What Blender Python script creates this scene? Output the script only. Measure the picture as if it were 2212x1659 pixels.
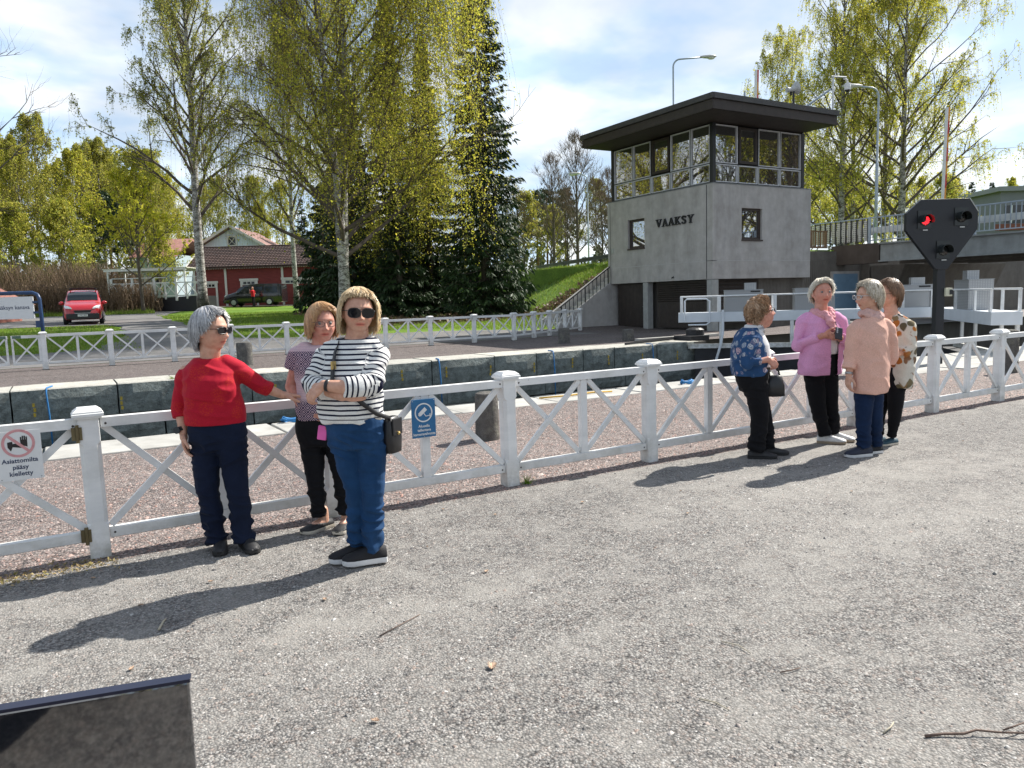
import bpy, math, random
import numpy as np
from math import sin, cos, pi, radians, sqrt
from mathutils import Vector, Matrix, noise
random.seed(7)
rng = np.random.default_rng(7)
scene = bpy.context.scene
COL = scene.collection
for o in list(bpy.data.objects):
    bpy.data.objects.remove(o)

# ------------------------------------------------------------------ camera
# World axes: X runs along the canal, Y across it, Z up; the photographer stands at the origin.
cam_data = bpy.data.cameras.new('camera')
cam_data.sensor_fit = 'HORIZONTAL'
cam_data.sensor_width = 36.0
cam_data.lens = 36.0 * 1650.0 / 2212.0
cam_data.clip_start = 0.05
cam_data.clip_end = 3000.0
cam = bpy.data.objects.new('camera', cam_data)
COL.objects.link(cam)
EYE = 1.55
def camera_matrix(pitch=6.4, roll=-1.7, heading=59.5):
    p, r = radians(pitch), radians(roll)
    fw = Vector((0, cos(p), -sin(p))); rt = Vector((1, 0, 0)); up = Vector((0, sin(p), cos(p)))
    r2 = rt * cos(r) + up * sin(r); u2 = up * cos(r) - rt * sin(r)
    m = Matrix((r2, u2, -fw)).transposed().to_4x4()
    return Matrix.Translation((0, 0, EYE)) @ Matrix.Rotation(radians(heading - 90), 4, 'Z') @ m
cam.matrix_world = camera_matrix()
scene.camera = cam

# ------------------------------------------------------------------ sky and sun
SUN_AZ, SUN_EL = 6.0, 44.0
world = bpy.data.worlds.new('World')
scene.world = world
world.use_nodes = True
wn, wl = world.node_tree.nodes, world.node_tree.links
wn.clear()
w_out = wn.new('ShaderNodeOutputWorld')
w_bg = wn.new('ShaderNodeBackground')
w_bg.inputs['Strength'].default_value = 0.064
w_sky = wn.new('ShaderNodeTexSky')
w_sky.sky_type = 'NISHITA'
w_sky.sun_disc = False
w_sky.sun_elevation = radians(SUN_EL)
w_sky.sun_rotation = radians(90 - SUN_AZ)
w_sky.air_density = 1.0
w_sky.dust_density = 1.2
w_sky.ozone_density = 1.3
w_tc = wn.new('ShaderNodeTexCoord')
w_sep = wn.new('ShaderNodeSeparateXYZ')
wl.new(w_tc.outputs['Generated'], w_sep.inputs[0])
w_add = wn.new('ShaderNodeMath'); w_add.operation = 'ADD'; w_add.inputs[1].default_value = 0.22
w_abs = wn.new('ShaderNodeMath'); w_abs.operation = 'MAXIMUM'; w_abs.inputs[1].default_value = 0.0
wl.new(w_sep.outputs['Z'], w_abs.inputs[0]); wl.new(w_abs.outputs[0], w_add.inputs[0])
w_div = wn.new('ShaderNodeVectorMath'); w_div.operation = 'DIVIDE'
w_comb = wn.new('ShaderNodeCombineXYZ')
for k in range(3):
    wl.new(w_add.outputs[0], w_comb.inputs[k])
wl.new(w_tc.outputs['Generated'], w_div.inputs[0]); wl.new(w_comb.outputs[0], w_div.inputs[1])
w_n = wn.new('ShaderNodeTexNoise')
w_n.inputs['Scale'].default_value = 1.9; w_n.inputs['Detail'].default_value = 6.0; w_n.inputs['Roughness'].default_value = 0.52
w_n.inputs['Distortion'].default_value = 0.25
w_off = wn.new('ShaderNodeVectorMath'); w_off.operation = 'ADD'; w_off.inputs[1].default_value = (3.3, 1.7, 0.4)
wl.new(w_div.outputs[0], w_off.inputs[0]); wl.new(w_off.outputs[0], w_n.inputs['Vector'])
w_ramp = wn.new('ShaderNodeValToRGB')
w_ramp.color_ramp.elements[0].position = 0.40; w_ramp.color_ramp.elements[0].color = (0, 0, 0, 1)
w_ramp.color_ramp.elements[1].position = 0.66; w_ramp.color_ramp.elements[1].color = (1, 1, 1, 1)
wl.new(w_n.outputs['Fac'], w_ramp.inputs[0])
w_n2 = wn.new('ShaderNodeTexNoise'); w_n2.inputs['Scale'].default_value = 3.2; w_n2.inputs['Detail'].default_value = 4.0
wl.new(w_off.outputs[0], w_n2.inputs['Vector'])
w_cc = wn.new('ShaderNodeValToRGB')      # cloud colour: grey-blue undersides to white
w_cc.color_ramp.elements[0].position = 0.40; w_cc.color_ramp.elements[0].color = (7.8, 10.2, 13.2, 1)
w_cc.color_ramp.elements[1].position = 0.6; w_cc.color_ramp.elements[1].color = (13.0, 13.3, 13.6, 1)
wl.new(w_n2.outputs['Fac'], w_cc.inputs[0])
w_scale = wn.new('ShaderNodeMath'); w_scale.operation = 'MULTIPLY_ADD'
w_scale.inputs[1].default_value = 0.45; w_scale.inputs[2].default_value = 0.55   # thin veil everywhere, cumulus on top
wl.new(w_ramp.outputs[0], w_scale.inputs[0])
w_el = wn.new('ShaderNodeMapRange'); w_el.inputs['From Min'].default_value = 0.05; w_el.inputs['From Max'].default_value = 0.85
w_el.inputs['To Min'].default_value = 1.0; w_el.inputs['To Max'].default_value = 0.4    # clouds crowd towards the horizon, thin out overhead
wl.new(w_sep.outputs['Z'], w_el.inputs['Value'])
w_cov = wn.new('ShaderNodeMath'); w_cov.operation = 'MULTIPLY'
wl.new(w_scale.outputs[0], w_cov.inputs[0]); wl.new(w_el.outputs[0], w_cov.inputs[1])
w_mix = wn.new('ShaderNodeMixRGB')
wl.new(w_cov.outputs[0], w_mix.inputs[0]); wl.new(w_sky.outputs[0], w_mix.inputs[1]); wl.new(w_cc.outputs[0], w_mix.inputs[2])
wl.new(w_mix.outputs[0], w_bg.inputs['Color'])
wl.new(w_bg.outputs[0], w_out.inputs['Surface'])

sun_data = bpy.data.lights.new('sun', 'SUN')
sun_data.energy = 5.0
sun_data.angle = radians(0.53)
sun_data.color = (1.0, 0.95, 0.87)
sun = bpy.data.objects.new('sun', sun_data)
COL.objects.link(sun)
sun_dir = Vector((cos(radians(SUN_EL)) * cos(radians(SUN_AZ)), cos(radians(SUN_EL)) * sin(radians(SUN_AZ)), sin(radians(SUN_EL))))
sun.rotation_euler = sun_dir.to_track_quat('Z', 'Y').to_euler()
sun.location = (40, 10, 40)

scene.view_settings.view_transform = 'Standard'
scene.view_settings.look = 'None'
scene.view_settings.gamma = 1.0
scene.view_settings.use_curve_mapping = False
scene.view_settings.exposure = 0.72
scene.cycles.max_bounces = 8
scene.cycles.transparent_max_bounces = 12
scene.cycles.use_denoising = True

# ------------------------------------------------------------------ helpers
def link(o, parent=None):
    COL.objects.link(o)
    if parent is not None:
        o.parent = parent
    return o

def tag(o, label=None, cat=None, group=None, kind=None):
    if label: o['label'] = label
    if cat: o['category'] = cat
    if group: o['group'] = group
    if kind: o['kind'] = kind
    return o

def thing(name, label, cat, loc=(0, 0, 0), rotz=0.0, group=None):
    o = bpy.data.objects.new(name, None)
    o.empty_display_size = 0.1
    o.location = loc
    o.rotation_euler = (0, 0, rotz)
    COL.objects.link(o)
    return tag(o, label, cat, group)

def copy_tree(o, parent=None, **props):
    c = o.copy()
    COL.objects.link(c)
    c.parent = parent
    for k, v in props.items():
        c[k] = v
    for ch in list(o.children):
        copy_tree(ch, c)
    return c

def mesh_from(name, verts, faces, mats=(), midx=None, smooth=False):
    me = bpy.data.meshes.new(name)
    me.from_pydata([tuple(v) for v in verts], [], faces)
    for m in (mats if isinstance(mats, (list, tuple)) else [mats]):
        me.materials.append(m)
    if midx is not None and len(midx):
        me.polygons.foreach_set('material_index', np.asarray(midx, dtype=np.int32))
    if smooth:
        me.polygons.foreach_set('use_smooth', np.ones(len(me.polygons), dtype=bool))
    me.update()
    return me

def np_mesh(name, verts, faces, mats=(), smooth=False):
    """verts (n,3), faces (m,k) arrays of equal k: fast path for foliage and the like."""
    me = bpy.data.meshes.new(name)
    verts = np.asarray(verts, dtype=np.float32); faces = np.asarray(faces, dtype=np.int32)
    n, (m, k) = len(verts), faces.shape
    me.vertices.add(n); me.vertices.foreach_set('co', verts.ravel())
    me.loops.add(m * k); me.loops.foreach_set('vertex_index', faces.ravel())
    me.polygons.add(m)
    me.polygons.foreach_set('loop_start', np.arange(0, m * k, k, dtype=np.int32))
    for mt in (mats if isinstance(mats, (list, tuple)) else [mats]):
        me.materials.append(mt)
    if smooth:
        me.polygons.foreach_set('use_smooth', np.ones(m, dtype=bool))
    me.update(calc_edges=True)
    return me

class MB:
    """Collects simple shapes into one mesh."""
    def __init__(self):
        self.v, self.f, self.m = [], [], []
    def add(self, verts, faces, mi=0):
        b = len(self.v)
        self.v += [Vector(p) for p in verts]
        self.f += [tuple(i + b for i in f) for f in faces]
        self.m += [mi] * len(faces)
        return self
    def box(self, c, s, mi=0, rot=None):
        x, y, z = s[0] / 2, s[1] / 2, s[2] / 2
        vs = [Vector((a * x, b * y, d * z)) for a in (-1, 1) for b in (-1, 1) for d in (-1, 1)]
        if rot is not None:
            vs = [rot @ p for p in vs]
        c = Vector(c)
        return self.add([p + c for p in vs], [(0, 1, 3, 2), (4, 6, 7, 5), (0, 4, 5, 1), (2, 3, 7, 6), (0, 2, 6, 4), (1, 5, 7, 3)], mi)
    def bar(self, p0, p1, w, h, up=(0, 0, 1), mi=0):
        """square bar from p0 to p1; w across, h along up"""
        p0, p1 = Vector(p0), Vector(p1)
        d = (p1 - p0).normalized(); u = Vector(up)
        s = d.cross(u)
        if s.length < 1e-4:
            s = d.cross(Vector((1, 0, 0)))
        s.normalize(); u = s.cross(d)
        vs = []
        for p in (p0, p1):
            for a, b in ((-1, -1), (1, -1), (1, 1), (-1, 1)):
                vs.append(p + s * (a * w / 2) + u * (b * h / 2))
        return self.add(vs, [(3, 2, 1, 0), (4, 5, 6, 7), (0, 1, 5, 4), (1, 2, 6, 5), (2, 3, 7, 6), (3, 0, 4, 7)], mi)
    def tube(self, pts, radii, n=8, mi=0, caps=True):
        pts = [Vector(p) for p in pts]
        if not isinstance(radii, (list, tuple, np.ndarray)):
            radii = [radii] * len(pts)
        b = len(self.v); vs = []; prev = None
        for i, p in enumerate(pts):
            d = (pts[min(i + 1, len(pts) - 1)] - pts[max(i - 1, 0)])
            d = d.normalized() if d.length > 1e-9 else Vector((0, 0, 1))
            if prev is None:
                a = d.cross(Vector((0, 0, 1)))
                if a.length < 0.05: a = d.cross(Vector((1, 0, 0)))
            else:
                a = prev - d * prev.dot(d)
                if a.length < 1e-5: a = d.cross(Vector((1, 0, 0)))
            a.normalize(); prev = a; c = d.cross(a)
            for k in range(n):
                t = 2 * pi * k / n
                vs.append(p + (a * cos(t) + c * sin(t)) * radii[i])
        fs = []
        for i in range(len(pts) - 1):
            for k in range(n):
                k2 = (k + 1) % n
                fs.append((i * n + k, i * n + k2, (i + 1) * n + k2, (i + 1) * n + k))
        if caps:
            fs.append(tuple(reversed(range(n)))); fs.append(tuple((len(pts) - 1) * n + k for k in range(n)))
        return self.add(vs, fs, mi)
    def ball(self, c, r, n=10, mi=0, rot=None):
        if not isinstance(r, (list, tuple, Vector)): r = (r, r, r)
        vs, fs, m = [], [], max(4, n // 2 + 1)
        c = Vector(c)
        def P(p):
            p = Vector((p[0] * r[0], p[1] * r[1], p[2] * r[2]))
            return c + (rot @ p if rot is not None else p)
        vs.append(P((0, 0, 1)))
        for i in range(1, m):
            th = pi * i / m
            for k in range(n):
                ph = 2 * pi * k / n
                vs.append(P((sin(th) * cos(ph), sin(th) * sin(ph), cos(th))))
        vs.append(P((0, 0, -1)))
        for k in range(n):
            fs.append((0, 1 + k, 1 + (k + 1) % n))
        for i in range(m - 2):
            for k in range(n):
                a = 1 + i * n; k2 = (k + 1) % n
                fs.append((a + k, a + n + k, a + n + k2, a + k2))
        l = len(vs) - 1; a = 1 + (m - 2) * n
        for k in range(n):
            fs.append((a + k, l, a + (k + 1) % n))
        return self.add(vs, fs, mi)
    def limb(self, pts, radii, n=12, mi=0):
        """tube with ball ends and joints, a closed body-like shape"""
        self.tube(pts, radii, n, mi)
        for p, r in zip(pts, radii):
            self.ball(p, r, n, mi)
        return self
    def loft(self, rings, mi=0, caps=True):
        n = len(rings[0]); vs = [Vector(p) for r in rings for p in r]; fs = []
        for i in range(len(rings) - 1):
            for k in range(n):
                k2 = (k + 1) % n
                fs.append((i * n + k, i * n + k2, (i + 1) * n + k2, (i + 1) * n + k))
        if caps:
            fs.append(tuple(reversed(range(n)))); fs.append(tuple((len(rings) - 1) * n + k for k in range(n)))
        return self.add(vs, fs, mi)
    def prism(self, poly, ext, mi=0):
        n = len(poly); ext = Vector(ext)
        vs = [Vector(p) for p in poly] + [Vector(p) + ext for p in poly]
        fs = [tuple(reversed(range(n))), tuple(range(n, 2 * n))] + [(k, (k + 1) % n, n + (k + 1) % n, n + k) for k in range(n)]
        return self.add(vs, fs, mi)
    def lathe(self, prof, c=(0, 0, 0), n=16, mi=0):
        return self.loft([[Vector((r * cos(2 * pi * k / n), r * sin(2 * pi * k / n), z)) + Vector(c) for k in range(n)] for r, z in prof], mi)
    def quad(self, a, b, c, d, mi=0):
        return self.add([a, b, c, d], [(0, 1, 2, 3)], mi)
    def mesh(self, name, mats, smooth=False):
        return mesh_from(name, self.v, self.f, mats, self.m, smooth)
    def build(self, name, mats, parent=None, smooth=False, bevel=0.0, loc=None):
        me = self.mesh(name, mats, smooth)
        o = bpy.data.objects.new(name, me)
        link(o, parent)
        if loc is not None: o.location = loc
        if bevel:
            b = o.modifiers.new('bevel', 'BEVEL'); b.width = bevel; b.segments = 2; b.limit_method = 'ANGLE'
        return o

def obj(name, me, parent=None, loc=None, rot=None):
    o = bpy.data.objects.new(name, me)
    link(o, parent)
    if loc is not None: o.location = loc
    if rot is not None: o.rotation_euler = rot
    return o

def autosmooth(o, ang=40):
    me = o.data
    me.polygons.foreach_set('use_smooth', np.ones(len(me.polygons), dtype=bool))
    try:
        me.set_sharp_from_angle(angle=radians(ang))
    except Exception:
        pass
    return o

# text as real mesh, converted once from a font curve
def text_mesh(body, size, mat, depth=0.001, align='CENTER', bold=0.0, spacing=1.0):
    cu = bpy.data.curves.new('lettering', 'FONT')
    cu.body = body; cu.size = size; cu.extrude = depth; cu.align_x = align; cu.offset = bold; cu.resolution_u = 3
    cu.space_character = spacing
    t = bpy.data.objects.new('lettering_tmp', cu)
    COL.objects.link(t)
    bpy.context.view_layer.update()
    dg = bpy.context.evaluated_depsgraph_get()
    me = bpy.data.meshes.new_from_object(t.evaluated_get(dg))
    bpy.data.objects.remove(t)
    me.materials.clear(); me.materials.append(mat)
    return me

# ------------------------------------------------------------------ materials
def new_mat(name):
    m = bpy.data.materials.new(name); m.use_nodes = True
    nt = m.node_tree; nt.nodes.clear()
    out = nt.nodes.new('ShaderNodeOutputMaterial'); b = nt.nodes.new('ShaderNodeBsdfPrincipled')
    nt.links.new(b.outputs[0], out.inputs[0])
    return m, nt, b

def N(nt, t, **kw):
    n = nt.nodes.new('ShaderNode' + t)
    for k, v in kw.items():
        if k in n.inputs.keys(): n.inputs[k].default_value = v
        else: setattr(n, k, v)
    return n

def coords(nt, kind='Object', scale=(1, 1, 1)):
    tc = N(nt, 'TexCoord'); mp = N(nt, 'Mapping')
    mp.inputs['Scale'].default_value = scale
    if kind == 'World':
        g = N(nt, 'NewGeometry'); nt.links.new(g.outputs['Position'], mp.inputs[0])
    else:
        nt.links.new(tc.outputs[kind], mp.inputs[0])
    return mp.outputs[0]

def ramp(nt, src, stops):
    r = N(nt, 'ValToRGB'); els = r.color_ramp.elements
    while len(els) < len(stops): els.new(0.5)
    for e, (p, c) in zip(els, stops):
        e.position = p; e.color = (*c, 1) if len(c) == 3 else c
    nt.links.new(src, r.inputs[0])
    return r.outputs[0]

def mixc(nt, f, a, b, mode='MIX'):
    m = N(nt, 'MixRGB', blend_type=mode)
    for i, s in enumerate((f, a, b)):
        if isinstance(s, (int, float)): m.inputs[i].default_value = s
        elif isinstance(s, (tuple, list)): m.inputs[i].default_value = (*s, 1) if len(s) == 3 else s
        else: nt.links.new(s, m.inputs[i])
    return m.outputs[0]

def bump(nt, bsdf, h, strength=0.3, dist=0.01):
    b = N(nt, 'Bump'); b.inputs['Strength'].default_value = strength; b.inputs['Distance'].default_value = dist
    nt.links.new(h, b.inputs['Height']); nt.links.new(b.outputs[0], bsdf.inputs['Normal'])
    return b

def simple(name, col, rough=0.6, metal=0.0, var=0.12, scale=8.0, bumps=0.0, bscale=60.0, coat=0.0, spec=0.5):
    """flat colour with gentle mottling and optional fine relief"""
    m, nt, b = new_mat(name)
    co = coords(nt)
    n = N(nt, 'TexNoise', Scale=scale, Detail=5.0, Roughness=0.6); nt.links.new(co, n.inputs[0])
    lo = tuple(c * (1 - var) for c in col); hi = tuple(min(1, c * (1 + var)) for c in col)
    nt.links.new(ramp(nt, n.outputs[0], [(0.3, lo), (0.7, hi)]), b.inputs['Base Color'])
    b.inputs['Roughness'].default_value = rough; b.inputs['Metallic'].default_value = metal
    b.inputs['Specular IOR Level'].default_value = spec
    if coat: b.inputs['Coat Weight'].default_value = coat
    if bumps:
        n2 = N(nt, 'TexNoise', Scale=bscale, Detail=4.0); nt.links.new(co, n2.inputs[0])
        bump(nt, b, n2.outputs[0], bumps, 0.004)
    return m

def M_white_paint():
    m, nt, b = new_mat('white_paint')
    co = coords(nt, 'World')
    n = N(nt, 'TexNoise', Scale=3.0, Detail=8.0, Roughness=0.65); nt.links.new(co, n.inputs[0])
    c = ramp(nt, n.outputs[0], [(0.25, (0.60, 0.60, 0.57)), (0.5, (0.78, 0.78, 0.77)), (0.75, (0.82, 0.82, 0.81))])
    n2 = N(nt, 'TexNoise', Scale=26.0, Detail=6.0, Roughness=0.7); nt.links.new(co, n2.inputs[0])
    chips = ramp(nt, n2.outputs[0], [(0.69, (0, 0, 0)), (0.73, (1, 1, 1))])
    g = N(nt, 'NewGeometry'); sp = N(nt, 'SeparateXYZ'); nt.links.new(g.outputs['Position'], sp.inputs[0])
    mr = N(nt, 'MapRange'); mr.inputs['From Min'].default_value = 0.26; mr.inputs['From Max'].default_value = 0.0; nt.links.new(sp.outputs['Z'], mr.inputs['Value'])
    n5 = N(nt, 'TexNoise', Scale=7.0, Detail=7.0, Roughness=0.7); nt.links.new(co, n5.inputs[0])
    mu = mixc(nt, 1.0, mr.outputs[0], ramp(nt, n5.outputs[0], [(0.36, (0, 0, 0)), (0.62, (0.75, 0.75, 0.75))]), 'MULTIPLY')   # splashed grime and moss by the ground
    c = mixc(nt, mu, c, (0.30, 0.29, 0.23))
    n6 = N(nt, 'TexNoise', Scale=1.3, Detail=7.0, Roughness=0.7); nt.links.new(coords(nt, 'World', (1, 1, 5)), n6.inputs[0])
    c = mixc(nt, 1.0, c, ramp(nt, n6.outputs[0], [(0.35, (0.86, 0.87, 0.88)), (0.6, (1, 1, 1))]), 'MULTIPLY')
    nt.links.new(mixc(nt, chips, c, (0.32, 0.31, 0.28)), b.inputs['Base Color'])
    sc = coords(nt, 'World', (6, 6, 60))
    n3 = N(nt, 'TexNoise', Scale=4.0, Detail=3.0); nt.links.new(sc, n3.inputs[0])
    bump(nt, b, n3.outputs[0], 0.12, 0.003)
    b.inputs['Roughness'].default_value = 0.45
    return m

def M_gravel(name, dark, mid, light, accent, stone=95.0, patch=(0.5, 0.5, 0.5), patch_amt=0.5, relief=0.7):
    m, nt, b = new_mat(name)
    co = coords(nt, 'World')
    wn_ = N(nt, 'TexNoise', Scale=30.0, Detail=2.0); nt.links.new(co, wn_.inputs[0])
    wco = mixc(nt, 0.012, co, wn_.outputs['Color'], 'ADD')
    v1 = N(nt, 'TexVoronoi', Scale=stone); nt.links.new(wco, v1.inputs['Vector'])
    v2 = N(nt, 'TexVoronoi', Scale=stone * 0.42); nt.links.new(wco, v2.inputs['Vector'])
    sep = N(nt, 'SeparateColor'); nt.links.new(v1.outputs['Color'], sep.inputs[0])
    sep2 = N(nt, 'SeparateColor'); nt.links.new(v2.outputs['Color'], sep2.inputs[0])
    c1 = ramp(nt, sep.outputs[0], [(0.0, dark), (0.3, mid), (0.62, light), (0.8, accent), (0.9, mid), (1.0, light)])
    c2 = ramp(nt, sep2.outputs[1], [(0.0, dark), (0.35, mid), (0.7, light), (0.9, accent), (1.0, mid)])
    c = mixc(nt, 0.35, c1, c2)
    gap = ramp(nt, v1.outputs['Distance'], [(0.35, (1, 1, 1)), (0.85, (0.28, 0.28, 0.28))])
    c = mixc(nt, 1.0, c, gap, 'MULTIPLY')
    big = N(nt, 'TexNoise', Scale=0.6, Detail=6.0, Roughness=0.62); nt.links.new(coords(nt, 'World', (0.45, 1.35, 1)), big.inputs[0])
    med = N(nt, 'TexNoise', Scale=3.5, Detail=5.0, Roughness=0.65); nt.links.new(co, med.inputs[0])
    cm = mixc(nt, 0.5, big.outputs[0], med.outputs[0])
    f = ramp(nt, cm, [(0.44, (0, 0, 0)), (0.6, (patch_amt,) * 3)])
    fine = N(nt, 'TexNoise', Scale=160.0, Detail=4.0, Roughness=0.7); nt.links.new(co, fine.inputs[0])
    pc = ramp(nt, fine.outputs[0], [(0.3, tuple(x * 0.72 for x in patch)), (0.7, tuple(min(1, x * 1.2) for x in patch))])
    c = mixc(nt, f, c, pc)
    tone = ramp(nt, big.outputs[0], [(0.3, (0.9, 0.9, 0.9)), (0.7, (1.08, 1.075, 1.07))])
    c = mixc(nt, 1.0, c, tone, 'MULTIPLY')
    nt.links.new(c, b.inputs['Base Color'])
    b.inputs['Roughness'].default_value = 0.85; b.inputs['Specular IOR Level'].default_value = 0.35
    inv = N(nt, 'Math', operation='SUBTRACT'); inv.inputs[0].default_value = 1.0
    nt.links.new(v1.outputs['Distance'], inv.inputs[1])
    mul = N(nt, 'Math', operation='MULTIPLY'); nt.links.new(inv.outputs[0], mul.inputs[0])
    g2 = ramp(nt, f, [(0.0, (1, 1, 1)), (1.0, (0.35, 0.35, 0.35))]); nt.links.new(g2, mul.inputs[1])
    ad = N(nt, 'Math', operation='MULTIPLY_ADD'); nt.links.new(med.outputs[0], ad.inputs[0]); ad.inputs[1].default_value = 0.6
    nt.links.new(mul.outputs[0], ad.inputs[2])
    bump(nt, b, ad.outputs[0], relief, 0.010)
    return m

def M_grass():
    m, nt, b = new_mat('lawn_grass')
    co = coords(nt, 'World')
    n1 = N(nt, 'TexNoise', Scale=0.35, Detail=6.0, Roughness=0.6); nt.links.new(co, n1.inputs[0])
    n2 = N(nt, 'TexNoise', Scale=9.0, Detail=6.0, Roughness=0.75); nt.links.new(co, n2.inputs[0])
    a = ramp(nt, n1.outputs[0], [(0.3, (0.10, 0.19, 0.022)), (0.55, (0.16, 0.27, 0.03)), (0.75, (0.23, 0.28, 0.055))])
    d = ramp(nt, n2.outputs[0], [(0.3, (0.45, 0.5, 0.4)), (0.7, (1.3, 1.25, 1.1))])
    nt.links.new(mixc(nt, 1.0, a, d, 'MULTIPLY'), b.inputs['Base Color'])
    b.inputs['Roughness'].default_value = 0.8; b.inputs['Specular IOR Level'].default_value = 0.2
    n3 = N(nt, 'TexNoise', Scale=30.0, Detail=4.0); nt.links.new(co, n3.inputs[0])
    bump(nt, b, n3.outputs[0], 0.8, 0.05)
    return m

def M_asphalt(name='old_asphalt', c=(0.15, 0.145, 0.14)):
    m, nt, b = new_mat(name)
    co = coords(nt, 'World')
    n1 = N(nt, 'TexNoise', Scale=0.8, Detail=8.0, Roughness=0.65); nt.links.new(co, n1.inputs[0])
    n2 = N(nt, 'TexNoise', Scale=90.0, Detail=3.0); nt.links.new(co, n2.inputs[0])
    a = ramp(nt, n1.outputs[0], [(0.3, tuple(x * 0.75 for x in c)), (0.7, tuple(x * 1.3 for x in c))])
    d = ramp(nt, n2.outputs[0], [(0.3, (0.75,) * 3), (0.7, (1.25,) * 3)])
    nt.links.new(mixc(nt, 1.0, a, d, 'MULTIPLY'), b.inputs['Base Color'])
    b.inputs['Roughness'].default_value = 0.85
    bump(nt, b, n2.outputs[0], 0.3, 0.006)
    return m

def M_stone(name, c, var=0.35, scale=6.0, rel=0.6, lichen=None):
    m, nt, b = new_mat(name)
    co = coords(nt, 'World')
    oi = N(nt, 'ObjectInfo')
    n1 = N(nt, 'TexNoise', Scale=scale, Detail=8.0, Roughness=0.7); nt.links.new(co, n1.inputs[0])
    n2 = N(nt, 'TexNoise', Scale=scale * 14, Detail=4.0, Roughness=0.7); nt.links.new(co, n2.inputs[0])
    a = ramp(nt, n1.outputs[0], [(0.3, tuple(x * (1 - var) for x in c)), (0.7, tuple(x * (1 + var) for x in c))])
    d = ramp(nt, n2.outputs[0], [(0.3, (0.7,) * 3), (0.7, (1.3,) * 3)])
    c2 = mixc(nt, 1.0, a, d, 'MULTIPLY')
    t = ramp(nt, oi.outputs['Random'], [(0.0, (0.82, 0.84, 0.85)), (1.0, (1.15, 1.13, 1.1))])
    c2 = mixc(nt, 1.0, c2, t, 'MULTIPLY')
    if lichen:
        n4 = N(nt, 'TexNoise', Scale=scale * 0.7, Detail=6.0, Roughness=0.75); nt.links.new(co, n4.inputs[0])
        f = ramp(nt, n4.outputs[0], [(0.52, (0, 0, 0)), (0.62, (0.8, 0.8, 0.8))])
        c2 = mixc(nt, f, c2, lichen)
    nt.links.new(c2, b.inputs['Base Color'])
    b.inputs['Roughness'].default_value = 0.85; b.inputs['Specular IOR Level'].default_value = 0.3
    n3 = N(nt, 'TexNoise', Scale=scale * 2.5, Detail=8.0, Roughness=0.7); nt.links.new(co, n3.inputs[0])
    bump(nt, b, n3.outputs[0], rel, 0.05)
    return m

def M_concrete(name='concrete', c=(0.30, 0.295, 0.28)):
    m, nt, b = new_mat(name)
    co = coords(nt, 'World')
    st = coords(nt, 'World', (1.6, 1.6, 0.22))
    n1 = N(nt, 'TexNoise', Scale=1.1, Detail=8.0, Roughness=0.65); nt.links.new(st, n1.inputs[0])
    n2 = N(nt, 'TexNoise', Scale=2.3, Detail=6.0, Roughness=0.6); nt.links.new(co, n2.inputs[0])
    n3 = N(nt, 'TexNoise', Scale=120.0, Detail=3.0); nt.links.new(co, n3.inputs[0])
    a = ramp(nt, n1.outputs[0], [(0.30, tuple(x * 0.80 for x in c)), (0.5, c), (0.72, tuple(x * 1.12 for x in c))])
    d = ramp(nt, n2.outputs[0], [(0.3, (0.84, 0.82, 0.80)), (0.7, (1.12, 1.12, 1.12))])
    e = ramp(nt, n3.outputs[0], [(0.3, (0.88,) * 3), (0.7, (1.1,) * 3)])
    nt.links.new(mixc(nt, 1.0, mixc(nt, 1.0, a, d, 'MULTIPLY'), e, 'MULTIPLY'), b.inputs['Base Color'])
    b.inputs['Roughness'].default_value = 0.88; b.inputs['Specular IOR Level'].default_value = 0.3
    bump(nt, b, n3.outputs[0], 0.15, 0.004)
    return m

def M_bark(name, birch=True):
    m, nt, b = new_mat(name)
    co = coords(nt, 'World', (1, 1, 2.6))
    n1 = N(nt, 'TexNoise', Scale=2.2, Detail=7.0, Roughness=0.7); nt.links.new(co, n1.inputs[0])
    n2 = N(nt, 'TexNoise', Scale=9.0, Detail=5.0, Roughness=0.7); nt.links.new(co, n2.inputs[0])
    if birch:
        f = mixc(nt, 0.5, n1.outputs[0], n2.outputs[0])
        c = ramp(nt, f, [(0.40, (0.035, 0.03, 0.027)), (0.48, (0.22, 0.20, 0.18)), (0.54, (0.62, 0.60, 0.56)), (0.7, (0.72, 0.70, 0.67))])
    else:
        c = ramp(nt, n2.outputs[0], [(0.3, (0.05, 0.04, 0.03)), (0.7, (0.16, 0.13, 0.10))])
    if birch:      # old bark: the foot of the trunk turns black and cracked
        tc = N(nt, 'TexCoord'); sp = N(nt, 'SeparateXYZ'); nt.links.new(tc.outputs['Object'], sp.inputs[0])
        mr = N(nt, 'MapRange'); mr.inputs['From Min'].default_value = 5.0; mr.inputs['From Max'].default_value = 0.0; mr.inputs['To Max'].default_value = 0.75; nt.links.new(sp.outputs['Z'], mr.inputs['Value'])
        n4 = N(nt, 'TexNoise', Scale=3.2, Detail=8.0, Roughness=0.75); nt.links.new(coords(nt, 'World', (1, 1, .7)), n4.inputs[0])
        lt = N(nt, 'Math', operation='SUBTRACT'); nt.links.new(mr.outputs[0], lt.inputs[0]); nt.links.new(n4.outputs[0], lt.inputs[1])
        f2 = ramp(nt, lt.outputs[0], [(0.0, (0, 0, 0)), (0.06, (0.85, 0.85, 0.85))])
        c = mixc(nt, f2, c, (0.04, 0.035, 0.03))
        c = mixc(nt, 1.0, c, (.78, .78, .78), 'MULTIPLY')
    nt.links.new(c, b.inputs['Base Color'])
    b.inputs['Roughness'].default_value = 0.85
    bump(nt, b, n2.outputs[0], 0.6, 0.03)
    return m

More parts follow.
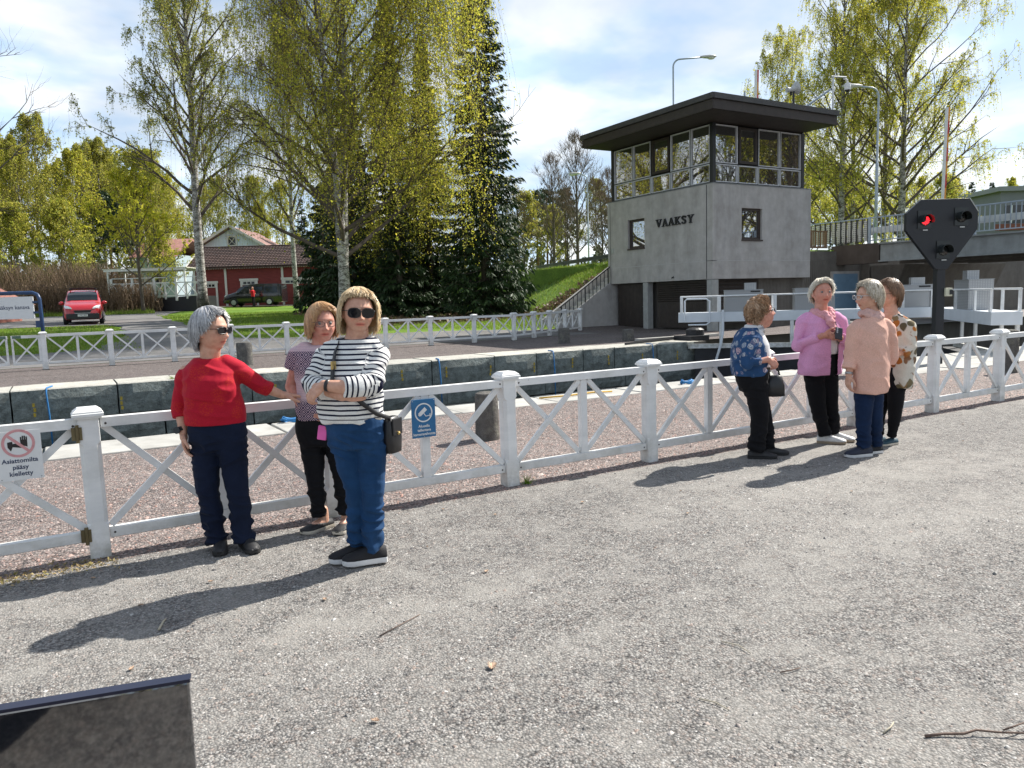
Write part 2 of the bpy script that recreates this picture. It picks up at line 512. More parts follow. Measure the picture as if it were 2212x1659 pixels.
def M_leaf(name, cols, trans=0.4):
    m = bpy.data.materials.new(name); m.use_nodes = True
    nt = m.node_tree; nt.nodes.clear()
    out = N(nt, 'OutputMaterial')
    g = N(nt, 'NewGeometry')
    c = ramp(nt, g.outputs['Random Per Island'], [(i / (len(cols) - 1), k) for i, k in enumerate(cols)])
    d = N(nt, 'BsdfPrincipled'); d.inputs['Roughness'].default_value = 0.55; d.inputs['Specular IOR Level'].default_value = 0.25
    t = N(nt, 'BsdfTranslucent'); mx = N(nt, 'MixShader'); mx.inputs[0].default_value = trans
    nt.links.new(c, d.inputs['Base Color']); nt.links.new(c, t.inputs['Color'])
    nt.links.new(d.outputs[0], mx.inputs[1]); nt.links.new(t.outputs[0], mx.inputs[2]); nt.links.new(mx.outputs[0], out.inputs[0])
    return m

def M_glass_mirror():
    m, nt, b = new_mat('window_glass')
    b.inputs['Base Color'].default_value = (0.02, 0.025, 0.028, 1)
    b.inputs['Roughness'].default_value = 0.02
    b.inputs['IOR'].default_value = 2.6
    b.inputs['Specular IOR Level'].default_value = 1.0
    b.inputs['Metallic'].default_value = 0.0
    b.inputs['Coat Weight'].default_value = 1.0; b.inputs['Coat IOR'].default_value = 2.6; b.inputs['Coat Roughness'].default_value = 0.02
    return m

def M_emit(name, col, s):
    m = bpy.data.materials.new(name); m.use_nodes = True
    nt = m.node_tree; nt.nodes.clear(); out = N(nt, 'OutputMaterial'); e = N(nt, 'Emission')
    e.inputs[0].default_value = (*col, 1); e.inputs[1].default_value = s
    nt.links.new(e.outputs[0], out.inputs[0]); return m

WHITE = M_white_paint()
GRAVEL = M_gravel('path_gravel', (0.055, 0.055, 0.06), (0.195, 0.187, 0.178), (0.43, 0.415, 0.39), (0.24, 0.195, 0.17), 92.0, (0.285, 0.272, 0.25), 0.7, 0.7)
PINK_GRAVEL = M_gravel('quay_gravel', (0.05, 0.046, 0.046), (0.17, 0.142, 0.135), (0.42, 0.37, 0.345), (0.30, 0.19, 0.155), 60.0, (0.28, 0.245, 0.23), 0.2, 1.0)
FAR_GRAVEL_SHADED = M_gravel('far_quay_gravel', (0.045, 0.04, 0.04), (0.12, 0.10, 0.097), (0.27, 0.24, 0.225), (0.19, 0.13, 0.115), 40.0, (0.17, 0.15, 0.14), 0.3, 1.0)  # same quay gravel, shade of the stone sides at grazing view darkened into it
GRASS = M_grass()
ASPHALT = M_asphalt()
CONC = M_concrete('concrete', (.43, .415, .395))
CONC_DARK = M_concrete('concrete_stained', (0.155, 0.145, 0.13))
CONC_STRIP = M_concrete('quay_concrete', (0.42, 0.415, 0.39))
GRANITE = M_stone('granite_face', (0.19, 0.215, 0.205), 0.5, 5.0, 1.0)
GRANITE_TOP = M_stone('granite_top', (0.42, 0.41, 0.37), 0.25, 4.0, 0.3)
GRANITE_POST = M_stone('granite_post', (0.12, 0.115, 0.108), 0.35, 9.0, 0.8, (0.2, 0.195, 0.16))
STEEL = simple('galvanised_steel', (0.42, 0.44, 0.45), 0.45, 0.8, 0.1, 6.0)
GREYBLUE = simple('grey_blue_paint', (0.30, 0.36, 0.42), 0.5, 0.0, 0.12, 5.0)
DARKBROWN = simple('dark_brown_wood', (0.035, 0.026, 0.021), 0.6, 0.0, 0.25, 5.0, 0.3, 40)
BLACK = simple('black_paint', (0.012, 0.013, 0.016), 0.35, 0.0, 0.2)
RUBBER = simple('black_rubber', (0.02, 0.02, 0.02), 0.8)
DARKSTEEL = simple('dark_gate_steel', (0.025, 0.026, 0.03), 0.5, 0.2, 0.3, 4.0, 0.2)
GLASS = M_glass_mirror()
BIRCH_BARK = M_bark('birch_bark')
BROWN_BARK = M_bark('brown_bark', False)
# ================================================================== SETTING
def lin(x, a, b): return np.clip((x - a) / (b - a), 0, 1)
def T(X, Y):
    """terrain height: flat quay, lawn rising inland, road embankment on the right"""
    X = np.asarray(X, float); Y = np.asarray(Y, float)
    base = np.interp(Y, [26, 46, 72, 110, 200, 400], [0, .83, 1.56, 2.2, 4, 10])
    s = ((X - 19.6) * 22 - (Y - 28.9) * 7.5) / 23.24
    t = lin(s, 0, 6.0); t = t * t * (3 - 2 * t) * .5 + t * .5
    bank = base + (np.maximum(3.45, base) - base) * t
    z = np.where(Y > 29.02, bank, base)
    return np.where((Y > 24.5) & (X > 28.4), np.maximum(3.45, base), z)
def Tz(x, y): return float(T(x, y))

def sheet(name, xs, ys, zf, mat, jitter=0.0):
    xs, ys = np.asarray(xs, float), np.asarray(ys, float)
    XX, YY = np.meshgrid(xs, ys); ZZ = zf(XX, YY)
    if jitter:
        ZZ = ZZ + rng.normal(0, jitter, ZZ.shape)
    n, m = len(xs), len(ys)
    idx = np.arange(n * m).reshape(m, n)
    F = np.stack([idx[:-1, :-1], idx[:-1, 1:], idx[1:, 1:], idx[1:, :-1]], -1).reshape(-1, 4)
    V = np.stack([XX, YY, ZZ], -1).reshape(-1, 3)
    o = obj(name, np_mesh(name, V, F, mat, True))
    o['kind'] = 'structure'
    return o

# near bank: gravel walk on this side of the white fence, pinkish quay gravel beyond it
def soft(x, y):
    return 0.012 * np.sin(x * 0.9 + 1.3 * np.sin(y * 0.7)) * np.sin(y * 1.1 + 0.6) - 0.006
gx = np.concatenate([[-1500, -300, -80, -30], np.arange(-12, 24.01, 0.3), [30, 60, 150, 400, 1500]])
gy = np.concatenate([[-1500, -300, -60, -20], np.arange(-6, 5.16, 0.3), [5.25]])
def path_z(X, Y):
    w = np.clip((5.0 - Y) / 1.0, 0, 1) * ((X > -13) & (X < 25)) * (Y > -7)
    return soft(X, Y) * w
sheet('gravel_path', gx, gy, path_z, GRAVEL)
def edge_y(x): return 9.32 + 0 * x
sheet('quay_gravel', [-1500, -200, -40, 0, 12, 30, 80, 300, 1500], [5.25, 7.0, 9.3], lambda X, Y: 0 * X - 0.001, PINK_GRAVEL)

# terrain beyond the canal
tx = np.concatenate([[-1500, -500, -200, -110, -70, -50], np.arange(-40, 60.1, 1.0), [70, 90, 130, 220, 500, 1500]])
tx = np.sort(np.concatenate([tx, [28.35, 28.45]]))
ty = np.concatenate([[25.0, 26.0, 27.0, 28.0, 28.97, 29.06, 24.45, 24.55], np.arange(30, 110.1, 1.0), [120, 140, 170, 200, 260, 400, 800, 2000]])
ty = np.sort(np.concatenate([ty, [18.6, 20, 22]]))
sheet('lawn', tx, ty, lambda X, Y: T(X, Y) - 0.02, GRASS)
sheet('far_quay_gravel', [-1500, -200, -40, 0, 10, 17.2], [19.15, 20, 22, 24, 25.4], lambda X, Y: 0 * X + 0.002, FAR_GRAVEL_SHADED)
sheet('lock_yard_gravel', [17.2, 20, 24, 28.3], [18.5, 20, 22, 24, 25, 26, 27, 28, 28.89], lambda X, Y: T(X, Y) + 0.006, FAR_GRAVEL_SHADED)
sheet('lock_side_ground', [28.3, 40, 60, 120], [18.5, 21, 24.4], lambda X, Y: 0 * X + 0.004, ASPHALT)

# asphalt lane winding up between the lawns, as strips across the slope
lane = [(25.4, -60, 19.3), (27.5, -60, 18.6), (29.6, -60, 17.0), (29.9, -0.9, 16.5), (30.7, 1.04, 14.5), (31.4, 1.3, 7.9), (32.6, 1.6, 6.2),
        (34.4, 2.1, 6.05), (39.8, 2.7, 5.8), (43.5, 2.6, 5.7), (44.9, 2.2, 5.65), (45.25, -1, 5.6), (45.7, -60, 5.6), (52, -60, 5.5),
        (56, -60, 6.3), (59.4, -60, 7.0), (60.0, 3.2, 7.3), (67, 5.5, 9.3), (75, 8, 12), (100, 14, 19)]
LY = np.array([l[0] for l in lane]); LA = np.array([l[1] for l in lane]); LB = np.array([l[2] for l in lane])
ys = np.unique(np.round(np.concatenate([LY, np.arange(25.4, 100, 0.5)]), 3))
V, F = [], []
for i, y in enumerate(ys):
    a, b = np.interp(y, LY, LA), np.interp(y, LY, LB)
    a += 0.12 * sin(y * 2.1) + 0.06 * sin(y * 5.3); b += 0.12 * sin(y * 1.7 + 1) + 0.06 * sin(y * 4.7)
    for k in range(25):
        x = a + (b - a) * k / 24
        V.append((x, y, Tz(x, y) + 0.012))
for i in range(len(ys) - 1):
    for k in range(24):
        q = i * 25 + k; F.append((q, q + 1, q + 26, q + 25))
lane_o = obj('asphalt_lane', np_mesh('asphalt_lane', V, F, ASPHALT, True)); lane_o['kind'] = 'structure'

# canal: water, walls
WATER, wnt, wb = new_mat('canal_water')
wb.inputs['Base Color'].default_value = (0.012, 0.016, 0.014, 1); wb.inputs['Roughness'].default_value = 0.06
wno = N(wnt, 'TexNoise', Scale=2.5, Detail=3.0); wnt.links.new(coords(wnt, 'World'), wno.inputs[0]); bump(wnt, wb, wno.outputs[0], 0.12, 0.1)
sheet('canal_water', [-1500, -100, 0, 60, 1500], [9.4, 14, 18.9], lambda X, Y: 0 * X - 1.75, WATER)
w = MB(); w.quad((-1500, 9.45, 0.0), (-1500, 9.45, -4), (1500, 9.45, -4), (1500, 9.45, 0.0))
nw = w.build('near_canal_wall', CONC_DARK); nw['kind'] = 'structure'
w = MB(); w.box((-741.3, 18.95, -2.01), (1517.4, 0.5, 4.0)); w.box((775.5, 18.95, -2.01), (1449, 0.5, 4.0))
w.box((34.5, 19.3, -2.01), (34.2, 0.5, 4.0)); w.box((17.65, 18.6, -2.0), (0.5, 1.2, 4.0))
wall = w.build('far_canal_wall', CONC_DARK); wall['kind'] = 'structure'

def stone_mesh(L, D, Hh, seed, rough=0.02):
    """squared block: rough split face in front, dressed top; slot 0 face, slot 1 top"""
    r = random.Random(seed); c = 0.025
    nx, nz = 4, 3
    vs, fs, mi = [], [], []
    for j in range(nz + 1):
        for i in range(nx + 1):
            e = (i in (0, nx)) or (j in (0, nz))
            y = c if e else -r.uniform(0.0, rough) - 0.004
            vs.append((L * i / nx + (0.006 * r.uniform(-1, 1)), y, -Hh + Hh * j / nz - (c * 0.8 if j == nz else 0)))
    for j in range(nz):
        for i in range(nx):
            q = j * (nx + 1) + i; fs.append((q, q + 1, q + nx + 2, q + nx + 1)); mi.append(0)
    b = len(vs); top = nz * (nx + 1)
    for i in range(nx + 1): vs.append((L * i / nx, c * 2, 0.006 * r.uniform(-1, 1)))
    for i in range(nx + 1): vs.append((L * i / nx, D, 0.006 * r.uniform(-1, 1)))
    for i in range(nx):
        fs.append((top + i, top + i + 1, b + i + 1, b + i)); mi.append(1)
        fs.append((b + i, b + i + 1, b + nx + 2 + i, b + nx + 1 + i)); mi.append(1)
    vs += [(0, D, -Hh), (L, D, -Hh)]; e0, e1 = len(vs) - 2, len(vs) - 1
    fs.append((0,) + tuple(j * (nx + 1) for j in range(1, nz + 1)) + (b, b + nx + 1, e0)); mi.append(0)
    fs.append(tuple(reversed((nx,) + tuple(j * (nx + 1) + nx for j in range(1, nz + 1)) + (b + nx, b + 2 * nx + 1, e1)))); mi.append(0)
    return mesh_from('stone', vs, fs, (GRANITE, GRANITE_TOP), mi)

stone_r = random.Random(3)
for course, (z, hh, back, dep) in enumerate(((0.012, 0.66, 0.0, 1.25), (-0.665, 0.52, 0.015, 0.4), (-1.2, 0.5, 0.03, 0.4))):
    x = -3.2 - 0.4 * course
    while x < 17.5:
        L = stone_r.uniform(1.0, 1.9)
        if x + L > 17.2: L = 17.62 - x
        o = obj('stone', stone_mesh(L - 0.03, dep, hh - 0.02, stone_r.random(), 0.03 if course == 0 else 0.05), wall, (x + stone_r.uniform(0, .01), 17.98 + back + stone_r.uniform(-.02, .02), z + stone_r.uniform(-.008, .008)))
        x += L
YELLOW = simple('yellow_mark_paint', (0.42, 0.30, 0.03), 0.7, 0.0, 0.4, 25.0)
for px in (-0.55, 1.02, 2.75, 4.2, 6.1, 7.35, 8.6, 9.9, 11.3, 12.6, 13.9, 15.2, 16.6):
    m = MB()
    for q in range(3):
        m.box((stone_r.uniform(-.012, .012), 0, -q * 0.1), (0.045, 0.004, 0.075), 0)
    m.build('paint_mark', YELLOW, wall, loc=(px, 17.925, -0.2 - stone_r.uniform(0, .12)))

# light concrete coping slabs along the near water edge
strip = MB(); strip.box((0, 9.6, -0.26), (3000, 0.6, 0.4)); strip_o = strip.build('near_quay_edge', CONC_DARK); strip_o['kind'] = 'structure'
x = -4.0
while x < 32:
    L = stone_r.uniform(1.5, 2.6)
    w0 = 9.28 + stone_r.uniform(-0.05, 0.05) if x < 10.5 else 7.9 + stone_r.uniform(-.1, .1)
    w1 = 10.22 - 0.018 * (x + 4) + stone_r.uniform(-.015, .015)
    nrows = 1 if x < 10.5 else 2
    for k in range(nrows):
        a = w0 + (w1 - w0) * k / nrows; b_ = w0 + (w1 - w0) * (k + 1) / nrows - 0.015 * (nrows > 1)
        m = MB(); zt = 0.012 + stone_r.uniform(-.006, .008)
        poly = [(x + 0.012, a + stone_r.uniform(-.02, .02), -0.5), (x + L - 0.014, a + stone_r.uniform(-.02, .02), -0.5), (x + L - 0.014 + stone_r.uniform(-.02, .0), b_, -0.5), (x + 0.012, b_, -0.5)]
        m.prism(poly, (0, 0, zt + 0.5))
        m.build('slab', CONC_STRIP, strip_o, bevel=0.012)
    x += L

# real loose pebbles on top of the near gravel, so that the surface has relief
def pebbles(name, n, sampler, size, mats):
    base = np.array([(1, 0, 0), (-.5, .87, 0), (-.5, -.87, 0), (.3, .2, .62), (-.35, -.1, .5)], float)
    tri = np.array([(0, 1, 3), (1, 4, 3), (1, 2, 4), (2, 0, 3), (2, 3, 4)])
    P = sampler(n); s = rng.lognormal(np.log(size), 0.38, n)
    an = rng.uniform(0, 2 * pi, n); asp = rng.uniform(0.55, 1.0, n); hh = rng.uniform(0.5, 1.0, n)
    jit = rng.normal(0, .16, (n, 5, 3))
    B = (base[None] + jit)
    B = B * np.stack([s, s * asp, s * hh], -1)[:, None]
    c, si = np.cos(an)[:, None], np.sin(an)[:, None]
    X = B[..., 0] * c - B[..., 1] * si; Y = B[..., 0] * si + B[..., 1] * c
    V = np.stack([X + P[:, 0:1], Y + P[:, 1:2], B[..., 2] + P[:, 2:3] - 0.001], -1).reshape(-1, 3)
    F = (tri[None] + (np.arange(n) * 5)[:, None, None]).reshape(-1, 3)
    o = obj(name, np_mesh(name, V, F, mats)); o['kind'] = 'stuff'
    return o
def M_pebble(name, cols):
    m, nt, b = new_mat(name)
    g = N(nt, 'NewGeometry')
    nt.links.new(ramp(nt, g.outputs['Random Per Island'], [(i / (len(cols) - 1), k) for i, k in enumerate(cols)]), b.inputs['Base Color'])
    b.inputs['Roughness'].default_value = 0.75
    return m
PEB = M_pebble('pebble_grey', [(0.05, 0.05, 0.055), (0.24, 0.23, 0.22), (0.11, 0.105, 0.10), (0.50, 0.49, 0.47), (0.26, 0.20, 0.17), (0.36, 0.35, 0.34)])
PEBP = M_pebble('pebble_pink', [(0.10, 0.085, 0.085), (0.32, 0.24, 0.22), (0.2, 0.15, 0.145), (0.45, 0.38, 0.35), (0.36, 0.20, 0.16), (0.42, 0.37, 0.35)])
def samp_near(n):
    d = rng.uniform(0, 1, n) ** 0.8; D = 1.5 + 5.5 * d; L = rng.uniform(-0.75, 0.75, n) * D
    X = 0.507 * D + 0.862 * L; Y = 0.862 * D - 0.507 * L
    ok = (Y < 5.3)
    # patchy cover: stones gather in swathes and leave bare compacted ground between
    f = np.sin(X * 1.7 + 1.1 * np.sin(Y * 2.3)) + np.sin(Y * 2.9 - X * .8) + rng.normal(0, .9, n)
    ok &= f > -0.4
    X, Y = X[ok], Y[ok]
    k = rng.integers(0, len(X), n); X, Y = X[k] + rng.normal(0, .02, n), Y[k] + rng.normal(0, .02, n)
    Y = np.minimum(Y, 5.3)
    return np.stack([X, Y, path_z(X, Y)], -1)
pebbles('loose_path_gravel', 42000, samp_near, 0.0056, PEB)
def samp_quay(n):
    Y = 5.3 + 3.9 * rng.uniform(0, 1, n) ** 1.6
    lo, hi = -3.0, 14.0
    X = rng.uniform(lo, hi, n)
    return np.stack([X, Y, 0 * X], -1)
pebbles('loose_quay_gravel', 42000, samp_quay, 0.0085, PEBP)
# ================================================================== FENCES
BOLT = simple('rusty_bolt', (.06, .05, .045), .6, .4)
def post_mesh(h, w, name='post'):
    """square post whose corners are chamfered between the rails"""
    def ring(z, c):
        a = w / 2
        return [Vector(p) for p in ((a, -a + c, z), (a, a - c, z), (a - c, a, z), (-a + c, a, z), (-a, a - c, z), (-a, -a + c, z), (-a + c, -a, z), (a - c, -a, z))]
    c0, c1 = 0.003, w * 0.2
    m = MB(); m.loft([ring(0.0, c0), ring(0.20, c0), ring(0.225, c1), ring(h - 0.17, c1), ring(h - 0.145, c0), ring(h, c0)])
    return m.mesh(name, WHITE)
def cap_mesh(w):
    m = MB()
    def sq(a, z): return [Vector(p) for p in ((-a, -a, z), (a, -a, z), (a, a, z), (-a, a, z))]
    m.loft([sq(w * .43, 0), sq(w * .43, .012), sq(w * .5, .014), sq(w * .5, .03), sq(w * .46, .034), sq(w * .46, .042), sq(w * .30, .066)])
    return m.mesh('cap', WHITE)
def x_fence(root, pts, h, w, top_rail=(0.072, 0.06), gap_bottom=0.12, shared=None):
    """posts at pts (local xy), rails, mid posts and X braces between them; every piece its own part"""
    pm, cm = post_mesh(h - 0.066, w), cap_mesh(w * 1.5)
    zr = h - 0.125   # underside of the top rail
    cache = {}
    for i, p in enumerate(pts):
        d = Vector(pts[min(i + 1, len(pts) - 1)]) - Vector(pts[max(i - 1, 0)])
        ang = math.atan2(d.y, d.x)
        o = obj('post', pm, root, (p[0], p[1], 0), (random.uniform(-.009, .009), random.uniform(-.009, .009), ang))
        obj('cap', cm, o, (0, 0, h - 0.066))
        if i + 1 < len(pts):
            q = pts[i + 1]; L = (Vector(q) - Vector(p)).length - w; key = round(L, 2)
            x_panel(root, p, q, w, h, top_rail, gap_bottom, cache, key)
def x_panel(root, p, q, w, h, top_rail, gap_bottom, cache, key, skip_bottom=False):
    d = Vector(q) - Vector(p); ang = math.atan2(d.y, d.x); L = d.length - w
    zr = h - 0.066 - top_rail[1]
    if key not in cache:
        a = MB(); a.box((0, 0, zr + top_rail[1] / 2), (L - .004, top_rail[0], top_rail[1])); ra = a.mesh('top_rail', WHITE)
        b = MB(); b.box((0, -0.012, gap_bottom + .03), (L - .004, 0.045, 0.06)); b.box((0, .022, gap_bottom + .022), (L - .006, 0.022, 0.075)); rb = b.mesh('bottom_rail', WHITE)
        m = MB(); m.box((0, 0, (zr + gap_bottom + .06) / 2), (0.065, 0.05, zr - gap_bottom - .064)); rm = m.mesh('mid_post', WHITE)
        bs = []
        z0, z1 = gap_bottom + .064, zr - .004
        for s in (-1, 1):
            x0, x1 = s * (L / 2 - .012), s * 0.045
            for (za, zb, off, nm) in ((z0, z1, -0.0125, 0), (z1, z0, 0.0125, 1)):
                c = MB(); c.bar((x0, off, za + .012), (x1, off, zb - .0 if za < zb else zb + .012), 0.026, 0.042, up=(0, 0, 1)); bs.append(c.mesh('brace', WHITE))
        cache[key] = (ra, rb, rm, bs)
    ra, rb, rm, bs = cache[key]
    mid = ((p[0] + q[0]) / 2, (p[1] + q[1]) / 2, 0); rot = (0, 0, ang)
    for nm, me in (('top_rail', ra), ('bottom_rail', rb), ('mid_post', rm)):
        o = obj(nm, me, root, mid, (0, random.uniform(-.0018, .0018), ang)); o.location.z += random.uniform(-.003, .001)
    for me in bs: obj('brace', me, root, mid, rot)
    if 'bolt' not in cache:
        c = MB(); c.lathe([(0, 0), (.0075, 0), (.006, .004), (0, .005)], n=8); cache['bolt'] = c.mesh('bolt', BOLT)
    for sx in (-1, 1):
        for z in (zr + top_rail[1] * .42, gap_bottom + .028):
            b = obj('bolt', cache['bolt'], root); u = d.normalized()
            k = sx * (L / 2 - .03); off = top_rail[0] / 2 if z > .4 else .0345
            b.location = (mid[0] + u.x * k + u.y * off, mid[1] + u.y * k - u.x * off, z + random.uniform(-.006, .006)); b.rotation_euler = (pi / 2, 0, ang)

NEAR_Y = 5.41
nf = thing('picket_fence', 'long white fence with capped posts and X braces on the gravel beside the people', 'fence', (0, NEAR_Y, 0))
x_fence(nf, [(0.115 + 1.513 * k, 0) for k in range(11)], 0.955, 0.118)
HINGE = simple('brass_hinge', (0.16, 0.13, 0.07), 0.5, 0.7, 0.3)
g = thing('gate', 'white gate leaf with X braces hinged on the capped post at the picture edge', 'gate', (0, NEAR_Y, 0))
x_panel(g, (-1.513, 0), (0.115, 0), 0.118, 0.955, (0.072, 0.06), 0.115, {}, 'gate')
for z in (0.80, 0.155):
    m = MB(); m.tube([(0.046, -.062, z - .055), (0.046, -.062, z + .055)], 0.011, 8); m.box((0.028, -.052, z), (.028, .012, .08)); m.box((0.062, -.060, z), (.02, .006, .08))
    m.build('hinge', HINGE, g)
m = MB(); m.box((-1.45, 0, .5), (.07, .07, .8)); m.build('end_post', WHITE, g)

ff = thing('quay_fence', 'white fence with X braces bending along the far canal bank below the lawn', 'fence', (0, 24.2, 0))
farpts = [(-0.38, 0), (1.22, 0), (2.85, 0), (4.45, 0), (6.13, 0), (7.8, 0), (9.4, 0), (11.05, 0), (12.75, 0), (14.38, -0.05), (15.75, .75), (17.0, 1.55), (18.3, 2.35), (19.7, 3.2)]
x_fence(ff, farpts, 1.03, 0.14, (0.09, 0.075), 0.16)
FOOT = simple('dark_footing', (0.05, 0.045, 0.04), 0.9)
for p in farpts:
    m = MB(); m.box((p[0], p[1], -.01), (.17, .17, .05)); m.build('footing', FOOT, ff)
fg_ = thing('gate', 'double white gate with green bands on its rail beside the blue sign frame', 'gate', (0, 24.2, 0))
GREENBAND = simple('green_band', (0.10, 0.17, 0.13), 0.6)
c_ = {}
for k, (a, b) in enumerate(((-1.11, -0.45), (-1.85, -1.19))):
    L = b - a; z0, z1 = .235, .87
    m = MB(); m.box(((a + b) / 2, 0, .91), (L, .07, .075)); m.build('top_rail', WHITE, fg_)
    m = MB(); m.box(((a + b) / 2, 0, .195), (L, .07, .07)); m.build('bottom_rail', WHITE, fg_)
    for x in (a + .025, b - .025):
        m = MB(); m.box((x, 0, (z0 + z1) / 2), (.05, .05, z1 - z0 - .006)); m.build('stile', WHITE, fg_)
    for za, zb, of in ((z0, z1, -.013), (z1, z0, .013)):
        m = MB(); m.bar((a + .055, of, za), (b - .055, of, zb), .024, .04); m.build('brace', WHITE, fg_)
    m = MB(); xx = a + .13 if k == 0 else b - .13; m.box((xx, -.037, .91), (.2, .004, .074)); m.build('band', GREENBAND, fg_)

# ================================================================== LOCK CONTROL TOWER
tw = thing('control_tower', 'grey concrete lock control tower with glazed top storey and dark flat roof', 'tower', (22.6, 22.35, 0))
W_, D_, ZB, ZT = 5.85, 6.72, 2.08, 5.82
# concrete box: walls with real window openings
def wall_with_opening(m, ax, length, z0, z1, t, op, at):
    """slab along local axis; ax 'x': front wall at y=at; 'y': side wall at x=at; op=(u0,u1,za,zb)"""
    u0, u1, za, zb = op
    for (a, b, c, d) in ((0, u0, z0, z1), (u1, length, z0, z1), (u0, u1, z0, za), (u0, u1, zb, z1)):
        if b - a < 1e-4: continue
        if ax == 'x': m.box(((a + b) / 2, at + t / 2, (c + d) / 2), (b - a, t, d - c))
        else: m.box((at + t / 2, (a + b) / 2, (c + d) / 2), (t, b - a, d - c))
m = MB()
wall_with_opening(m, 'x', W_, ZB + .74, ZT, .3, (1.62, 2.82, 3.66, 4.92), 0)
m.build('front_wall', CONC, tw)
m = MB(); m.box((W_ / 2, .15, ZB + .36), (W_, .3, .72)); m.build('plinth_band', CONC, tw)
m = MB()
for (a, b, c, d) in ((.302, 4.10, ZB + .74, ZT), (5.24, D_ - .302, ZB + .74, ZT), (4.10, 5.24, ZB + .74, 3.62), (4.10, 5.24, 4.9, ZT)):
    m.box((.15, (a + b) / 2, (c + d) / 2), (.3, b - a, d - c))
m.build('side_wall', CONC, tw)
m = MB(); m.box((.15, D_ / 2, ZB + .36), (.3, D_ - .606, .72)); m.build('plinth_band', CONC, tw)
m = MB(); m.box((W_ / 2, D_ - .15, (ZB + ZT) / 2), (W_, .3, ZT - ZB)); m.box((W_ - .15, D_ / 2, (ZB + ZT) / 2), (.3, D_ - .61, ZT - ZB)); m.build('back_wall', CONC, tw)
m = MB(); m.box((W_ / 2, D_ / 2, ZB + .1), (W_ - .62, D_ - .62, .2)); m.build('floor_slab', CONC_DARK, tw)
m = MB(); m.box((W_ / 2, D_ / 2, ZT + .02), (W_ + .03, D_ + .03, .036)); m.build('sill_band', simple('grey_flashing', (.20, .21, .21), .5), tw)
JOINT = simple('dark_joint', (0.05, 0.05, 0.05), 0.9)  # plain dark colour for the wall joint strips
LIGHTJ = simple('pale_joint', (0.46, 0.46, 0.45), 0.8)
m = MB(); m.box((-.004, .33, (ZB + ZT) / 2), (.01, .03, ZT - ZB - .04)); m.build('joint', JOINT, tw)
m = MB(); m.box((-.003, D_ - .2, (ZB + ZT) / 2), (.006, .02, ZT - ZB - .04)); m.build('joint', JOINT, tw)
m = MB(); m.box((-.003, D_ / 2, ZB + .73), (.012, D_ - .7, .022)); m.build('joint', LIGHTJ, tw)
m = MB(); m.box((W_ / 2 + .1, -.003, ZB + .73), (W_ - .2, .012, .022)); m.build('joint', LIGHTJ, tw)
# the two small windows in the concrete
FRAME_BROWN = simple('brown_window_frame', (0.045, 0.03, 0.024), 0.5)
def pane_window(root, x0, x1, z0, z1, axis, at, fr=.06, mat=None, recess=.1):
    mat = mat or FRAME_BROWN
    m = MB()
    def B(a, b, c, d, t0, t1):
        if axis == 'x': m.box(((a + b) / 2, at + (t0 + t1) / 2, (c + d) / 2), (b - a, t1 - t0, d - c))
        else: m.box((at + (t0 + t1) / 2, (a + b) / 2, (c + d) / 2), (t1 - t0, b - a, d - c))
    B(x0, x0 + fr, z0, z1, recess - .06, recess + .02); B(x1 - fr, x1, z0, z1, recess - .06, recess + .02)
    B(x0 + fr, x1 - fr, z0, z0 + fr, recess - .06, recess + .02); B(x0 + fr, x1 - fr, z1 - fr, z1, recess - .06, recess + .02)
    w = m.build('window', mat, root)
    m = MB()
    if axis == 'x': m.box(((x0 + x1) / 2, at + recess, (z0 + z1) / 2), (x1 - x0 - 2 * fr, .012, z1 - z0 - 2 * fr))
    else: m.box((at + recess, (x0 + x1) / 2, (z0 + z1) / 2), (.012, x1 - x0 - 2 * fr, z1 - z0 - 2 * fr))
    m.build('pane', GLASS, w)
    return w
pane_window(tw, 1.62, 2.82, 3.66, 4.92, 'x', 0, .1, recess=.16)
pane_window(tw, 4.10, 5.24, 3.62, 4.9, 'y', 0, .1, recess=.16)
m = MB(); m.box((2.22, .06, 3.625), (1.24, .2, .06)); m.build('sill', FRAME_BROWN, tw)
m = MB(); m.box((.06, 4.67, 3.585), (.2, 1.18, .06)); m.build('sill', FRAME_BROWN, tw)
# glazed storey
ALU = simple('white_glazing_bar', (0.55, 0.56, 0.57), 0.4)
GZ0, GZ1, ZM = 5.86, 8.16, 6.62
inset = 0.1
colsR = [.14, 1.46, 2.62, 3.94, 5.26]; colsL = [.19, 1.29, 2.49, 3.71, 4.92, 6.27]
for (cx, cy) in ((.1, .1), (5.32, .1), (.1, 6.33), (5.32, 6.33)):
    m = MB(); m.box((cx, cy, (GZ0 + GZ1) / 2), (.17, .17, GZ1 - GZ0)); m.build('corner_mullion', BLACK, tw)
def glazed(cols, axis, opening):
    for k in range(len(cols) - 1):
        a, b = cols[k], cols[k + 1]
        for row, (c, d) in enumerate(((GZ0 + .02, ZM), (ZM, GZ1 - .02))):
            tall = row == 1
            if tall and k == opening:
                pane_window(tw, a + .06, b - .06, c + .06, d - .04, axis, .06, .11, DARKBROWN, .05)
            else:
                pane_window(tw, a + .022, b - .022, c + .022, d - .022, axis, .06, .035, ALU, .05)
    m = MB()
    for c in cols[1:-1]:
        if axis == 'x': m.box((c, .1, (GZ0 + GZ1) / 2), (.04, .06, GZ1 - GZ0 - .02))
        else: m.box((.1, c, (GZ0 + GZ1) / 2), (.06, .04, GZ1 - GZ0 - .02))
    m.build('mullion', BLACK, tw)
    m = MB()
    for k in range(len(cols) - 1):
        a, b = cols[k] + .021, cols[k + 1] - .021
        if axis == 'x': m.box(((a + b) / 2, .1, ZM), (b - a, .055, .042))
        else: m.box((.1, (a + b) / 2, ZM), (.055, b - a, .042))
    m.build('transom', BLACK, tw)
glazed(colsR, 'x', 1); glazed(colsL, 'y', 2)
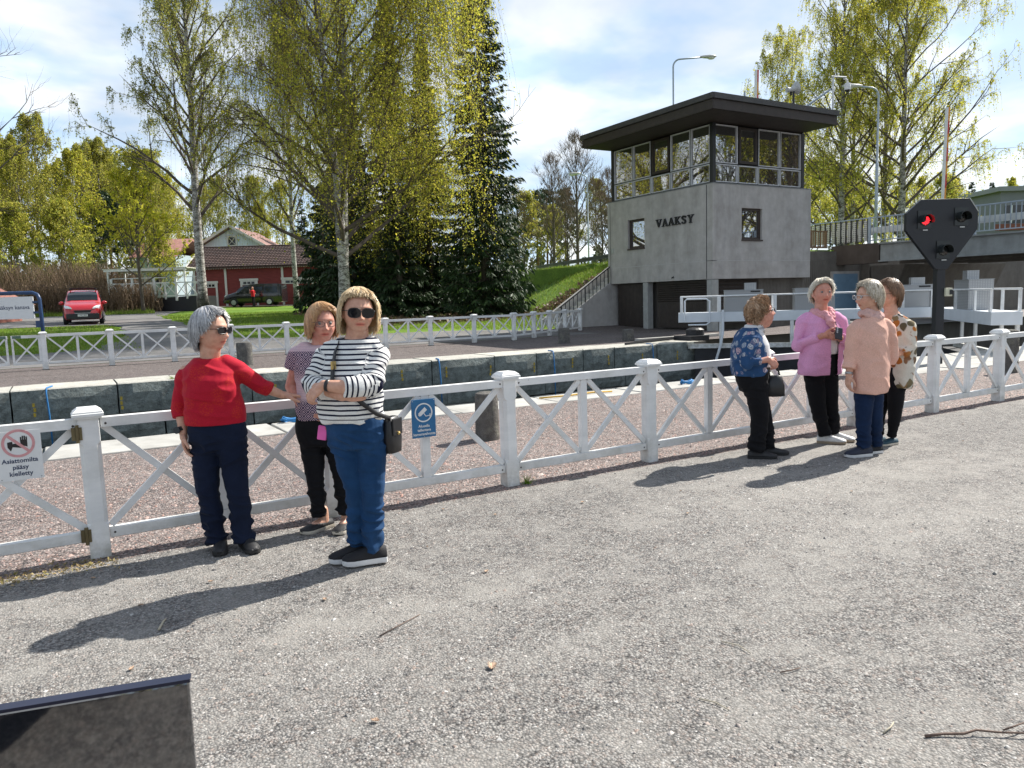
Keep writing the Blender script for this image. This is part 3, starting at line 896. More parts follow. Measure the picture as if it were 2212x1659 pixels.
m = MB(); m.box((2.75, 6.33, (GZ0 + GZ1) / 2), (5.0, .06, GZ1 - GZ0)); m.box((5.32, 3.2, (GZ0 + GZ1) / 2), (.06, 6.0, GZ1 - GZ0)); m.build('rear_glazing', GLASS, tw)
# roof
ROOFM = simple('bitumen_fascia', (0.05, 0.048, 0.046), 0.55, 0.0, 0.2, 3.0)
SOFFIT = simple('brown_soffit_board', (0.032, 0.022, 0.017), 0.7, 0.0, 0.3, 3.0)
x0, x1, y0, y1 = -1.55, 5.42, -1.55, 6.5
m = MB(); m.box(((x0 + x1) / 2, (y0 + y1) / 2, 8.38), (x1 - x0 - .1, y1 - y0 - .1, .36)); m.build('roof_deck', ROOFM, tw)
for (c, s) in (((x0 + .02, (y0 + y1) / 2, 8.36), (.05, y1 - y0, .34)), (((x0 + x1) / 2, y0 + .02, 8.36), (x1 - x0 - .1, .05, .34)), ((x1 - .02, (y0 + y1) / 2, 8.36), (.05, y1 - y0, .34))):
    m = MB(); m.box(c, s); m.build('fascia_board', DARKBROWN, tw)
for (c, s) in (((x0 - .03, (y0 + y1) / 2, 8.645), (.1, y1 - y0 + .12, .2)), (((x0 + x1) / 2, y0 - .03, 8.645), (x1 - x0 + .02, .1, .2)), ((x1 + .03, (y0 + y1) / 2, 8.645), (.1, y1 - y0 + .12, .2))):
    m = MB(); m.box(c, s); m.build('roof_edge', ROOFM, tw)
m = MB(); m.box(((x0 + x1) / 2, (y0 + y1) / 2, 8.62), (x1 - x0 - .04, y1 - y0 - .04, .1)); m.build('roof_membrane', ROOFM, tw)
k = 0; y = y0 + .08
while y < y1 - .1:      # soffit boards run along X
    m = MB(); m.box(((x0 + x1) / 2, y + .075, 8.188), (x1 - x0 - .14, .142, .018)); m.build('soffit_board', SOFFIT, tw); y += .15
# ground storey
PALEC = simple('pale_concrete', (.34, .345, .33), .85, 0, .15, 4, .15)
m = MB(); m.box((.17, .17, 1.03), (.34, .3, 2.07)); m.build('column', PALEC, tw)
m = MB(); m.box((.17, 4.1, 1.03), (.3, .32, 2.07)); m.build('column', PALEC, tw)
m = MB(); m.box((.31, 1.98, 1.06), (.06, 3.3, 1.98)); dl = m.build('garage_door', DARKBROWN, tw)
m = MB(); m.box((.31, 5.32, 1.06), (.06, 2.1, 1.98)); d2 = m.build('plank_door', DARKBROWN, tw)
y = .46
while y < 3.5:
    m = MB(); m.box((.272, y, .62), (.016, .088, 1.04)); m.build('board', DARKBROWN, dl); y += .1
y = 4.36
while y < 6.3:
    m = MB(); m.box((.272, y, 1.06), (.016, .088, 1.9)); m.build('board', DARKBROWN, d2); y += .1
z = 1.22
while z < 2.0:
    m = MB(); m.bar((.25, .4, z), (.25, 3.56, z), .05, .012, up=(.7, 0, .7)); m.build('louvre', DARKBROWN, dl); z += .09
m = MB(); m.tube([(.25, 4.42, 1.0), (.22, 4.42, 1.0), (.22, 4.52, 1.0)], .012, 6); m.build('door_handle', STEEL, d2)
m = MB(); m.box((1.72, .31, 1.15), (2.4, .06, 1.82)); lv = m.build('louvre_panel', DARKBROWN, tw)
z = .35
while z < 2.0:
    m = MB(); m.bar((.62, .25, z), (2.74, .25, z), .07, .014, up=(0, -.75, .66)); m.build('louvre', DARKBROWN, lv); z += .125
m = MB(); m.box((4.42, .36, 1.04), (2.9, .1, 2.06)); rb = m.build('ribbed_wall', CONC_DARK, tw)
x = 3.02
while x < 5.8:
    m = MB(); m.box((x, .305, 1.04), (.045, .02, 2.04)); m.build('rib', CONC_DARK, rb); x += .09
m = MB(); m.box((3.2, 3.6, 1.04), (5.2, 5.6, 2.06)); m.build('inner_core', CONC_DARK, tw)
m = MB(); m.box((-.006, 6.37, 2.62 + .98), (.03, .2, .2)); m.build('vent_plate', STEEL, tw)
m = MB(); m.tube([(-.0, 2.25, 2.25), (-.12, 2.25, 2.2)], .025, 8); m.build('spout', BLACK, tw)
# letters VAAKSY as raised slab-serif strokes
def letter(strokes):
    m = MB()
    for (xa, za, xb, zb, t) in strokes:
        d = Vector((xb - xa, 0, zb - za)).normalized(); s = Vector((-d.z, 0, d.x)) * t / 2
        a, b = Vector((xa, 0, za)), Vector((xb, 0, zb))
        m.prism([a - s, b - s, b + s, a + s], (0, .06, 0))
    return m
th, tn, sf = .085, .045, .04
def serif(x, z, w=.19): return (x - w / 2, z, x + w / 2, z, sf)
GL = {
 'V': [(.07, .44, .21, .02, th), (.36, .44, .22, .02, tn), serif(.08, .44), serif(.35, .44, .15)],
 'A': [(.06, .02, .20, .44, tn), (.20, .44, .36, .02, th), (.11, .15, .31, .15, tn), serif(.06, .02, .15), serif(.36, .02, .18)],
 'K': [(.09, .02, .09, .44, th), (.12, .2, .33, .43, tn), (.17, .25, .35, .03, th), serif(.09, .44), serif(.09, .02), serif(.33, .44, .15), serif(.35, .02, .15)],
 'Y': [(.07, .44, .2, .23, th), (.36, .44, .21, .22, tn), (.205, .23, .205, .02, th), serif(.08, .44), serif(.35, .44, .15), serif(.205, .02)],
 'S': [(.31, .34, .27, .42, tn), (.28, .425, .17, .445, .06), (.18, .44, .09, .38, th), (.085, .39, .1, .29, th), (.1, .3, .28, .19, th), (.28, .2, .32, .1, th), (.32, .12, .25, .03, th), (.26, .035, .14, .02, .06), (.15, .03, .075, .09, tn), (.08, .13, .08, .03, .035), (.325, .43, .325, .33, .035)],
}
LET = simple('black_letter', (0.012, 0.014, 0.018), 0.4)
LS = 0.62
yy = 3.30
for ch in 'VAAKSY':
    me = letter(GL[ch]).mesh('letter', LET)
    o = obj('letter', me, tw, (-.06, yy, 4.40)); o.rotation_euler = (0, 0, radians(-90)); o.scale = (.84, 1, .72)
    yy -= .385
# roof equipment
sp = thing('loudspeaker', 'grey horn loudspeaker on a short mast above the tower roof', 'loudspeaker', (26.1, 21.4, 8.72))
m = MB(); m.tube([(0, 0, -.05), (0, 0, .75)], .045, 8); m.build('mast', DARKSTEEL, sp)
m = MB(); m.tube([(-.22, .05, .78), (-.1, .04, .8), (.02, .02, .84), (.16, -.02, .88)], [.07, .09, .13, .26], 16, caps=True); m.tube([(-.32, .06, .78), (-.2, .05, .78)], .1, 10); m.build('horn', simple('horn_grey', (.45, .46, .45), .5), sp)
m = MB(); m.box((-.1, .04, .66), (.06, .06, .16)); m.build('bracket', DARKSTEEL, sp)
pc = thing('security_camera', 'white dome camera hanging from a bracket pole on the tower roof corner', 'camera', (28.0, 21.0, 8.72))
m = MB(); m.tube([(0, 0, 0), (0, 0, 1.45)], .035, 8); m.build('pole', simple('light_pole', (.6, .62, .64), .5), pc)
m = MB(); m.tube([(-.1, .02, 1.42), (.75, -.05, 1.47)], .04, 8); m.build('arm', STEEL, pc)
m = MB(); m.tube([(.62, -.05, 1.4), (.8, -.05, 1.38), (.85, -.05, 1.25)], .04, 8); m.lathe([(.0, 1.28), (.1, 1.25), (.13, 1.1), (.115, .98), (.0, .97)], (.85, -.05, 0), 12); m.build('housing', simple('white_plastic', (.7, .7, .7), .35), pc)
m = MB(); m.ball((.85, -.05, .975), .1, 10); m.build('dome', simple('dark_dome', (.02, .02, .025), .08), pc)
gr = thing('roof_rail', 'sloping grey steel tube on the tower roof beside the loudspeaker', 'rail', (26.2, 21.3, 8.7))
m = MB(); m.tube([(.4, .3, .02), (1.72, -.25, .95)], .04, 8); m.build('tube', GREYBLUE, gr)
ms = thing('antenna', 'short grey antenna rod on the tower roof left of the boom', 'antenna', (24.2, 22.2, 8.7))
m = MB(); m.tube([(0, 0, 0), (0, 0, .75)], [.05, .03], 8); m.build('rod', GREYBLUE, ms)

# ================================================================== STAIRS beside the tower
st = thing('stairway', 'concrete stairway with railing climbing the grass bank behind the tower', 'stairs', (19.8, 28.9, 0))
NS = 18
for k in range(NS):
    m = MB(); m.box((.15 + k * .29, .75, .0925 * (k + 1)), (.30, 1.3, .185 * (k + 1) - .004)); m.build('step', CONC_STRIP, st)
m = MB(); m.prism([(-.2, 0, -.3), (5.6, 0, -.3), (5.6, 0, 3.75), (5.2, 0, 3.65), (-.2, 0, .3)], (0, .14, 0)); m.build('side_wall', CONC, st)
m = MB(); m.prism([(-.2, 1.45, -.3), (5.6, 1.45, -.3), (5.6, 1.45, 3.9), (5.2, 1.45, 3.75), (-.2, 1.45, .45)], (0, .16, 0)); m.build('far_wall', CONC, st)
for yy in (.07,):
    m = MB(); m.tube([(-.1, yy, 1.05), (5.2, yy, 4.4)], .028, 6); m.build('handrail', DARKSTEEL, st)
    for k in range(24):
        x = .0 + k * .225; zb = .3 + (3.35 / 5.4) * (x + .2); m = MB(); m.tube([(x, yy, zb), (x, yy, 1.05 + (3.35 / 5.3) * (x + .1))], .018 if k % 6 else .03, 5); m.build('baluster', DARKSTEEL, st)

# ================================================================== RETAINING WALL, ABUTMENT, BRIDGE
rw = thing('retaining_wall', 'dark ribbed concrete retaining wall with a blue steel door under the bridge', 'wall', (28.5, 24.4, 0))
m = MB(); m.box((5.5, .2, 1.66), (11.0, .4, 3.4)); m.build('wall_panel', CONC_DARK, rw)
x = .08
k = 0
while x < 10.9:
    if not (3.95 < x < 6.35):
        m = MB(); m.box((x, -.012, 1.5), (.06, .022, 2.9)); m.build('rib', CONC_DARK, rw)
    x += .15
BLUE_DOOR = simple('blue_door_paint', (0.16, 0.27, 0.38), 0.5, 0, .12, 2.0)
m = MB(); m.box((5.14, -.03, 1.18), (2.16, .06, 2.42)); dframe = m.build('door_frame', CONC, rw)
m = MB(); m.box((5.14, -.068, 1.14), (1.86, .02, 2.26)); bd = m.build('door', BLUE_DOOR, rw)
m = MB(); m.tube([(4.36, -.085, 1.1), (4.36, -.14, 1.1), (4.5, -.14, 1.1)], .012, 6); m.build('handle', STEEL, bd)
m = MB(); m.tube([(.9, -.06, 2.1), (.9, -.06, 2.9), (1.3, -.06, 2.9), (2.2, -.06, 2.95)], .035, 6); m.build('pipe', STEEL, rw)

br = thing('road_bridge', 'grey steel girder road bridge with railings crossing over the canal', 'bridge', (33.0, 24.7, 0))
m = MB(); m.box((.35, -1.28, 3.15), (.7, 2.56, .92)); m.build('abutment_block', M_concrete('concrete_brown', (.085, .07, .06)), br)
GIRDER = M_concrete('girder_paint', (0.27, 0.29, 0.29))
y = -2.62
k = 0
while y > -38:
    L = 3.4
    m = MB(); m.box((.03, y - L / 2 + .01, 3.16), (.06, L - .03, .74)); sg = m.build('girder_plate', GIRDER, br)
    m = MB(); m.box((-.06, y - L + .0, 3.2), (.12, .12, .86)); m.build('stiffener', GIRDER, br)
    y -= L
m = MB(); m.box((.0, -20.4, 2.76), (.26, 35.6, .06)); m.build('lower_flange', GIRDER, br)
m = MB(); m.box((.05, -20.4, 3.57), (.36, 35.6, .07)); m.build('edge_beam', GIRDER, br)
m = MB(); m.box((4.0, -20.4, 3.35), (7.8, 35.5, .3)); m.build('deck', CONC_DARK, br)
for xx in (1.6, 3.6, 5.6, 7.4):
    m = MB(); m.box((xx, -20.4, 2.9), (.3, 35.5, .55)); m.build('beam', CONC_DARK, br)
m = MB(); m.box((26.95, -.5, .2), (50, .5, 5.5)); m.build('abutment_wall', CONC_DARK, br)
m = MB(); m.prism([(2.0, -2.6, 2.62), (2.0, -.8, 2.62), (2.0, -.8, -.5), (2.0, -1.2, -.5)], (9, 0, 0)); m.build('wing_wall', CONC_DARK, br)
m = MB(); m.box((4.0, -19.5, -.2), (8.0, 1.2, 6.0)); m.build('pier', CONC_DARK, br)
rl = thing('bridge_railing', 'grey steel railing with upright bars and a crash rail along the bridge edge', 'railing', (33.05, 24.6, 3.6))
y = -1.9
m = MB(); m.tube([(0, 1.4, 1.18), (0, -37, 1.18)], .035, 6); m.build('top_rail', GREYBLUE, rl)
m = MB(); m.tube([(0, -1.9, .14), (0, -37, .14)], .025, 6); m.build('bottom_rail', GREYBLUE, rl)
m = MB(); m.box((.28, -18, .62), (.06, 38, .28)); m.build('crash_rail', STEEL, rl)
balm = MB(); balm.box((0, 0, .66), (.03, .03, 1.0)); balm = balm.mesh('baluster', GREYBLUE)
pstm = MB(); pstm.box((0, 0, .6), (.09, .14, 1.25)); pstm = pstm.mesh('post', GREYBLUE)
k = 0
while y > -37:
    if k % 12 == 0: obj('post', pstm, rl, (0, y, 0))
    else: obj('baluster', balm, rl, (0, y, 0))
    y -= .2; k += 1
PERF, pnt, pb = new_mat('perforated_panel')
pv = N(pnt, 'TexVoronoi', Scale=1.0); pv.inputs['Randomness'].default_value = 0.0
pnt.links.new(coords(pnt, 'Object', (11, 11, 11)), pv.inputs['Vector'])
pnt.links.new(ramp(pnt, pv.outputs['Distance'], [(.26, (.03, .03, .03)), (.3, (.52, .53, .50))]), pb.inputs['Base Color']); pb.inputs['Roughness'].default_value = .5
for k in range(11):
    y = 1.3 - k * .29
    m = MB(); m.box((0, y - .1, .62), (.012, .18, .95)); m.build('perforated_panel', PERF, rl)
    m = MB(); m.box((-.02, y - .235, .62), (.05, .05, 1.08)); m.build('panel_post', DARKSTEEL, rl)
wr = thing('wooden_railing', 'brown wooden railing on the landing between tower and bridge', 'railing', (29.3, 24.5, 3.45))
WOOD = simple('brown_oiled_wood', (0.19, 0.115, 0.06), 0.6, 0, .25, 5)
m = MB(); m.box((1.4, 0, .86), (3.4, .09, .06)); m.build('top_rail', WOOD, wr)
m = MB(); m.box((1.4, 0, .1), (3.4, .05, .08)); m.build('bottom_rail', WOOD, wr)
for k in range(19):
    m = MB(); m.box((-.25 + k * .18, 0, .48), (.05 if k % 6 else .1, .04 if k % 6 else .1, .7)); m.build('baluster', WOOD, wr)
gd = thing('guard_rail', 'dark steel crash barrier along the road on top of the grass bank', 'guard rail', (0, 0, 0))
P0, P1 = Vector((26.9, 31.3, Tz(28, 31) - .2)), Vector((32.5, 51.0, 3.25))
m = MB()
for dz in (-.07, .07): m.bar(P0 + Vector((0, 0, .62 + dz)), P1 + Vector((0, 0, .62 + dz)), .06, .11)
m.bar(P0 + Vector((.04, 0, .62)), P1 + Vector((.04, 0, .62)), .05, .08); m.build('beam', simple('weathered_rail', (.10, .11, .11), .55, .4), gd)
for k in range(7):
    p = P0.lerp(P1, k / 6); m = MB(); m.box((p.x + .1, p.y, p.z + .25), (.1, .1, .95)); m.build('post', DARKSTEEL, gd)
# ================================================================== LOCK GATE
WHITE_STEEL = simple('white_steel_paint', (0.66, 0.70, 0.74), 0.4, 0, .06, 3.0)
DIAMOND, dnt, db = new_mat('checker_plate')
dv = N(dnt, 'TexVoronoi', Scale=1.0); dv.inputs['Randomness'].default_value = 0.0
dnt.links.new(coords(dnt, 'Object', (18, 18, 26)), dv.inputs['Vector'])
dnt.links.new(ramp(dnt, dv.outputs['Distance'], [(.2, (.52, .53, .53)), (.5, (.32, .33, .34))]), db.inputs['Base Color'])
db.inputs['Metallic'].default_value = .6; db.inputs['Roughness'].default_value = .42
bump(dnt, db, dv.outputs['Distance'], .5, .01)
def gate_leaf(name, label, A, B, boxes, rail_posts, legs):
    A, B = Vector(A), Vector(B); L = (B - A).length; ang = math.atan2(B.y - A.y, B.x - A.x)
    r = thing(name, label, 'lock gate', (A.x, A.y, 0), ang)
    m = MB(); m.box((L / 2, 0, .78), (L, .62, .30)); m.build('walkway_beam', WHITE_STEEL, r, bevel=.008)
    m = MB(); m.box((L / 2, 0, -.95), (L - 1.0, .45, 1.55)); m.build('leaf_body', DARKSTEEL, r)
    m = MB(); m.box((L / 2, -.26, -.12), (L - .6, .12, .14)); m.build('lower_rail', WHITE, r)
    m = MB(); m.tube([(.06, -.29, 1.43), (L - .05, -.29, 1.43)], .024, 8); m.tube([(.06, .29, 1.43), (L - .05, .29, 1.43)], .024, 8); m.build('handrail', WHITE, r)
    for x in rail_posts:
        for y in (-.29, .29):
            m = MB(); m.box((x, y, 1.18), (.09, .05, .5)); m.build('rail_post', WHITE, r)
    for x in legs:
        m = MB(); m.box((x, -.26, .28), (.1, .07, .7)); m.build('leg', WHITE, r)
    return r
lg = gate_leaf('lock_gate', 'white steel lock gate walkway with railing running from the far bank to mid canal', (17.05, 18.35, 0), (22.45, 13.25, 0), 2, (.1, 1.25, 2.9, 4.2, 5.4, 6.5, 7.3), (1.3, 2.2, 3.4, 5.0, 6.6))
def plant_box(parent_name, label, loc, ang, s, top):
    b = thing('equipment_box', label, 'box', loc, ang, 'checker plate boxes on the lock gates')
    m = MB(); m.box((0, 0, s[2] / 2), s); m.build('casing', DIAMOND, b, bevel=.006)
    m = MB(); m.box((s[0] * .18, 0, s[2] + top / 2), (s[0] * .3, s[1] * .5, top)); m.build('upper_casing', DIAMOND, b)
    m = MB(); m.box((0, 0, s[2] + .006), (s[0] + .03, s[1] + .03, .01)); m.build('lid', STEEL, b)
    m = MB(); m.box((s[0] * .3, -s[1] / 2 - .004, s[2] - .05), (s[0] * .25, .008, .05)); m.build('handle', BLACK, b)
    return b
gdir = Vector((22.45 - 17.05, 13.25 - 18.35, 0)).normalized(); gang = math.atan2(gdir.y, gdir.x)
def on_gate(t): p = Vector((17.05, 18.35, .932)) + gdir * t; return (p.x, p.y, p.z)
plant_box('', 'steel equipment box behind the curly haired woman in the blue jacket', on_gate(1.98), gang, (1.15, .5, .66), .22)
plant_box('', 'steel equipment box behind the white haired woman in pink', on_gate(4.05), gang, (1.15, .5, .66), .22)
plant_box('', 'steel equipment box left of the black signal post', on_gate(6.72), gang, (1.25, .5, .66), .22)
rg = gate_leaf('lock_gate', 'white steel lock gate walkway ending near the right picture edge', (18.15, 9.05, 0), (22.0, 12.7, 0), 1, (.15, 1.3, 2.9, 4.6), (.15, 1.2, 3.2, 4.4))
r2 = Vector((22.0 - 18.15, 12.7 - 9.05, 0)).normalized()
p = Vector((18.15, 9.05, .932)) + r2 * 2.55
plant_box('', 'steel equipment box right of the black signal post', tuple(p), math.atan2(r2.y, r2.x), (1.3, .55, .74), .24)
# tube frame on the left end of the gate walkway
lf = thing('ladder_frame', 'white bent tube grab frame at the left end of the gate walkway', 'grab rail', (17.05, 18.35, 0), gang)
m = MB(); m.tube([(.2, -.36, .7), (.2, -.36, 1.3), (.26, -.36, 1.36), (.85, -.36, 1.36), (.95, -.36, 1.28), (.95, -.36, .62), (.85, -.36, .55), (.3, -.36, .55)], .025, 8); m.build('tube', WHITE_STEEL, lf)
m = MB(); m.tube([(1.35, -.36, 1.0), (1.35, -.40, .3), (1.28, -.42, -.1), (1.15, -.42, -.55), (1.15, -.42, -1.0)], .04, 6); m.build('fender_bar', WHITE_STEEL, lf)
ys_ = thing('warning_sign', 'yellow warning plate on the dark lock gate beside the woman in blue', 'sign', (17.05, 18.35, 0), gang)
m = MB(); m.box((2.25, -.24, -.42), (.42, .012, .36)); m.build('plate', simple('yellow_sign', (.62, .44, .02), .5), ys_)
for k, s in enumerate(('VAROITUS', 'KYNNYS')):
    obj('lettering', text_mesh(s, .085, BLACK, .001), ys_, (2.25, -.248, -.38 - k * .12), (pi / 2, 0, 0))
y2 = thing('warning_sign', 'small yellow plate on the quay seen through the fence right of the signal', 'sign', (16.6, 11.2, 0), gang)
m = MB(); m.box((0, 0, -.12), (.5, .02, .2)); m.build('plate', simple('yellow_sign_b', (.62, .44, .02), .5), y2)
m = MB(); m.box((0, .05, -.2), (.6, .06, .4)); m.build('backing', DARKSTEEL, y2)
# machinery rods and quay irons on the far side of the chamber
ir = thing('gate_machinery', 'black iron gate machinery lying on the far quay at the chamber edge', 'machinery', (15.6, 18.2, 0))
m = MB(); m.bar((-.6, .3, .05), (2.3, .9, .07), .07, .06); m.bar((.2, .8, .05), (2.2, 1.1, .09), .05, .05); m.build('rod', DARKSTEEL, ir)
m = MB(); m.box((2.3, .45, .08), (.8, .8, .16)); m.lathe([(.3, 0), (.3, .2), (.2, .26), (0, .26)], (2.5, .5, .14), 14); m.build('hinge_block', DARKSTEEL, ir)
m = MB(); m.box((2.6, 1.4, .05), (3.6, .25, .1)); m.build('plinth', CONC_STRIP, ir)

# ================================================================== TRAFFIC SIGNAL
R2 = radians(-30.5)
sg = thing('canal_signal', 'black heart shaped canal signal board on a post with one red lamp lit', 'signal', (14.85, 8.65, 0), R2)
SIGB = simple('signal_black', (0.011, 0.013, 0.017), 0.42, 0, .1)
m = MB(); m.box((0.0, .05, 1.1), (.16, .16, 2.2)); m.build('post', SIGB, sg, bevel=.01)
m = MB()
poly = [(-.12, 1.86), (.10, 1.86), (.66, 2.62), (.66, 2.94), (.48, 3.20), (-.44, 3.20), (-.72, 2.95), (-.72, 2.62)]
m.prism([(x, -.05, z) for x, z in poly], (0, .10, 0)); m.build('board', SIGB, sg, bevel=.006)
EDGE = simple('pale_edge', (.5, .52, .5), .5)
m = MB(); m.bar((.66, -.045, 2.95), (.49, -.045, 3.2), .02, .012); m.build('edge_trim', EDGE, sg)
RED = M_emit('red_lamp', (1.0, 0.02, 0.03), 3.0)
LENS = simple('dark_lens', (0.02, 0.022, 0.022), 0.12)
HOODM = simple('hood_plate', (0.016, 0.02, 0.02), 0.3)
for k, (x, z) in enumerate(((-.38, 2.82), (.33, 2.86), (.0, 2.24))):
    hd = MB(); hd.box((x, -.06, z), (.26, .02, .34)); lamp = hd.build('lamp_panel', HOODM, sg)
    m = MB(); m.lathe([(.0, 0), (.09, 0), (.095, .012), (.0, .03)], (0, 0, 0), 18); l = m.build('lens', LENS, lamp, True); l.location = (x, -.072, z - .02); l.rotation_euler = (pi / 2, 0, 0)
    if k == 0:
        m = MB()
        for i in range(9):
            for j in range(9):
                u, v = (i - 4) * .02, (j - 4) * .02
                if u * u + v * v < .0068 and not ((u + .045) ** 2 + (v - .035) ** 2 < .0042) :
                    m.lathe([(0, 0), (.0085, 0), (0, .006)], (u, v, 0), 6)
        l = m.build('led_cluster', RED, lamp); l.location = (x, -.104, z - .02); l.rotation_euler = (pi / 2, 0, 0)
    m = MB(); n = 14; R = .105          # hood: open half tube shading the lens
    for i in range(n):
        a0, a1 = pi * (i - 1.5) / (n - 3), pi * (i - .5) / (n - 3)
        p0, p1 = (R * cos(a0), R * sin(a0)), (R * cos(a1), R * sin(a1))
        m.prism([(x + p0[0], -.07, z - .02 + p0[1]), (x + p1[0], -.07, z - .02 + p1[1]), (x + p1[0] * 1.06, -.07, z - .02 + p1[1] * 1.06), (x + p0[0] * 1.06, -.07, z - .02 + p0[1] * 1.06)], (0, -.17 , 0))
    m.build('hood', RED if False else HOODM, lamp)
    m = MB(); m.box((x + .02, -.065, z - .2), (.09, .01, .02)); m.build('label_plate', EDGE, lamp)
m = MB(); m.box((.13, -.04, 1.42), (.13, .09, .16)); bx = m.build('control_box', simple('beige_box', (.55, .55, .42), .5), sg, bevel=.006)
m = MB(); m.box((.165, -.09, 1.42), (.055, .02, .09)); m.build('cover', BLACK, bx)

# bollards of granite
def bollard(loc, r, h, label, seed):
    b = thing('bollard', label, 'bollard', loc, 0, 'granite mooring bollards on the quays')
    rr = random.Random(seed); m = MB()
    prof = [(r * 1.02, -.1), (r * 1.0, .0), (r * .97, h * .3), (r * .98, h * .6), (r * .95, h * .9), (r * .88, h * .975), (r * .6, h), (0.001, h * 1.01)]
    m.lathe([(p * (1 + rr.uniform(-.02, .02)), z) for p, z in prof], n=20); o = m.build('shaft', GRANITE_POST, b); autosmooth(o, 50)
    return b
bollard((4.01, 7.38, 0), .135, .53, 'grey granite bollard standing on the pink gravel behind the fence post', 1)
bollard((4.16, 20.9, 0), .21, .62, 'granite bollard on the far quay beside the woman in red', 2)
bollard((14.5, 21.1, 0), .2, .52, 'granite bollard on the far quay below the end of the bent fence', 3)
bollard((16.5, 20.2, 0), .2, .4, 'low dark bollard on the far quay near the tower corner', 4)
bollard((14.3, 7.05, 0), .13, .75, 'dark bollard behind the fence near the right picture edge', 5)

# ropes
ROPE = simple('blue_rope', (0.02, 0.17, 0.42), 0.7)
ROPEY = simple('yellow_rope', (0.6, 0.36, 0.05), 0.7)
def rope(pts, label, mat=ROPE, r=.016, grp='blue mooring ropes on the quay stones'):
    m = MB(); P = [Vector(p) for p in pts]; m.tube(P, r, 6); o = m.build('mooring_rope', mat, None, True); return tag(o, label, 'rope', grp)
for k, (x, lab) in enumerate(((-.31, 'blue rope hanging down the canal wall left of the woman in red'), (8.4, 'blue rope loop over the wall stones right of the striped top'), (11.95, 'blue rope hanging over the canal wall nearest the bend of the far fence'), (15.6, 'blue rope hanging at the right end of the granite wall'))):
    rope([(x + .1, 18.35, .03), (x + .05, 18.1, .035), (x, 17.96, .03), (x - .01, 17.91, -.08), (x + .01, 17.9, -.5), (x + .02, 17.9, -1.3)], lab)
def heap(x, y, s, label):
    pts = []
    for k in range(40):
        t = k * .62; pts.append((x + s * cos(t) * (1 + .2 * sin(k)), y + s * .45 * sin(t), .03 + .02 * sin(k * 1.3) + .0012 * k))
    rope(pts, label, ROPE, .014)
heap(2.55, 10.05, .13, 'small coil of blue rope on the quay edge between the two left women')
heap(9.1, 9.6, .12, 'small blue rope end on the quay edge beyond the second fence panel')
heap(12.0, 9.2, .2, 'blue rope heap on the quay paving left of the signal foot')
rope([(6.2, 9.72, .03), (6.7, 9.66, .03), (7.2, 9.72, .03), (7.5, 9.6, .03)], 'yellow hose lying along the near quay edge', ROPEY, .014, None)

# ================================================================== SIGNS
SIGN_BLUE = simple('sign_blue', (0.012, 0.13, 0.30), 0.4, 0, .06)
SIGN_WHITE = simple('sign_white', (0.72, 0.73, 0.73), 0.45, 0, .04)
SIGN_RED = simple('sign_faded_red', (0.62, 0.30, 0.31), 0.5, 0, .12, 30)
TXT_DARK = simple('sign_dark_blue', (0.02, 0.04, 0.10), 0.5)
BLUE_FRAME = simple('blue_tube', (0.018, 0.05, 0.13), 0.4)
cs = thing('camera_sign', 'blue camera surveillance sign fixed to the fence beside the striped top', 'sign', (2.352, 5.345, .655))
m = MB(); m.box((0, 0, 0), (.198, .006, .296)); m.build('plate', SIGN_BLUE, cs, bevel=.002)
m = MB(); n = 40
for i in range(n):
    a0, a1 = 2 * pi * i / n, 2 * pi * (i + 1) / n
    m.prism([(R * cos(a), -.0045, .045 + R * sin(a)) for R, a in ((.074, a0), (.074, a1), (.064, a1), (.064, a0))], (0, -.001, 0))
def poly2(pts): m.prism([(x, -.0045, z) for x, z in pts], (0, -.001, 0))
c, s_ = cos(radians(40)), sin(radians(40))
def rp(x, z): return (-.008 + x * c - z * s_, .052 + x * s_ + z * c)
poly2([rp(-.036, -.015), rp(.036, -.015), rp(.036, .015), rp(-.036, .015)]); poly2([rp(-.044, -.009), rp(-.037, -.009), rp(-.037, .009), rp(-.044, .009)])
for (a, b, t) in (((.0, .042), (.018, .015), .006), ((.017, .016), (.052, .020), .006), ((.053, .008), (.053, .034), .008)):
    d = Vector((b[0] - a[0], 0, b[1] - a[1])).normalized(); q = Vector((-d.z, 0, d.x)) * t / 2
    poly2([(a[0] - q.x, a[1] - q.z), (b[0] - q.x, b[1] - q.z), (b[0] + q.x, b[1] + q.z), (a[0] + q.x, a[1] + q.z)])
m.build('pictogram', SIGN_WHITE, cs)
for k, s in enumerate(('Alueella', 'tallentava', 'kameravalvonta')):
    obj('lettering', text_mesh(s, .029, SIGN_WHITE, .0005, bold=.0006), cs, (0, -.0045, -.068 - k * .031), (pi / 2, 0, 0))
m = MB()
for (x, z) in ((-.09, .138), (.09, .138), (0, -.14)): m.ball((x, -.004, z), .0045, 6)
m.build('screw', STEEL, cs)

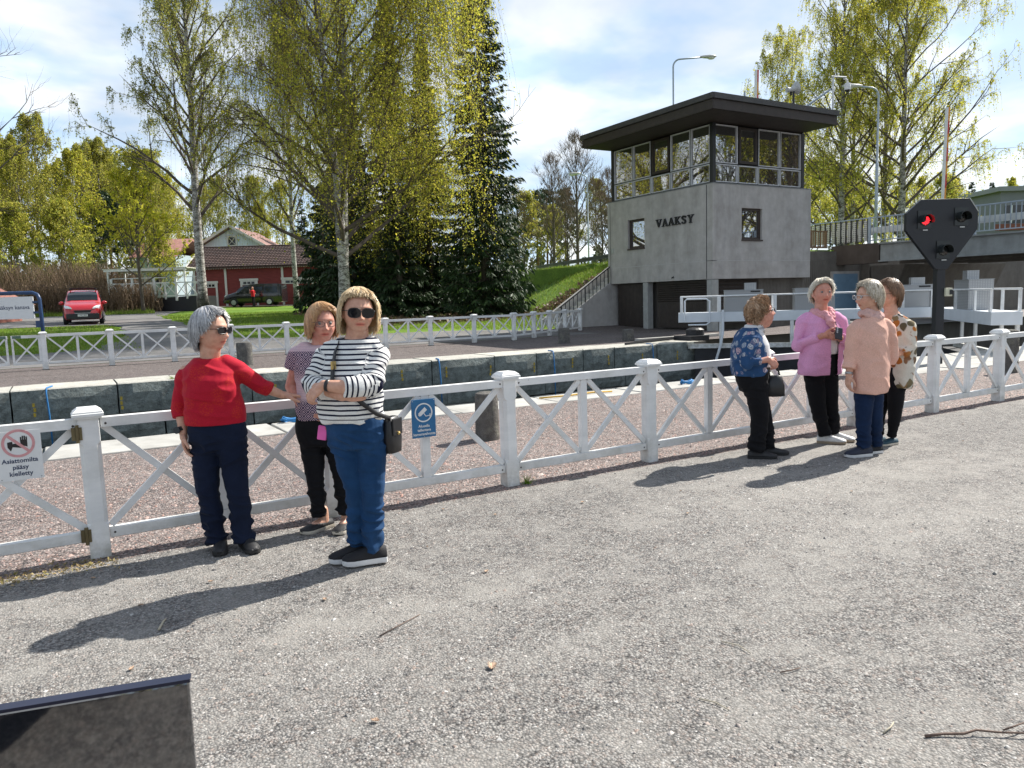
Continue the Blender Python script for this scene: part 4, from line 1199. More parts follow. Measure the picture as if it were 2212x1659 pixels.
ps = thing('prohibition_sign', 'white no entry sign with red ring and black hand on the gate', 'sign', (-.262, 5.365, .705))
ps.rotation_euler = (radians(3), 0, 0)
m = MB(); m.box((0, 0, 0), (.232, .004, .30)); m.build('plate', SIGN_WHITE, ps)
m = MB(); cz = .075
for i in range(n):
    a0, a1 = 2 * pi * i / n, 2 * pi * (i + 1) / n
    m.prism([(R * cos(a), -.003, cz + R * sin(a)) for R, a in ((.085, a0), (.085, a1), (.070, a1), (.070, a0))], (0, -.001, 0))
q = Vector((.7, 0, .7)) * .008; a, b = Vector((-.052, -.003, cz + .05)), Vector((.05, -.003, cz - .052))
m.prism([a - q, b - q, b + q, a + q], (0, -.0012, 0)); m.build('red_ring', SIGN_RED, ps)
m = MB()
def pp(pts): m.prism([(x, -.0032, cz + z) for x, z in pts], (0, -.0004, 0))
pp([(.012, -.01), (.045, -.025), (.046, .02), (.01, .02)])
for k in range(4): pp([(.011 + k * .0095, .018), (.018 + k * .0095, .018), (.018 + k * .0095, .046 - abs(k - 1.5) * .006), (.011 + k * .0095, .046 - abs(k - 1.5) * .006)])
pp([(-.055, .01), (-.03, .014), (-.026, -.012), (-.04, -.045), (-.055, -.02)]); pp([(-.03, -.02), (.02, -.03), (.024, -.02), (-.01, .0), (-.026, .0)])
m.build('pictogram', BLACK, ps)
for k, s in enumerate(('Asiattomilta', 'pääsy', 'kielletty')):
    obj('lettering', text_mesh(s, .0375, TXT_DARK, .0004, bold=.0007), ps, (0, -.003, -.042 - k * .04), (pi / 2, 0, 0))
m = MB()
for x in (-.1, .1): m.ball((x, -.003, -.138), .004, 6)
m.build('screw', STEEL, ps)

vs_ = thing('canal_sign', 'white canal name board hung in a dark blue tube frame beyond the far fence', 'sign', (-.565, 27.13, 0), R2)
m = MB(); m.tube([(.2, 0, -.1), (.17, 0, 1.95), (.12, 0, 2.08), (-.02, 0, 2.14), (-2.6, 0, 2.14)], .055, 8); m.build('frame', BLUE_FRAME, vs_, True)
m = MB(); m.box((-1.2, .0, 1.7), (2.36, .03, .66)); m.build('board', SIGN_WHITE, vs_)
for z in (1.86, 1.55):
    m = MB(); m.box((.06, 0, z), (.2, .05, .06)); m.build('bracket', BLUE_FRAME, vs_)
m = MB(); m.box((.08, 0, 1.2), (.14, .08, .2)); m.build('clamp', BLUE_FRAME, vs_)
obj('lettering', text_mesh('Vääksyn kanava', .165, TXT_DARK, .001, 'RIGHT', .001), vs_, (-.14, -.018, 1.66), (pi / 2, 0, 0))
m = MB(); m.prism([(-1.48, -.017, 1.78), (-1.42, -.017, 1.78), (-1.44, -.017, 1.88), (-1.38, -.017, 1.9), (-1.40, -.017, 1.95), (-1.5, -.017, 1.9)], (0, -.002, 0))
for k, L in enumerate((.1, .14, .2, .26)): m.box((-1.5 + L / 2, -.018, 1.62 - k * .05), (L, .004, .022))
m.build('emblem', TXT_DARK, vs_)
pk = thing('parking_sign', 'small blue parking sign beyond the guard rail on the bank', 'sign', (31.6, 54.2, 3.45), R2)
m = MB(); m.box((0, 0, 1.55), (.62, .03, .62)); m.build('plate', simple('parking_blue', (.02, .09, .35), .4), pk)
obj('lettering', text_mesh('P', .62, SIGN_WHITE, .002, bold=.01), pk, (0, -.02, 1.34), (pi / 2, 0, 0))
m = MB(); m.tube([(0, .04, 0), (0, .04, 1.8)], .03, 6); m.build('pole', STEEL, pk)
# ================================================================== BARN, HOUSES, DECK
RED_WALL, rnt, rbs = new_mat('red_weatherboard')
rn = N(rnt, 'TexNoise', Scale=1.5, Detail=6.0); rnt.links.new(coords(rnt, 'Object', (1, 1, 6)), rn.inputs[0])
rnt.links.new(ramp(rnt, rn.outputs[0], [(.3, (.15, .028, .024)), (.7, (.24, .045, .038))]), rbs.inputs['Base Color']); rbs.inputs['Roughness'].default_value = .85
TILE, tnt, tb = new_mat('clay_tile')
toi = N(tnt, 'ObjectInfo'); tn_ = N(tnt, 'TexNoise', Scale=3.0, Detail=6.0); tnt.links.new(coords(tnt, 'World'), tn_.inputs[0])
tc_ = ramp(tnt, tn_.outputs[0], [(.3, (.028, .016, .013)), (.6, (.065, .036, .029)), (.75, (.12, .08, .065))])
tnt.links.new(mixc(tnt, 1.0, tc_, ramp(tnt, toi.outputs['Random'], [(0, (.8, .8, .8)), (1, (1.25, 1.2, 1.15))]), 'MULTIPLY'), tb.inputs['Base Color']); tb.inputs['Roughness'].default_value = .8
TRIM = simple('cream_trim', (.62, .61, .55), .6, 0, .08)
DARKGLASS = simple('dark_pane', (.015, .018, .02), .08)
bn = thing('barn', 'long red wooden barn with cream trim and a tiled roof behind the black van', 'barn', (11.2, 76.9, 1.35), R2)
BL, BH, BD = 13.5, 3.85, 7.0
m = MB(); m.box((BL / 2, BD / 2, BH / 2), (BL, BD, BH)); core = m.build('wall', RED_WALL, bn)
z = .1
while z < BH - .1:
    m = MB(); m.prism([(0, -.004, z), (0, -.03, z), (0, -.012, z + .165), (0, -.004, z + .165)], (BL, 0, 0)); m.build('weatherboard', RED_WALL, core); z += .17
m = MB(); m.prism([(0, -.02, BH), (0, BD + .02, BH), (0, BD / 2, BH + 2.0)], (.12, 0, 0)); m.build('gable', RED_WALL, bn)
m = MB(); m.box((BL / 2, BD / 2, -.2), (BL + .1, BD + .1, .5)); m.build('stone_footing', simple('footing_grey', (.16, .155, .15), .9), bn)
for x in (.1, 3.0, 8.3, 13.0):
    m = MB(); m.box((x, -.05, BH / 2), (.2, .05, BH)); m.build('corner_board', TRIM, bn)
for (x, w, h, tw_) in ((1.5, 1.05, 2.4, 3), (5.15, 1.25, 2.55, 3), (9.7, 2.6, 2.55, 5)):
    m = MB()
    for (c, s) in (((x - w / 2 - .09, -.06, h / 2), (.18, .06, h)), ((x + w / 2 + .09, -.06, h / 2), (.18, .06, h)), ((x, -.06, h + .1), (w + .5, .08, .2))): m.box(c, s)
    fr = m.build('door_frame', TRIM, bn)
    m = MB(); m.box((x, -.05, h / 2 - .2), (w, .04, h - .45)); m.build('door', RED_WALL, fr)
    m = MB(); m.box((x, -.055, h - .2), (w, .04, .38)); m.build('transom_frame', TRIM, fr)
    for k in range(tw_):
        m = MB(); m.box((x + (k - (tw_ - 1) / 2) * (w * .9 / tw_), -.08, h - .2), (w * .9 / tw_ - .07, .012, .22)); m.build('pane', DARKGLASS, fr)
m = MB(); m.box((BL / 2 + .1, -.35, BH + .02), (BL + .9, .05, .2)); m.build('eaves_board', TRIM, bn)
m = MB()
for k in range(88): x = -.25 + k * .16; m.prism([(x, -.37, BH - .08), (x + .14, -.37, BH - .08), (x + .07, -.37, BH - .2)], (0, .02, 0))
o = m.build('fretwork', TRIM, bn); o['kind'] = 'stuff'
rise, run = 2.05, BD / 2 + .45
m = MB(); m.prism([(-.4, -.45, BH - .0), (-.4, BD / 2, BH + rise), (-.4, BD + .45, BH), (-.4, BD + .45, BH - .1), (-.4, BD / 2, BH + rise - .12), (-.4, -.45, BH - .12)], (BL + .8, 0, 0)); roof = m.build('roof', TILE, bn)
# tile courses: one stepped, pan-tiled strip per course
nc = 12
for k in range(nc):
    y0_, y1_ = -.48 + run * k / nc, -.48 + run * (k + 1) / nc + .06
    z0_, z1_ = BH + .02 + rise * k / nc, BH + .02 + rise * (k + 1) / nc
    xs = np.linspace(-.42, BL + .42, 100); top, bot = [], []
    for i, x in enumerate(xs):
        wv = .035 if i % 2 else 0.0
        bot.append(Vector((x, y0_, z0_ + .055 + wv))); top.append(Vector((x, y1_, z1_ + .015 + wv)))
    m = MB(); L = len(xs)
    m.add(bot + top + [p - Vector((0, 0, .06)) for p in bot], [(i, i + 1, L + i + 1, L + i) for i in range(L - 1)] + [(2 * L + i, 2 * L + i + 1, i + 1, i) for i in range(L - 1)])
    m.build('tile_course', TILE, roof)
m = MB(); m.tube([(-.42, BD / 2, BH + rise + .06), (BL + .42, BD / 2, BH + rise + .06)], .09, 8); m.build('ridge', TILE, roof)
for sgn in (0, ):
    m = MB(); m.bar((-.45, -.48, BH + .06), (-.45, BD / 2, BH + rise + .1), .05, .22); m.build('verge_board', TRIM, roof)

PALE = simple('pale_blue_weatherboard', (.64, .74, .80), .75, 0, .06, 3)
hs = thing('house', 'pale blue wooden house with a steep gable rising behind the red barn', 'house', (14.8, 102.2, 2.0), R2)
m = MB(); m.box((5.2, 5, 3.2), (9.6, 10, 6.4)); m.build('wall', PALE, hs)
m = MB(); m.prism([(.4, 0, 6.4), (10.0, 0, 6.4), (8.6, 0, 7.2), (5.2, 0, 9.1), (1.8, 0, 7.2)], (0, .3, 0)); gb = m.build('gable', PALE, hs)
x = .6
while x < 9.9:
    zt = 6.4 + max(0, 2.6 * (1 - abs(x - 5.2) / 4.7)); m = MB(); m.box((x, -.015, (3.2 + zt) / 2), (.03, .03, zt - 3.2)); m.build('batten', PALE, hs); x += .3
m = MB()
for s in (-1, 1):
    m.bar((5.2 + s * 5.3, 4.5, 6.15), (5.2 + s * 0.02, 4.5, 9.28), 11.0, .14)
m.build('roof', simple('rusty_red_roof', (.24, .13, .11), .7), hs)
for s in (-1, 1):
    m = MB(); m.bar((5.2 + s * 5.3, -.98, 6.22), (5.2 + s * .05, -.98, 9.34), .06, .3); m.build('barge_board', TRIM, hs)
m = MB(); m.box((5.2, -.05, 6.35), (9.5, .1, .16)); m.build('belt_board', TRIM, hs)
w = MB(); w.box((5.2, -.06, 7.55), (1.25, .1, 1.35)); wn_o = w.build('window', TRIM, hs)
m = MB(); m.box((5.2, -.13, 7.55), (.85, .03, .95)); m.build('pane', DARKGLASS, wn_o)
m = MB(); m.bar((4.8, -.16, 7.1), (5.6, -.16, 8.0), .03, .06); m.bar((4.8, -.155, 8.0), (5.6, -.155, 7.1), .03, .06); m.build('glazing_bar', TRIM, wn_o)
for x in (2.4, 8.0):
    w = MB(); w.box((x, -.06, 4.9), (1.8, .1, 1.9)); wo = w.build('window', TRIM, hs)
    m = MB(); m.box((x, -.13, 4.85), (1.3, .03, 1.5)); m.build('pane', DARKGLASS, wo)
    m = MB(); m.box((x, -.15, 5.95), (2.2, .2, .12)); m.build('head_board', simple('grey_board', (.3, .33, .35), .7), wo)
h2 = thing('house', 'blue grey house corner with a pinkish roof between the maple and the barn', 'house', (8.1, 96, 2.0), R2)
m = MB(); m.box((2.2, 4, 2.8), (4.4, 8, 5.6)); m.build('wall', simple('grey_blue_board', (.36, .44, .48), .75, 0, .1, 3), h2)
m = MB(); m.prism([(-.5, -.6, 5.3), (-.5, 4, 7.6), (-.5, 8.6, 5.3), (-.5, 4, 7.35), ], (5.4, 0, 0)); m.build('roof', simple('pink_red_roof', (.38, .19, .16), .8, 0, .3, 3), h2)
w = MB(); w.box((2.3, -.05, 3.2), (1.2, .1, 1.7)); wo = w.build('window', TRIM, h2); m = MB(); m.box((2.3, -.11, 3.2), (.9, .03, 1.4)); m.build('pane', DARKGLASS, wo)
h3 = thing('house', 'brick red tiled roof of a low house behind the hedge at the left edge', 'house', (-9.0, 53.2, .7), R2)
m = MB(); m.box((2.5, 2.2, .6), (6.5, 4.4, 1.6)); m.build('wall', simple('house_wall', (.3, .12, .09), .8), h3)
rt = simple('brick_red_tile', (.24, .10, .075), .8, 0, .3, 6, .3, 30)
for k in range(11):
    t0, t1 = k / 11, (k + 1) / 11; m = MB()
    def L_(t, e=0): return (-.6 + 2.2 * t, -.4 + 2.6 * t, 1.3 + 2.3 * t + e), (6.4 - 2.9 * t, -.4 + 2.6 * t, 1.3 + 2.3 * t + e)
    a, b = L_(t0, .05); c_, d_ = L_(t1, 0.0); m.quad(a, b, d_, c_); a2, b2 = L_(t0, -.03); m.quad(a2, b2, b, a); m.build('tile_course', rt, h3)
m = MB(); m.add([(6.4, -.4, 1.3), (6.4, 4.8, 1.3), (3.5, 2.2, 3.6)], [(0, 1, 2)]); m.add([(-.6, -.4, 1.3), (1.6, 2.2, 3.6), (-.6, 4.8, 1.3)], [(0, 1, 2)]); m.build('roof_hip', rt, h3)

dk = thing('terrace_deck', 'white railed terrace with a pergola frame on a black plinth beyond the red van', 'terrace', (3.2, 66.3, 1.15), R2)
m = MB(); m.prism([(.6, 0, -.6), (7.0, 0, -.6), (7.0, 0, 1.32), (.6, 0, 1.1)], (0, 4.0, 0)); m.build('plinth', simple('black_plinth', (.012, .012, .016), .5), dk)
for k, x in enumerate((.3, 1.9, 3.55, 5.2, 6.9)):
    m = MB(); m.box((x + .35, -.05, 1.85), (.16, .12, 1.75)); m.build('post', WHITE, dk)
for x in (1.25 + .3, 2.75 + .3, 4.4 + .3, 6.05 + .3):
    m = MB(); m.box((x, -.05, 1.7), (.1, .08, 1.2)); m.build('mid_post', WHITE, dk)
for z in (2.35, 1.36, 2.75):
    m = MB(); m.bar((.7, -.05, z), (7.2, -.05, z), .07, .09 if z < 2.5 else .05); m.build('rail', WHITE, dk)
xs = [.65, 1.55, 2.25, 3.05, 3.9, 4.7, 5.55, 6.35, 7.2]
for a, b in zip(xs[:-1], xs[1:]):
    for za, zb, of in ((1.42, 2.3, -.03), (2.3, 1.42, .0)):
        m = MB(); m.bar((a + .06, -.05 + of, za), (b - .06, -.05 + of, zb), .03, .06); m.build('brace', WHITE, dk)
for x in (.1, 6.0):
    for y in (.6, 3.2):
        m = MB(); m.box((x, y, 1.9), (.12, .12, 3.0)); m.build('pergola_post', WHITE, dk)
m = MB(); m.box((3.0, .55, 3.42), (6.3, .14, .2)); m.build('pergola_beam', WHITE, dk)
m = MB(); m.box((3.0, 3.2, 3.42), (6.3, .14, .2)); m.build('pergola_beam', WHITE, dk)
m = MB(); m.box((3.0, 1.9, 3.5), (6.5, 2.9, .06)); m.build('canopy', simple('cream_canopy', (.6, .58, .5), .7), dk)

# distant flat roofed building beyond the bridge
ob = thing('office_building', 'grey flat roofed building with window bands beyond the bridge railing', 'building', (90.6, 45.4, 3.4), R2)
GREYC = simple('grey_facade', (.17, .18, .20), .7, 0, .08, 1)
m = MB(); m.box((12, 6, 3.9), (26, 12, 8.6)); m.build('wall', GREYC, ob)
m = MB(); m.box((12, 6, 8.4), (27, 13, .5)); m.build('roof', simple('grey_roof', (.22, .23, .24), .6), ob)
for row in (1.6, 4.9):
    m = MB(); m.box((12, -.04, row + .8), (25, .08, 1.9)); bd_ = m.build('window_band', DARKGLASS, ob)
    for k in range(13):
        m = MB(); m.box((.2 + k * 1.95, -.1, row + .8), (.12, .06, 1.9)); m.build('mullion', SIGN_WHITE, bd_)
    m = MB(); m.box((12, -.1, row + .35), (25, .06, .1)); m.build('transom', SIGN_WHITE, bd_)
    m = MB(); m.box((3.0, -.08, row - .6), (9, .1, .7)); m.build('brick_panel', simple('red_brick_panel', (.2, .07, .05), .85), bd_)

# ================================================================== LAMPS AND BOOMS
LAMPG = simple('lamp_grey', (.35, .40, .44), .45, .3)
def lamp(loc, h, arm, ang, label, r=.075):
    t = thing('street_lamp', label, 'street lamp', loc, ang, 'street lamps along the road')
    m = MB(); pts = [(0, 0, -.3), (0, 0, h * .55), (0, 0, h * .55 + .02), (0, 0, h - .55)]
    rad = [r * 1.25, r * 1.2, r * .85, r * .8]
    for k in range(1, 6):
        a = pi / 2 * k / 5; pts.append((.5 * (1 - cos(a)), 0, h - .55 + .5 * sin(a))); rad.append(r * .75)
    pts.append((arm - .6, 0, h + .03)); rad.append(r * .7)
    m.tube(pts, rad, 8); m.build('pole', LAMPG, t, True)
    m = MB(); m.loft([[Vector((x, wy * cos(2 * pi * k / 10), h + .06 + wz * sin(2 * pi * k / 10))) for k in range(10)] for x, wy, wz in ((arm - .75, .05, .05), (arm - .5, .13, .1), (arm - .1, .2, .13), (arm + .25, .15, .09), (arm + .4, .04, .03))]); m.build('lamp_head', simple('lamp_head_grey', (.5, .5, .47), .4), t, True)
    m = MB(); m.ball((arm + .02, 0, h - .04), (.26, .14, .1), 10); m.build('lamp_glass', simple('lamp_glass', (.6, .6, .55), .15), t)
    return t
lamp((38.1, 41.4, 3.4), 14.3, 2.6, R2, 'tall curved street lamp rising behind the tower roof')
lamp((41.2, 27.9, 3.4), 9.5, 1.7, R2 + pi, 'street lamp with its arm to the left behind the bridge railing')
lamp((41.8, 56.6, 3.4), 9.0, 1.3, R2 + pi, 'slim distant street lamp above the guard rail on the bank', .055)
REDP = simple('boom_red', (.55, .06, .05), .5); ORANGE = simple('boom_orange', (.75, .32, .05), .5)
def boom(loc, L, tilt, label):
    t = thing('barrier_boom', label, 'barrier', loc, R2, 'raised barrier booms at the bridge')
    t.rotation_euler = (0, tilt, R2)
    n = int(L / .75)
    for k in range(n):
        m = MB(); m.box((-.07, 0, k * .75 + .375), (.14, .1, .745)); m.build('boom_section', SIGN_WHITE, t)
        m = MB(); m.box((.05, 0, k * .75 + .375), (.1, .09, .745)); m.build('stripe', REDP if k % 2 else ORANGE, t)
boom((44.6, 26.0, 3.4), 8.8, radians(1.0), 'raised red and white barrier boom above the signal board')
boom((39.1, 35.0, 3.4), 12.0, radians(.5), 'red and white barrier boom tip showing above the tower roof')

# ================================================================== VEHICLES
TYRE = simple('tyre', (.015, .015, .016), .8); RIM = simple('rim', (.5, .51, .52), .35, .7)
CARGLASS = simple('car_glass', (.012, .016, .02), .06)
def wheel(parent, loc, r, w, spokes=10, ang=0):
    m = MB(); m.lathe([(r * .62, -w / 2), (r * .92, -w / 2), (r, -w * .35), (r, w * .35), (r * .92, w / 2), (r * .62, w / 2)], n=24)
    wh = m.build('wheel', TYRE, parent, True); wh.location = loc; wh.rotation_euler = (pi / 2, 0, ang)
    m = MB(); m.lathe([(r * .6, w * .2), (r * .64, w * .51), (r * .56, w * .51)], n=24); m.ball((0, 0, w * .5), (r * .13, r * .13, .03), 8)
    for k in range(spokes):
        a = 2 * pi * k / spokes; m.bar((cos(a) * r * .1, sin(a) * r * .1, w * .53), (cos(a) * r * .6, sin(a) * r * .6, w * .53), r * .11, .02)
    m.build('rim', RIM, wh)
def body_sections(rows):
    """rows: (x, half width low, half width high, z0, zbelt, z1) -> closed rings in the yz plane"""
    rings = []
    for (x, wl_, wh_, z0, zb, z1) in rows:
        half = [(wl_ * .93, z0), (wl_, z0 + .12), (wl_, zb - .1), (wl_ * .99, zb), (wh_ * 1.02, zb + (z1 - zb) * .6), (wh_ * .93, z1 - .03), (wh_ * .6, z1)]
        ring = [Vector((x, y, z)) for y, z in half] + [Vector((x, -y, z)) for y, z in reversed(half)]
        rings.append(ring)
    return rings
V_ = lambda *a: Vector(a)
def van(name, label, loc, rz, paint, L, W, Hh, front, wheels, bumper):
    v = thing(name, label, 'van', loc, rz)
    w2 = W / 2
    rows = [(0.0, w2 * .78, w2 * .70, .38, .62, .74), (.10, w2 * .92, w2 * .84, .27, .70, .90), (.35, w2 * .98, w2 * .92, .24, .85, 1.04), (.75, w2, w2 * .94, .24, .95, 1.14), (1.1, w2, w2 * .93, .24, 1.02, 1.24),
            (1.45, w2, w2 * .90, .24, 1.05, 1.24 + (Hh - 1.24) * .48), (1.95, w2, w2 * .87, .24, 1.06, Hh - .13), (2.4, w2, w2 * .86, .24, 1.06, Hh - .02), (L * .6, w2, w2 * .86, .24, 1.06, Hh), (L - .5, w2, w2 * .86, .24, 1.06, Hh - .01), (L - .08, w2 * .98, w2 * .84, .28, 1.06, Hh - .06), (L, w2 * .93, w2 * .8, .34, 1.06, Hh - .16)]
    m = MB(); m.loft(body_sections(rows)); b = m.build('body', paint, v); autosmooth(b, 42)
    m = MB(); zs = [(1.13, .80, 1.255), (1.30, .80, 1.255 + (Hh - 1.24) * .24), (1.45, .785, 1.255 + (Hh - 1.24) * .48), (1.70, .76, 1.262 + (Hh - 1.24) * .65), (1.91, .735, Hh - .125)]
    m.loft([[V_(x, -w2 * a, z), V_(x, -w2 * a * .55, z + .026), V_(x, w2 * a * .55, z + .026), V_(x, w2 * a, z), V_(x, w2 * a, z - .06), V_(x, -w2 * a, z - .06)] for x, a, z in zs]); m.build('windscreen', CARGLASS, v)
    for s in (-1, 1):
        def yw(z): return s * (w2 * .995 - (z - 1.06) / (Hh - 1.06) * w2 * .13)
        for (xa, xb, xt) in ((1.35, 2.25, 1.95), (2.4, 3.5, 2.42), (3.62, L - .4, 3.62)):
            za, zb = 1.1, Hh - .28
            m = MB(); m.prism([(xa, yw(za), za), (xb, yw(za), za), (xb, yw(zb), zb), (xt, yw(zb), zb)], (0, s * .016, 0)); m.build('side_window', CARGLASS, v)
        m = MB(); m.ball((1.30, s * (w2 + .12), 1.13), (.08, .13, .10), 10); m.tube([(1.36, s * (w2 - .02), 1.08), (1.33, s * (w2 + .06), 1.1)], .03, 6); m.build('wing_mirror', paint, v, True)
        m = MB(); m.prism([(.03, s * w2 * .52, .80), (.16, s * w2 * .88, .84), (.42, s * w2 * .955, .99), (.2, s * w2 * .75, .97), (.06, s * w2 * .58, .90)], (-.05, 0, .01)); m.build('headlight', simple('headlight_glass', (.72, .76, .8), .08), v)
        for wx in wheels: wheel(v, (wx, s * (w2 - .055), .325), .325, .21) if s < 0 else wheel(v, (wx, s * (w2 - .055), .325), .325, -.21)
        for wx in wheels:
            m = MB(); n = 14
            for k in range(n):
                a0, a1 = pi * k / n, pi * (k + 1) / n
                m.prism([(wx + .40 * cos(a0), s * (w2 - .04), .325 + .40 * sin(a0)), (wx + .40 * cos(a1), s * (w2 - .04), .325 + .40 * sin(a1)), (wx + .35 * cos(a1), s * (w2 - .04), .325 + .35 * sin(a1)), (wx + .35 * cos(a0), s * (w2 - .04), .325 + .35 * sin(a0))], (0, s * .055, 0))
            m.build('wheel_arch', BLACK, v)
    m = MB(); m.box((.06, 0, .42), (.22, W * .86, .30)); m.build('bumper', bumper, v, bevel=.05)
    m = MB(); m.prism([(-.03, -w2 * .46, .74), (-.03, w2 * .46, .74), (-.03, w2 * .40, .60), (-.03, -w2 * .40, .60)], (.06, 0, 0)); m.build('grille', BLACK, v)
    m = MB(); m.box((-.045, 0, .585), (.02, w2 * .8, .03)); m.build('grille_trim', RIM, v)
    m = MB(); m.box((-.06, 0, .47), (.015, .46, .11)); pl = m.build('number_plate', SIGN_WHITE, v)
    return v
RED_PAINT = simple('red_car_paint', (.42, .012, .02), .25, 0, .05, 2, coat=.8)
rv = van('delivery_van', 'bright red van with a roof rack facing the camera on the lane', (1.15, 45.9, Tz(1, 46.5) + .01), radians(86), RED_PAINT, 4.2, 1.78, 1.84, 0, (.85, 3.3), BLACK)
obj('plate_text', text_mesh('LMC-983', .1, BLACK, .0005), rv, (-.07, 0, .435), (pi / 2, 0, -pi / 2))
m = MB()
for y in (-.62, .62): m.tube([(2.1, y, 1.9), (3.8, y, 1.92)], .025, 6)
for x in (2.2, 2.9, 3.6): m.tube([(x, -.66, 1.93), (x, .66, 1.93)], .022, 6)
for x in (2.3, 3.5):
    for y in (-.6, .6): m.box((x, y, 1.87), (.06, .05, .1))
m.build('roof_rack', BLACK, rv)
BLACK_PAINT = simple('black_car_paint', (.010, .011, .013), .22, 0, .05, 2, coat=.8)
p = Vector((13.0, 71.3, 0)); 
bv = van('parked_van', 'long black passenger van parked along the front of the red barn', (p.x, p.y, Tz(p.x, p.y) + .02), R2, BLACK_PAINT, 5.15, 1.93, 1.92, 0, (.95, 4.05), BLACK)

van('parked_van', 'unseen black van added behind the viewpoint to darken the reflection in the glossy panel', (-1.95, -.95, 0), radians(-90), BLACK_PAINT, 5.15, 1.93, 1.92, 0, (.95, 4.05), BLACK)  # added out of view, shaped to give the panel a dark reflection
# bare earth verge in front of the barn
V, F = [], []
for i in range(21):
    t = i / 20; a = Vector((10.6, 74.2, 0)).lerp(Vector((21.5, 67.8, 0)), t)
    for k, off in enumerate((-.9 - .25 * sin(i * 1.7), 2.4)):
        q = a + Vector((.507, .862, 0)) * off; V.append((q.x, q.y, Tz(q.x, q.y) + .016))
for i in range(20): F.append((2 * i, 2 * i + 2, 2 * i + 3, 2 * i + 1))
o = obj('dirt_verge', np_mesh('dirt_verge', V, F, simple('dry_earth', (.26, .22, .16), .9, 0, .3, 3), True)); o['kind'] = 'structure'
# ================================================================== TREES
def rotv(v, ax, a): return Matrix.Rotation(a, 3, ax) @ v
LEAF_BIRCH = M_leaf('birch_leaf', [(.30, .36, .04), (.46, .46, .055), (.58, .50, .06), (.38, .42, .05), (.62, .52, .09)], .62)
LEAF_GREY = M_leaf('young_birch_leaf', [(.24, .28, .06), (.34, .36, .08), (.42, .38, .09), (.28, .32, .07)], .58)
LEAF_RIGHT = M_leaf('birch_leaf_fresh', [(.34, .40, .05), (.50, .49, .07), (.60, .53, .09), (.42, .44, .06)], .62)
LEAF_MAPLE = M_leaf('maple_flower', [(.48, .48, .04), (.62, .56, .06), (.54, .50, .04), (.36, .40, .04)], .5)
LEAF_OLIVE = M_leaf('olive_leaf', [(.24, .29, .045), (.36, .37, .06), (.44, .41, .07), (.50, .44, .09)], .6)
NEEDLE = M_leaf('spruce_needle', [(.016, .036, .014), (.030, .060, .022), (.048, .085, .028), (.022, .045, .018)], .12)
PINE_N = M_leaf('pine_needle', [(.03, .06, .03), (.05, .085, .04), (.04, .07, .03)], .15)
TWIG = simple('twig_bark', (.075, .052, .04), .85, 0, .3, 3)
LIMB = simple('birch_limb_bark', (.11, .085, .07), .85, 0, .45, 5)
DRYTWIG = simple('dry_twig', (.17, .115, .07), .9, 0, .3, 4)

def ribbons(P, width):
    """P (n,k,3) polylines -> crossed thin strips; width tapers"""
    n, k, _ = P.shape
    d = P[:, -1] - P[:, 0]
    side = np.cross(d, rng.normal(0, 1, (n, 3))); side /= (np.linalg.norm(side, axis=1, keepdims=True) + 1e-9)
    w = np.linspace(1, .35, k)[None, :, None] * width
    if not np.isscalar(width): w = np.linspace(1, .35, k)[None, :, None] * width[:, None, None]
    A = P + side[:, None] * w; B = P - side[:, None] * w
    V = np.stack([A, B], 2).reshape(-1, 3)
    base = (np.arange(n) * k * 2)[:, None] + (np.arange(k - 1) * 2)[None]
    F = np.stack([base, base + 1, base + 3, base + 2], -1).reshape(-1, 4)
    return V, F

def leaf_quads(P, size, flat=0.0):
    n = len(P)
    a = rng.normal(0, 1, (n, 3)); a[:, 2] -= .6; a /= np.linalg.norm(a, axis=1, keepdims=True)
    b = np.cross(a, rng.normal(0, 1, (n, 3))); b /= (np.linalg.norm(b, axis=1, keepdims=True) + 1e-9)
    s = (rng.lognormal(0, .3, n) * size)[:, None]
    V = np.stack([P, P + a * s * .5 + b * s * .34, P + a * s, P + a * s * .5 - b * s * .34], 1).reshape(-1, 3)
    F = np.arange(n * 4).reshape(-1, 4)
    return V, F

def hanging(P, O, L, k=6, sway=.07, outw=.35):
    n = len(P); s = np.linspace(0, 1, k)
    out = O[:, None] * (outw * L[:, None] * (1 - np.exp(-2.6 * s))[None])[..., None]
    down = np.zeros((n, k, 3)); down[..., 2] = -(L[:, None] * (s ** 1.35)[None]) + .12 * L[:, None] * np.sin(np.pi * s)[None]
    nz = rng.normal(0, sway, (n, 1, 3)) * (s[None, :, None] ** 1.5) * L[:, None, None]; nz[..., 2] = 0
    return P[:, None] + out + down + nz

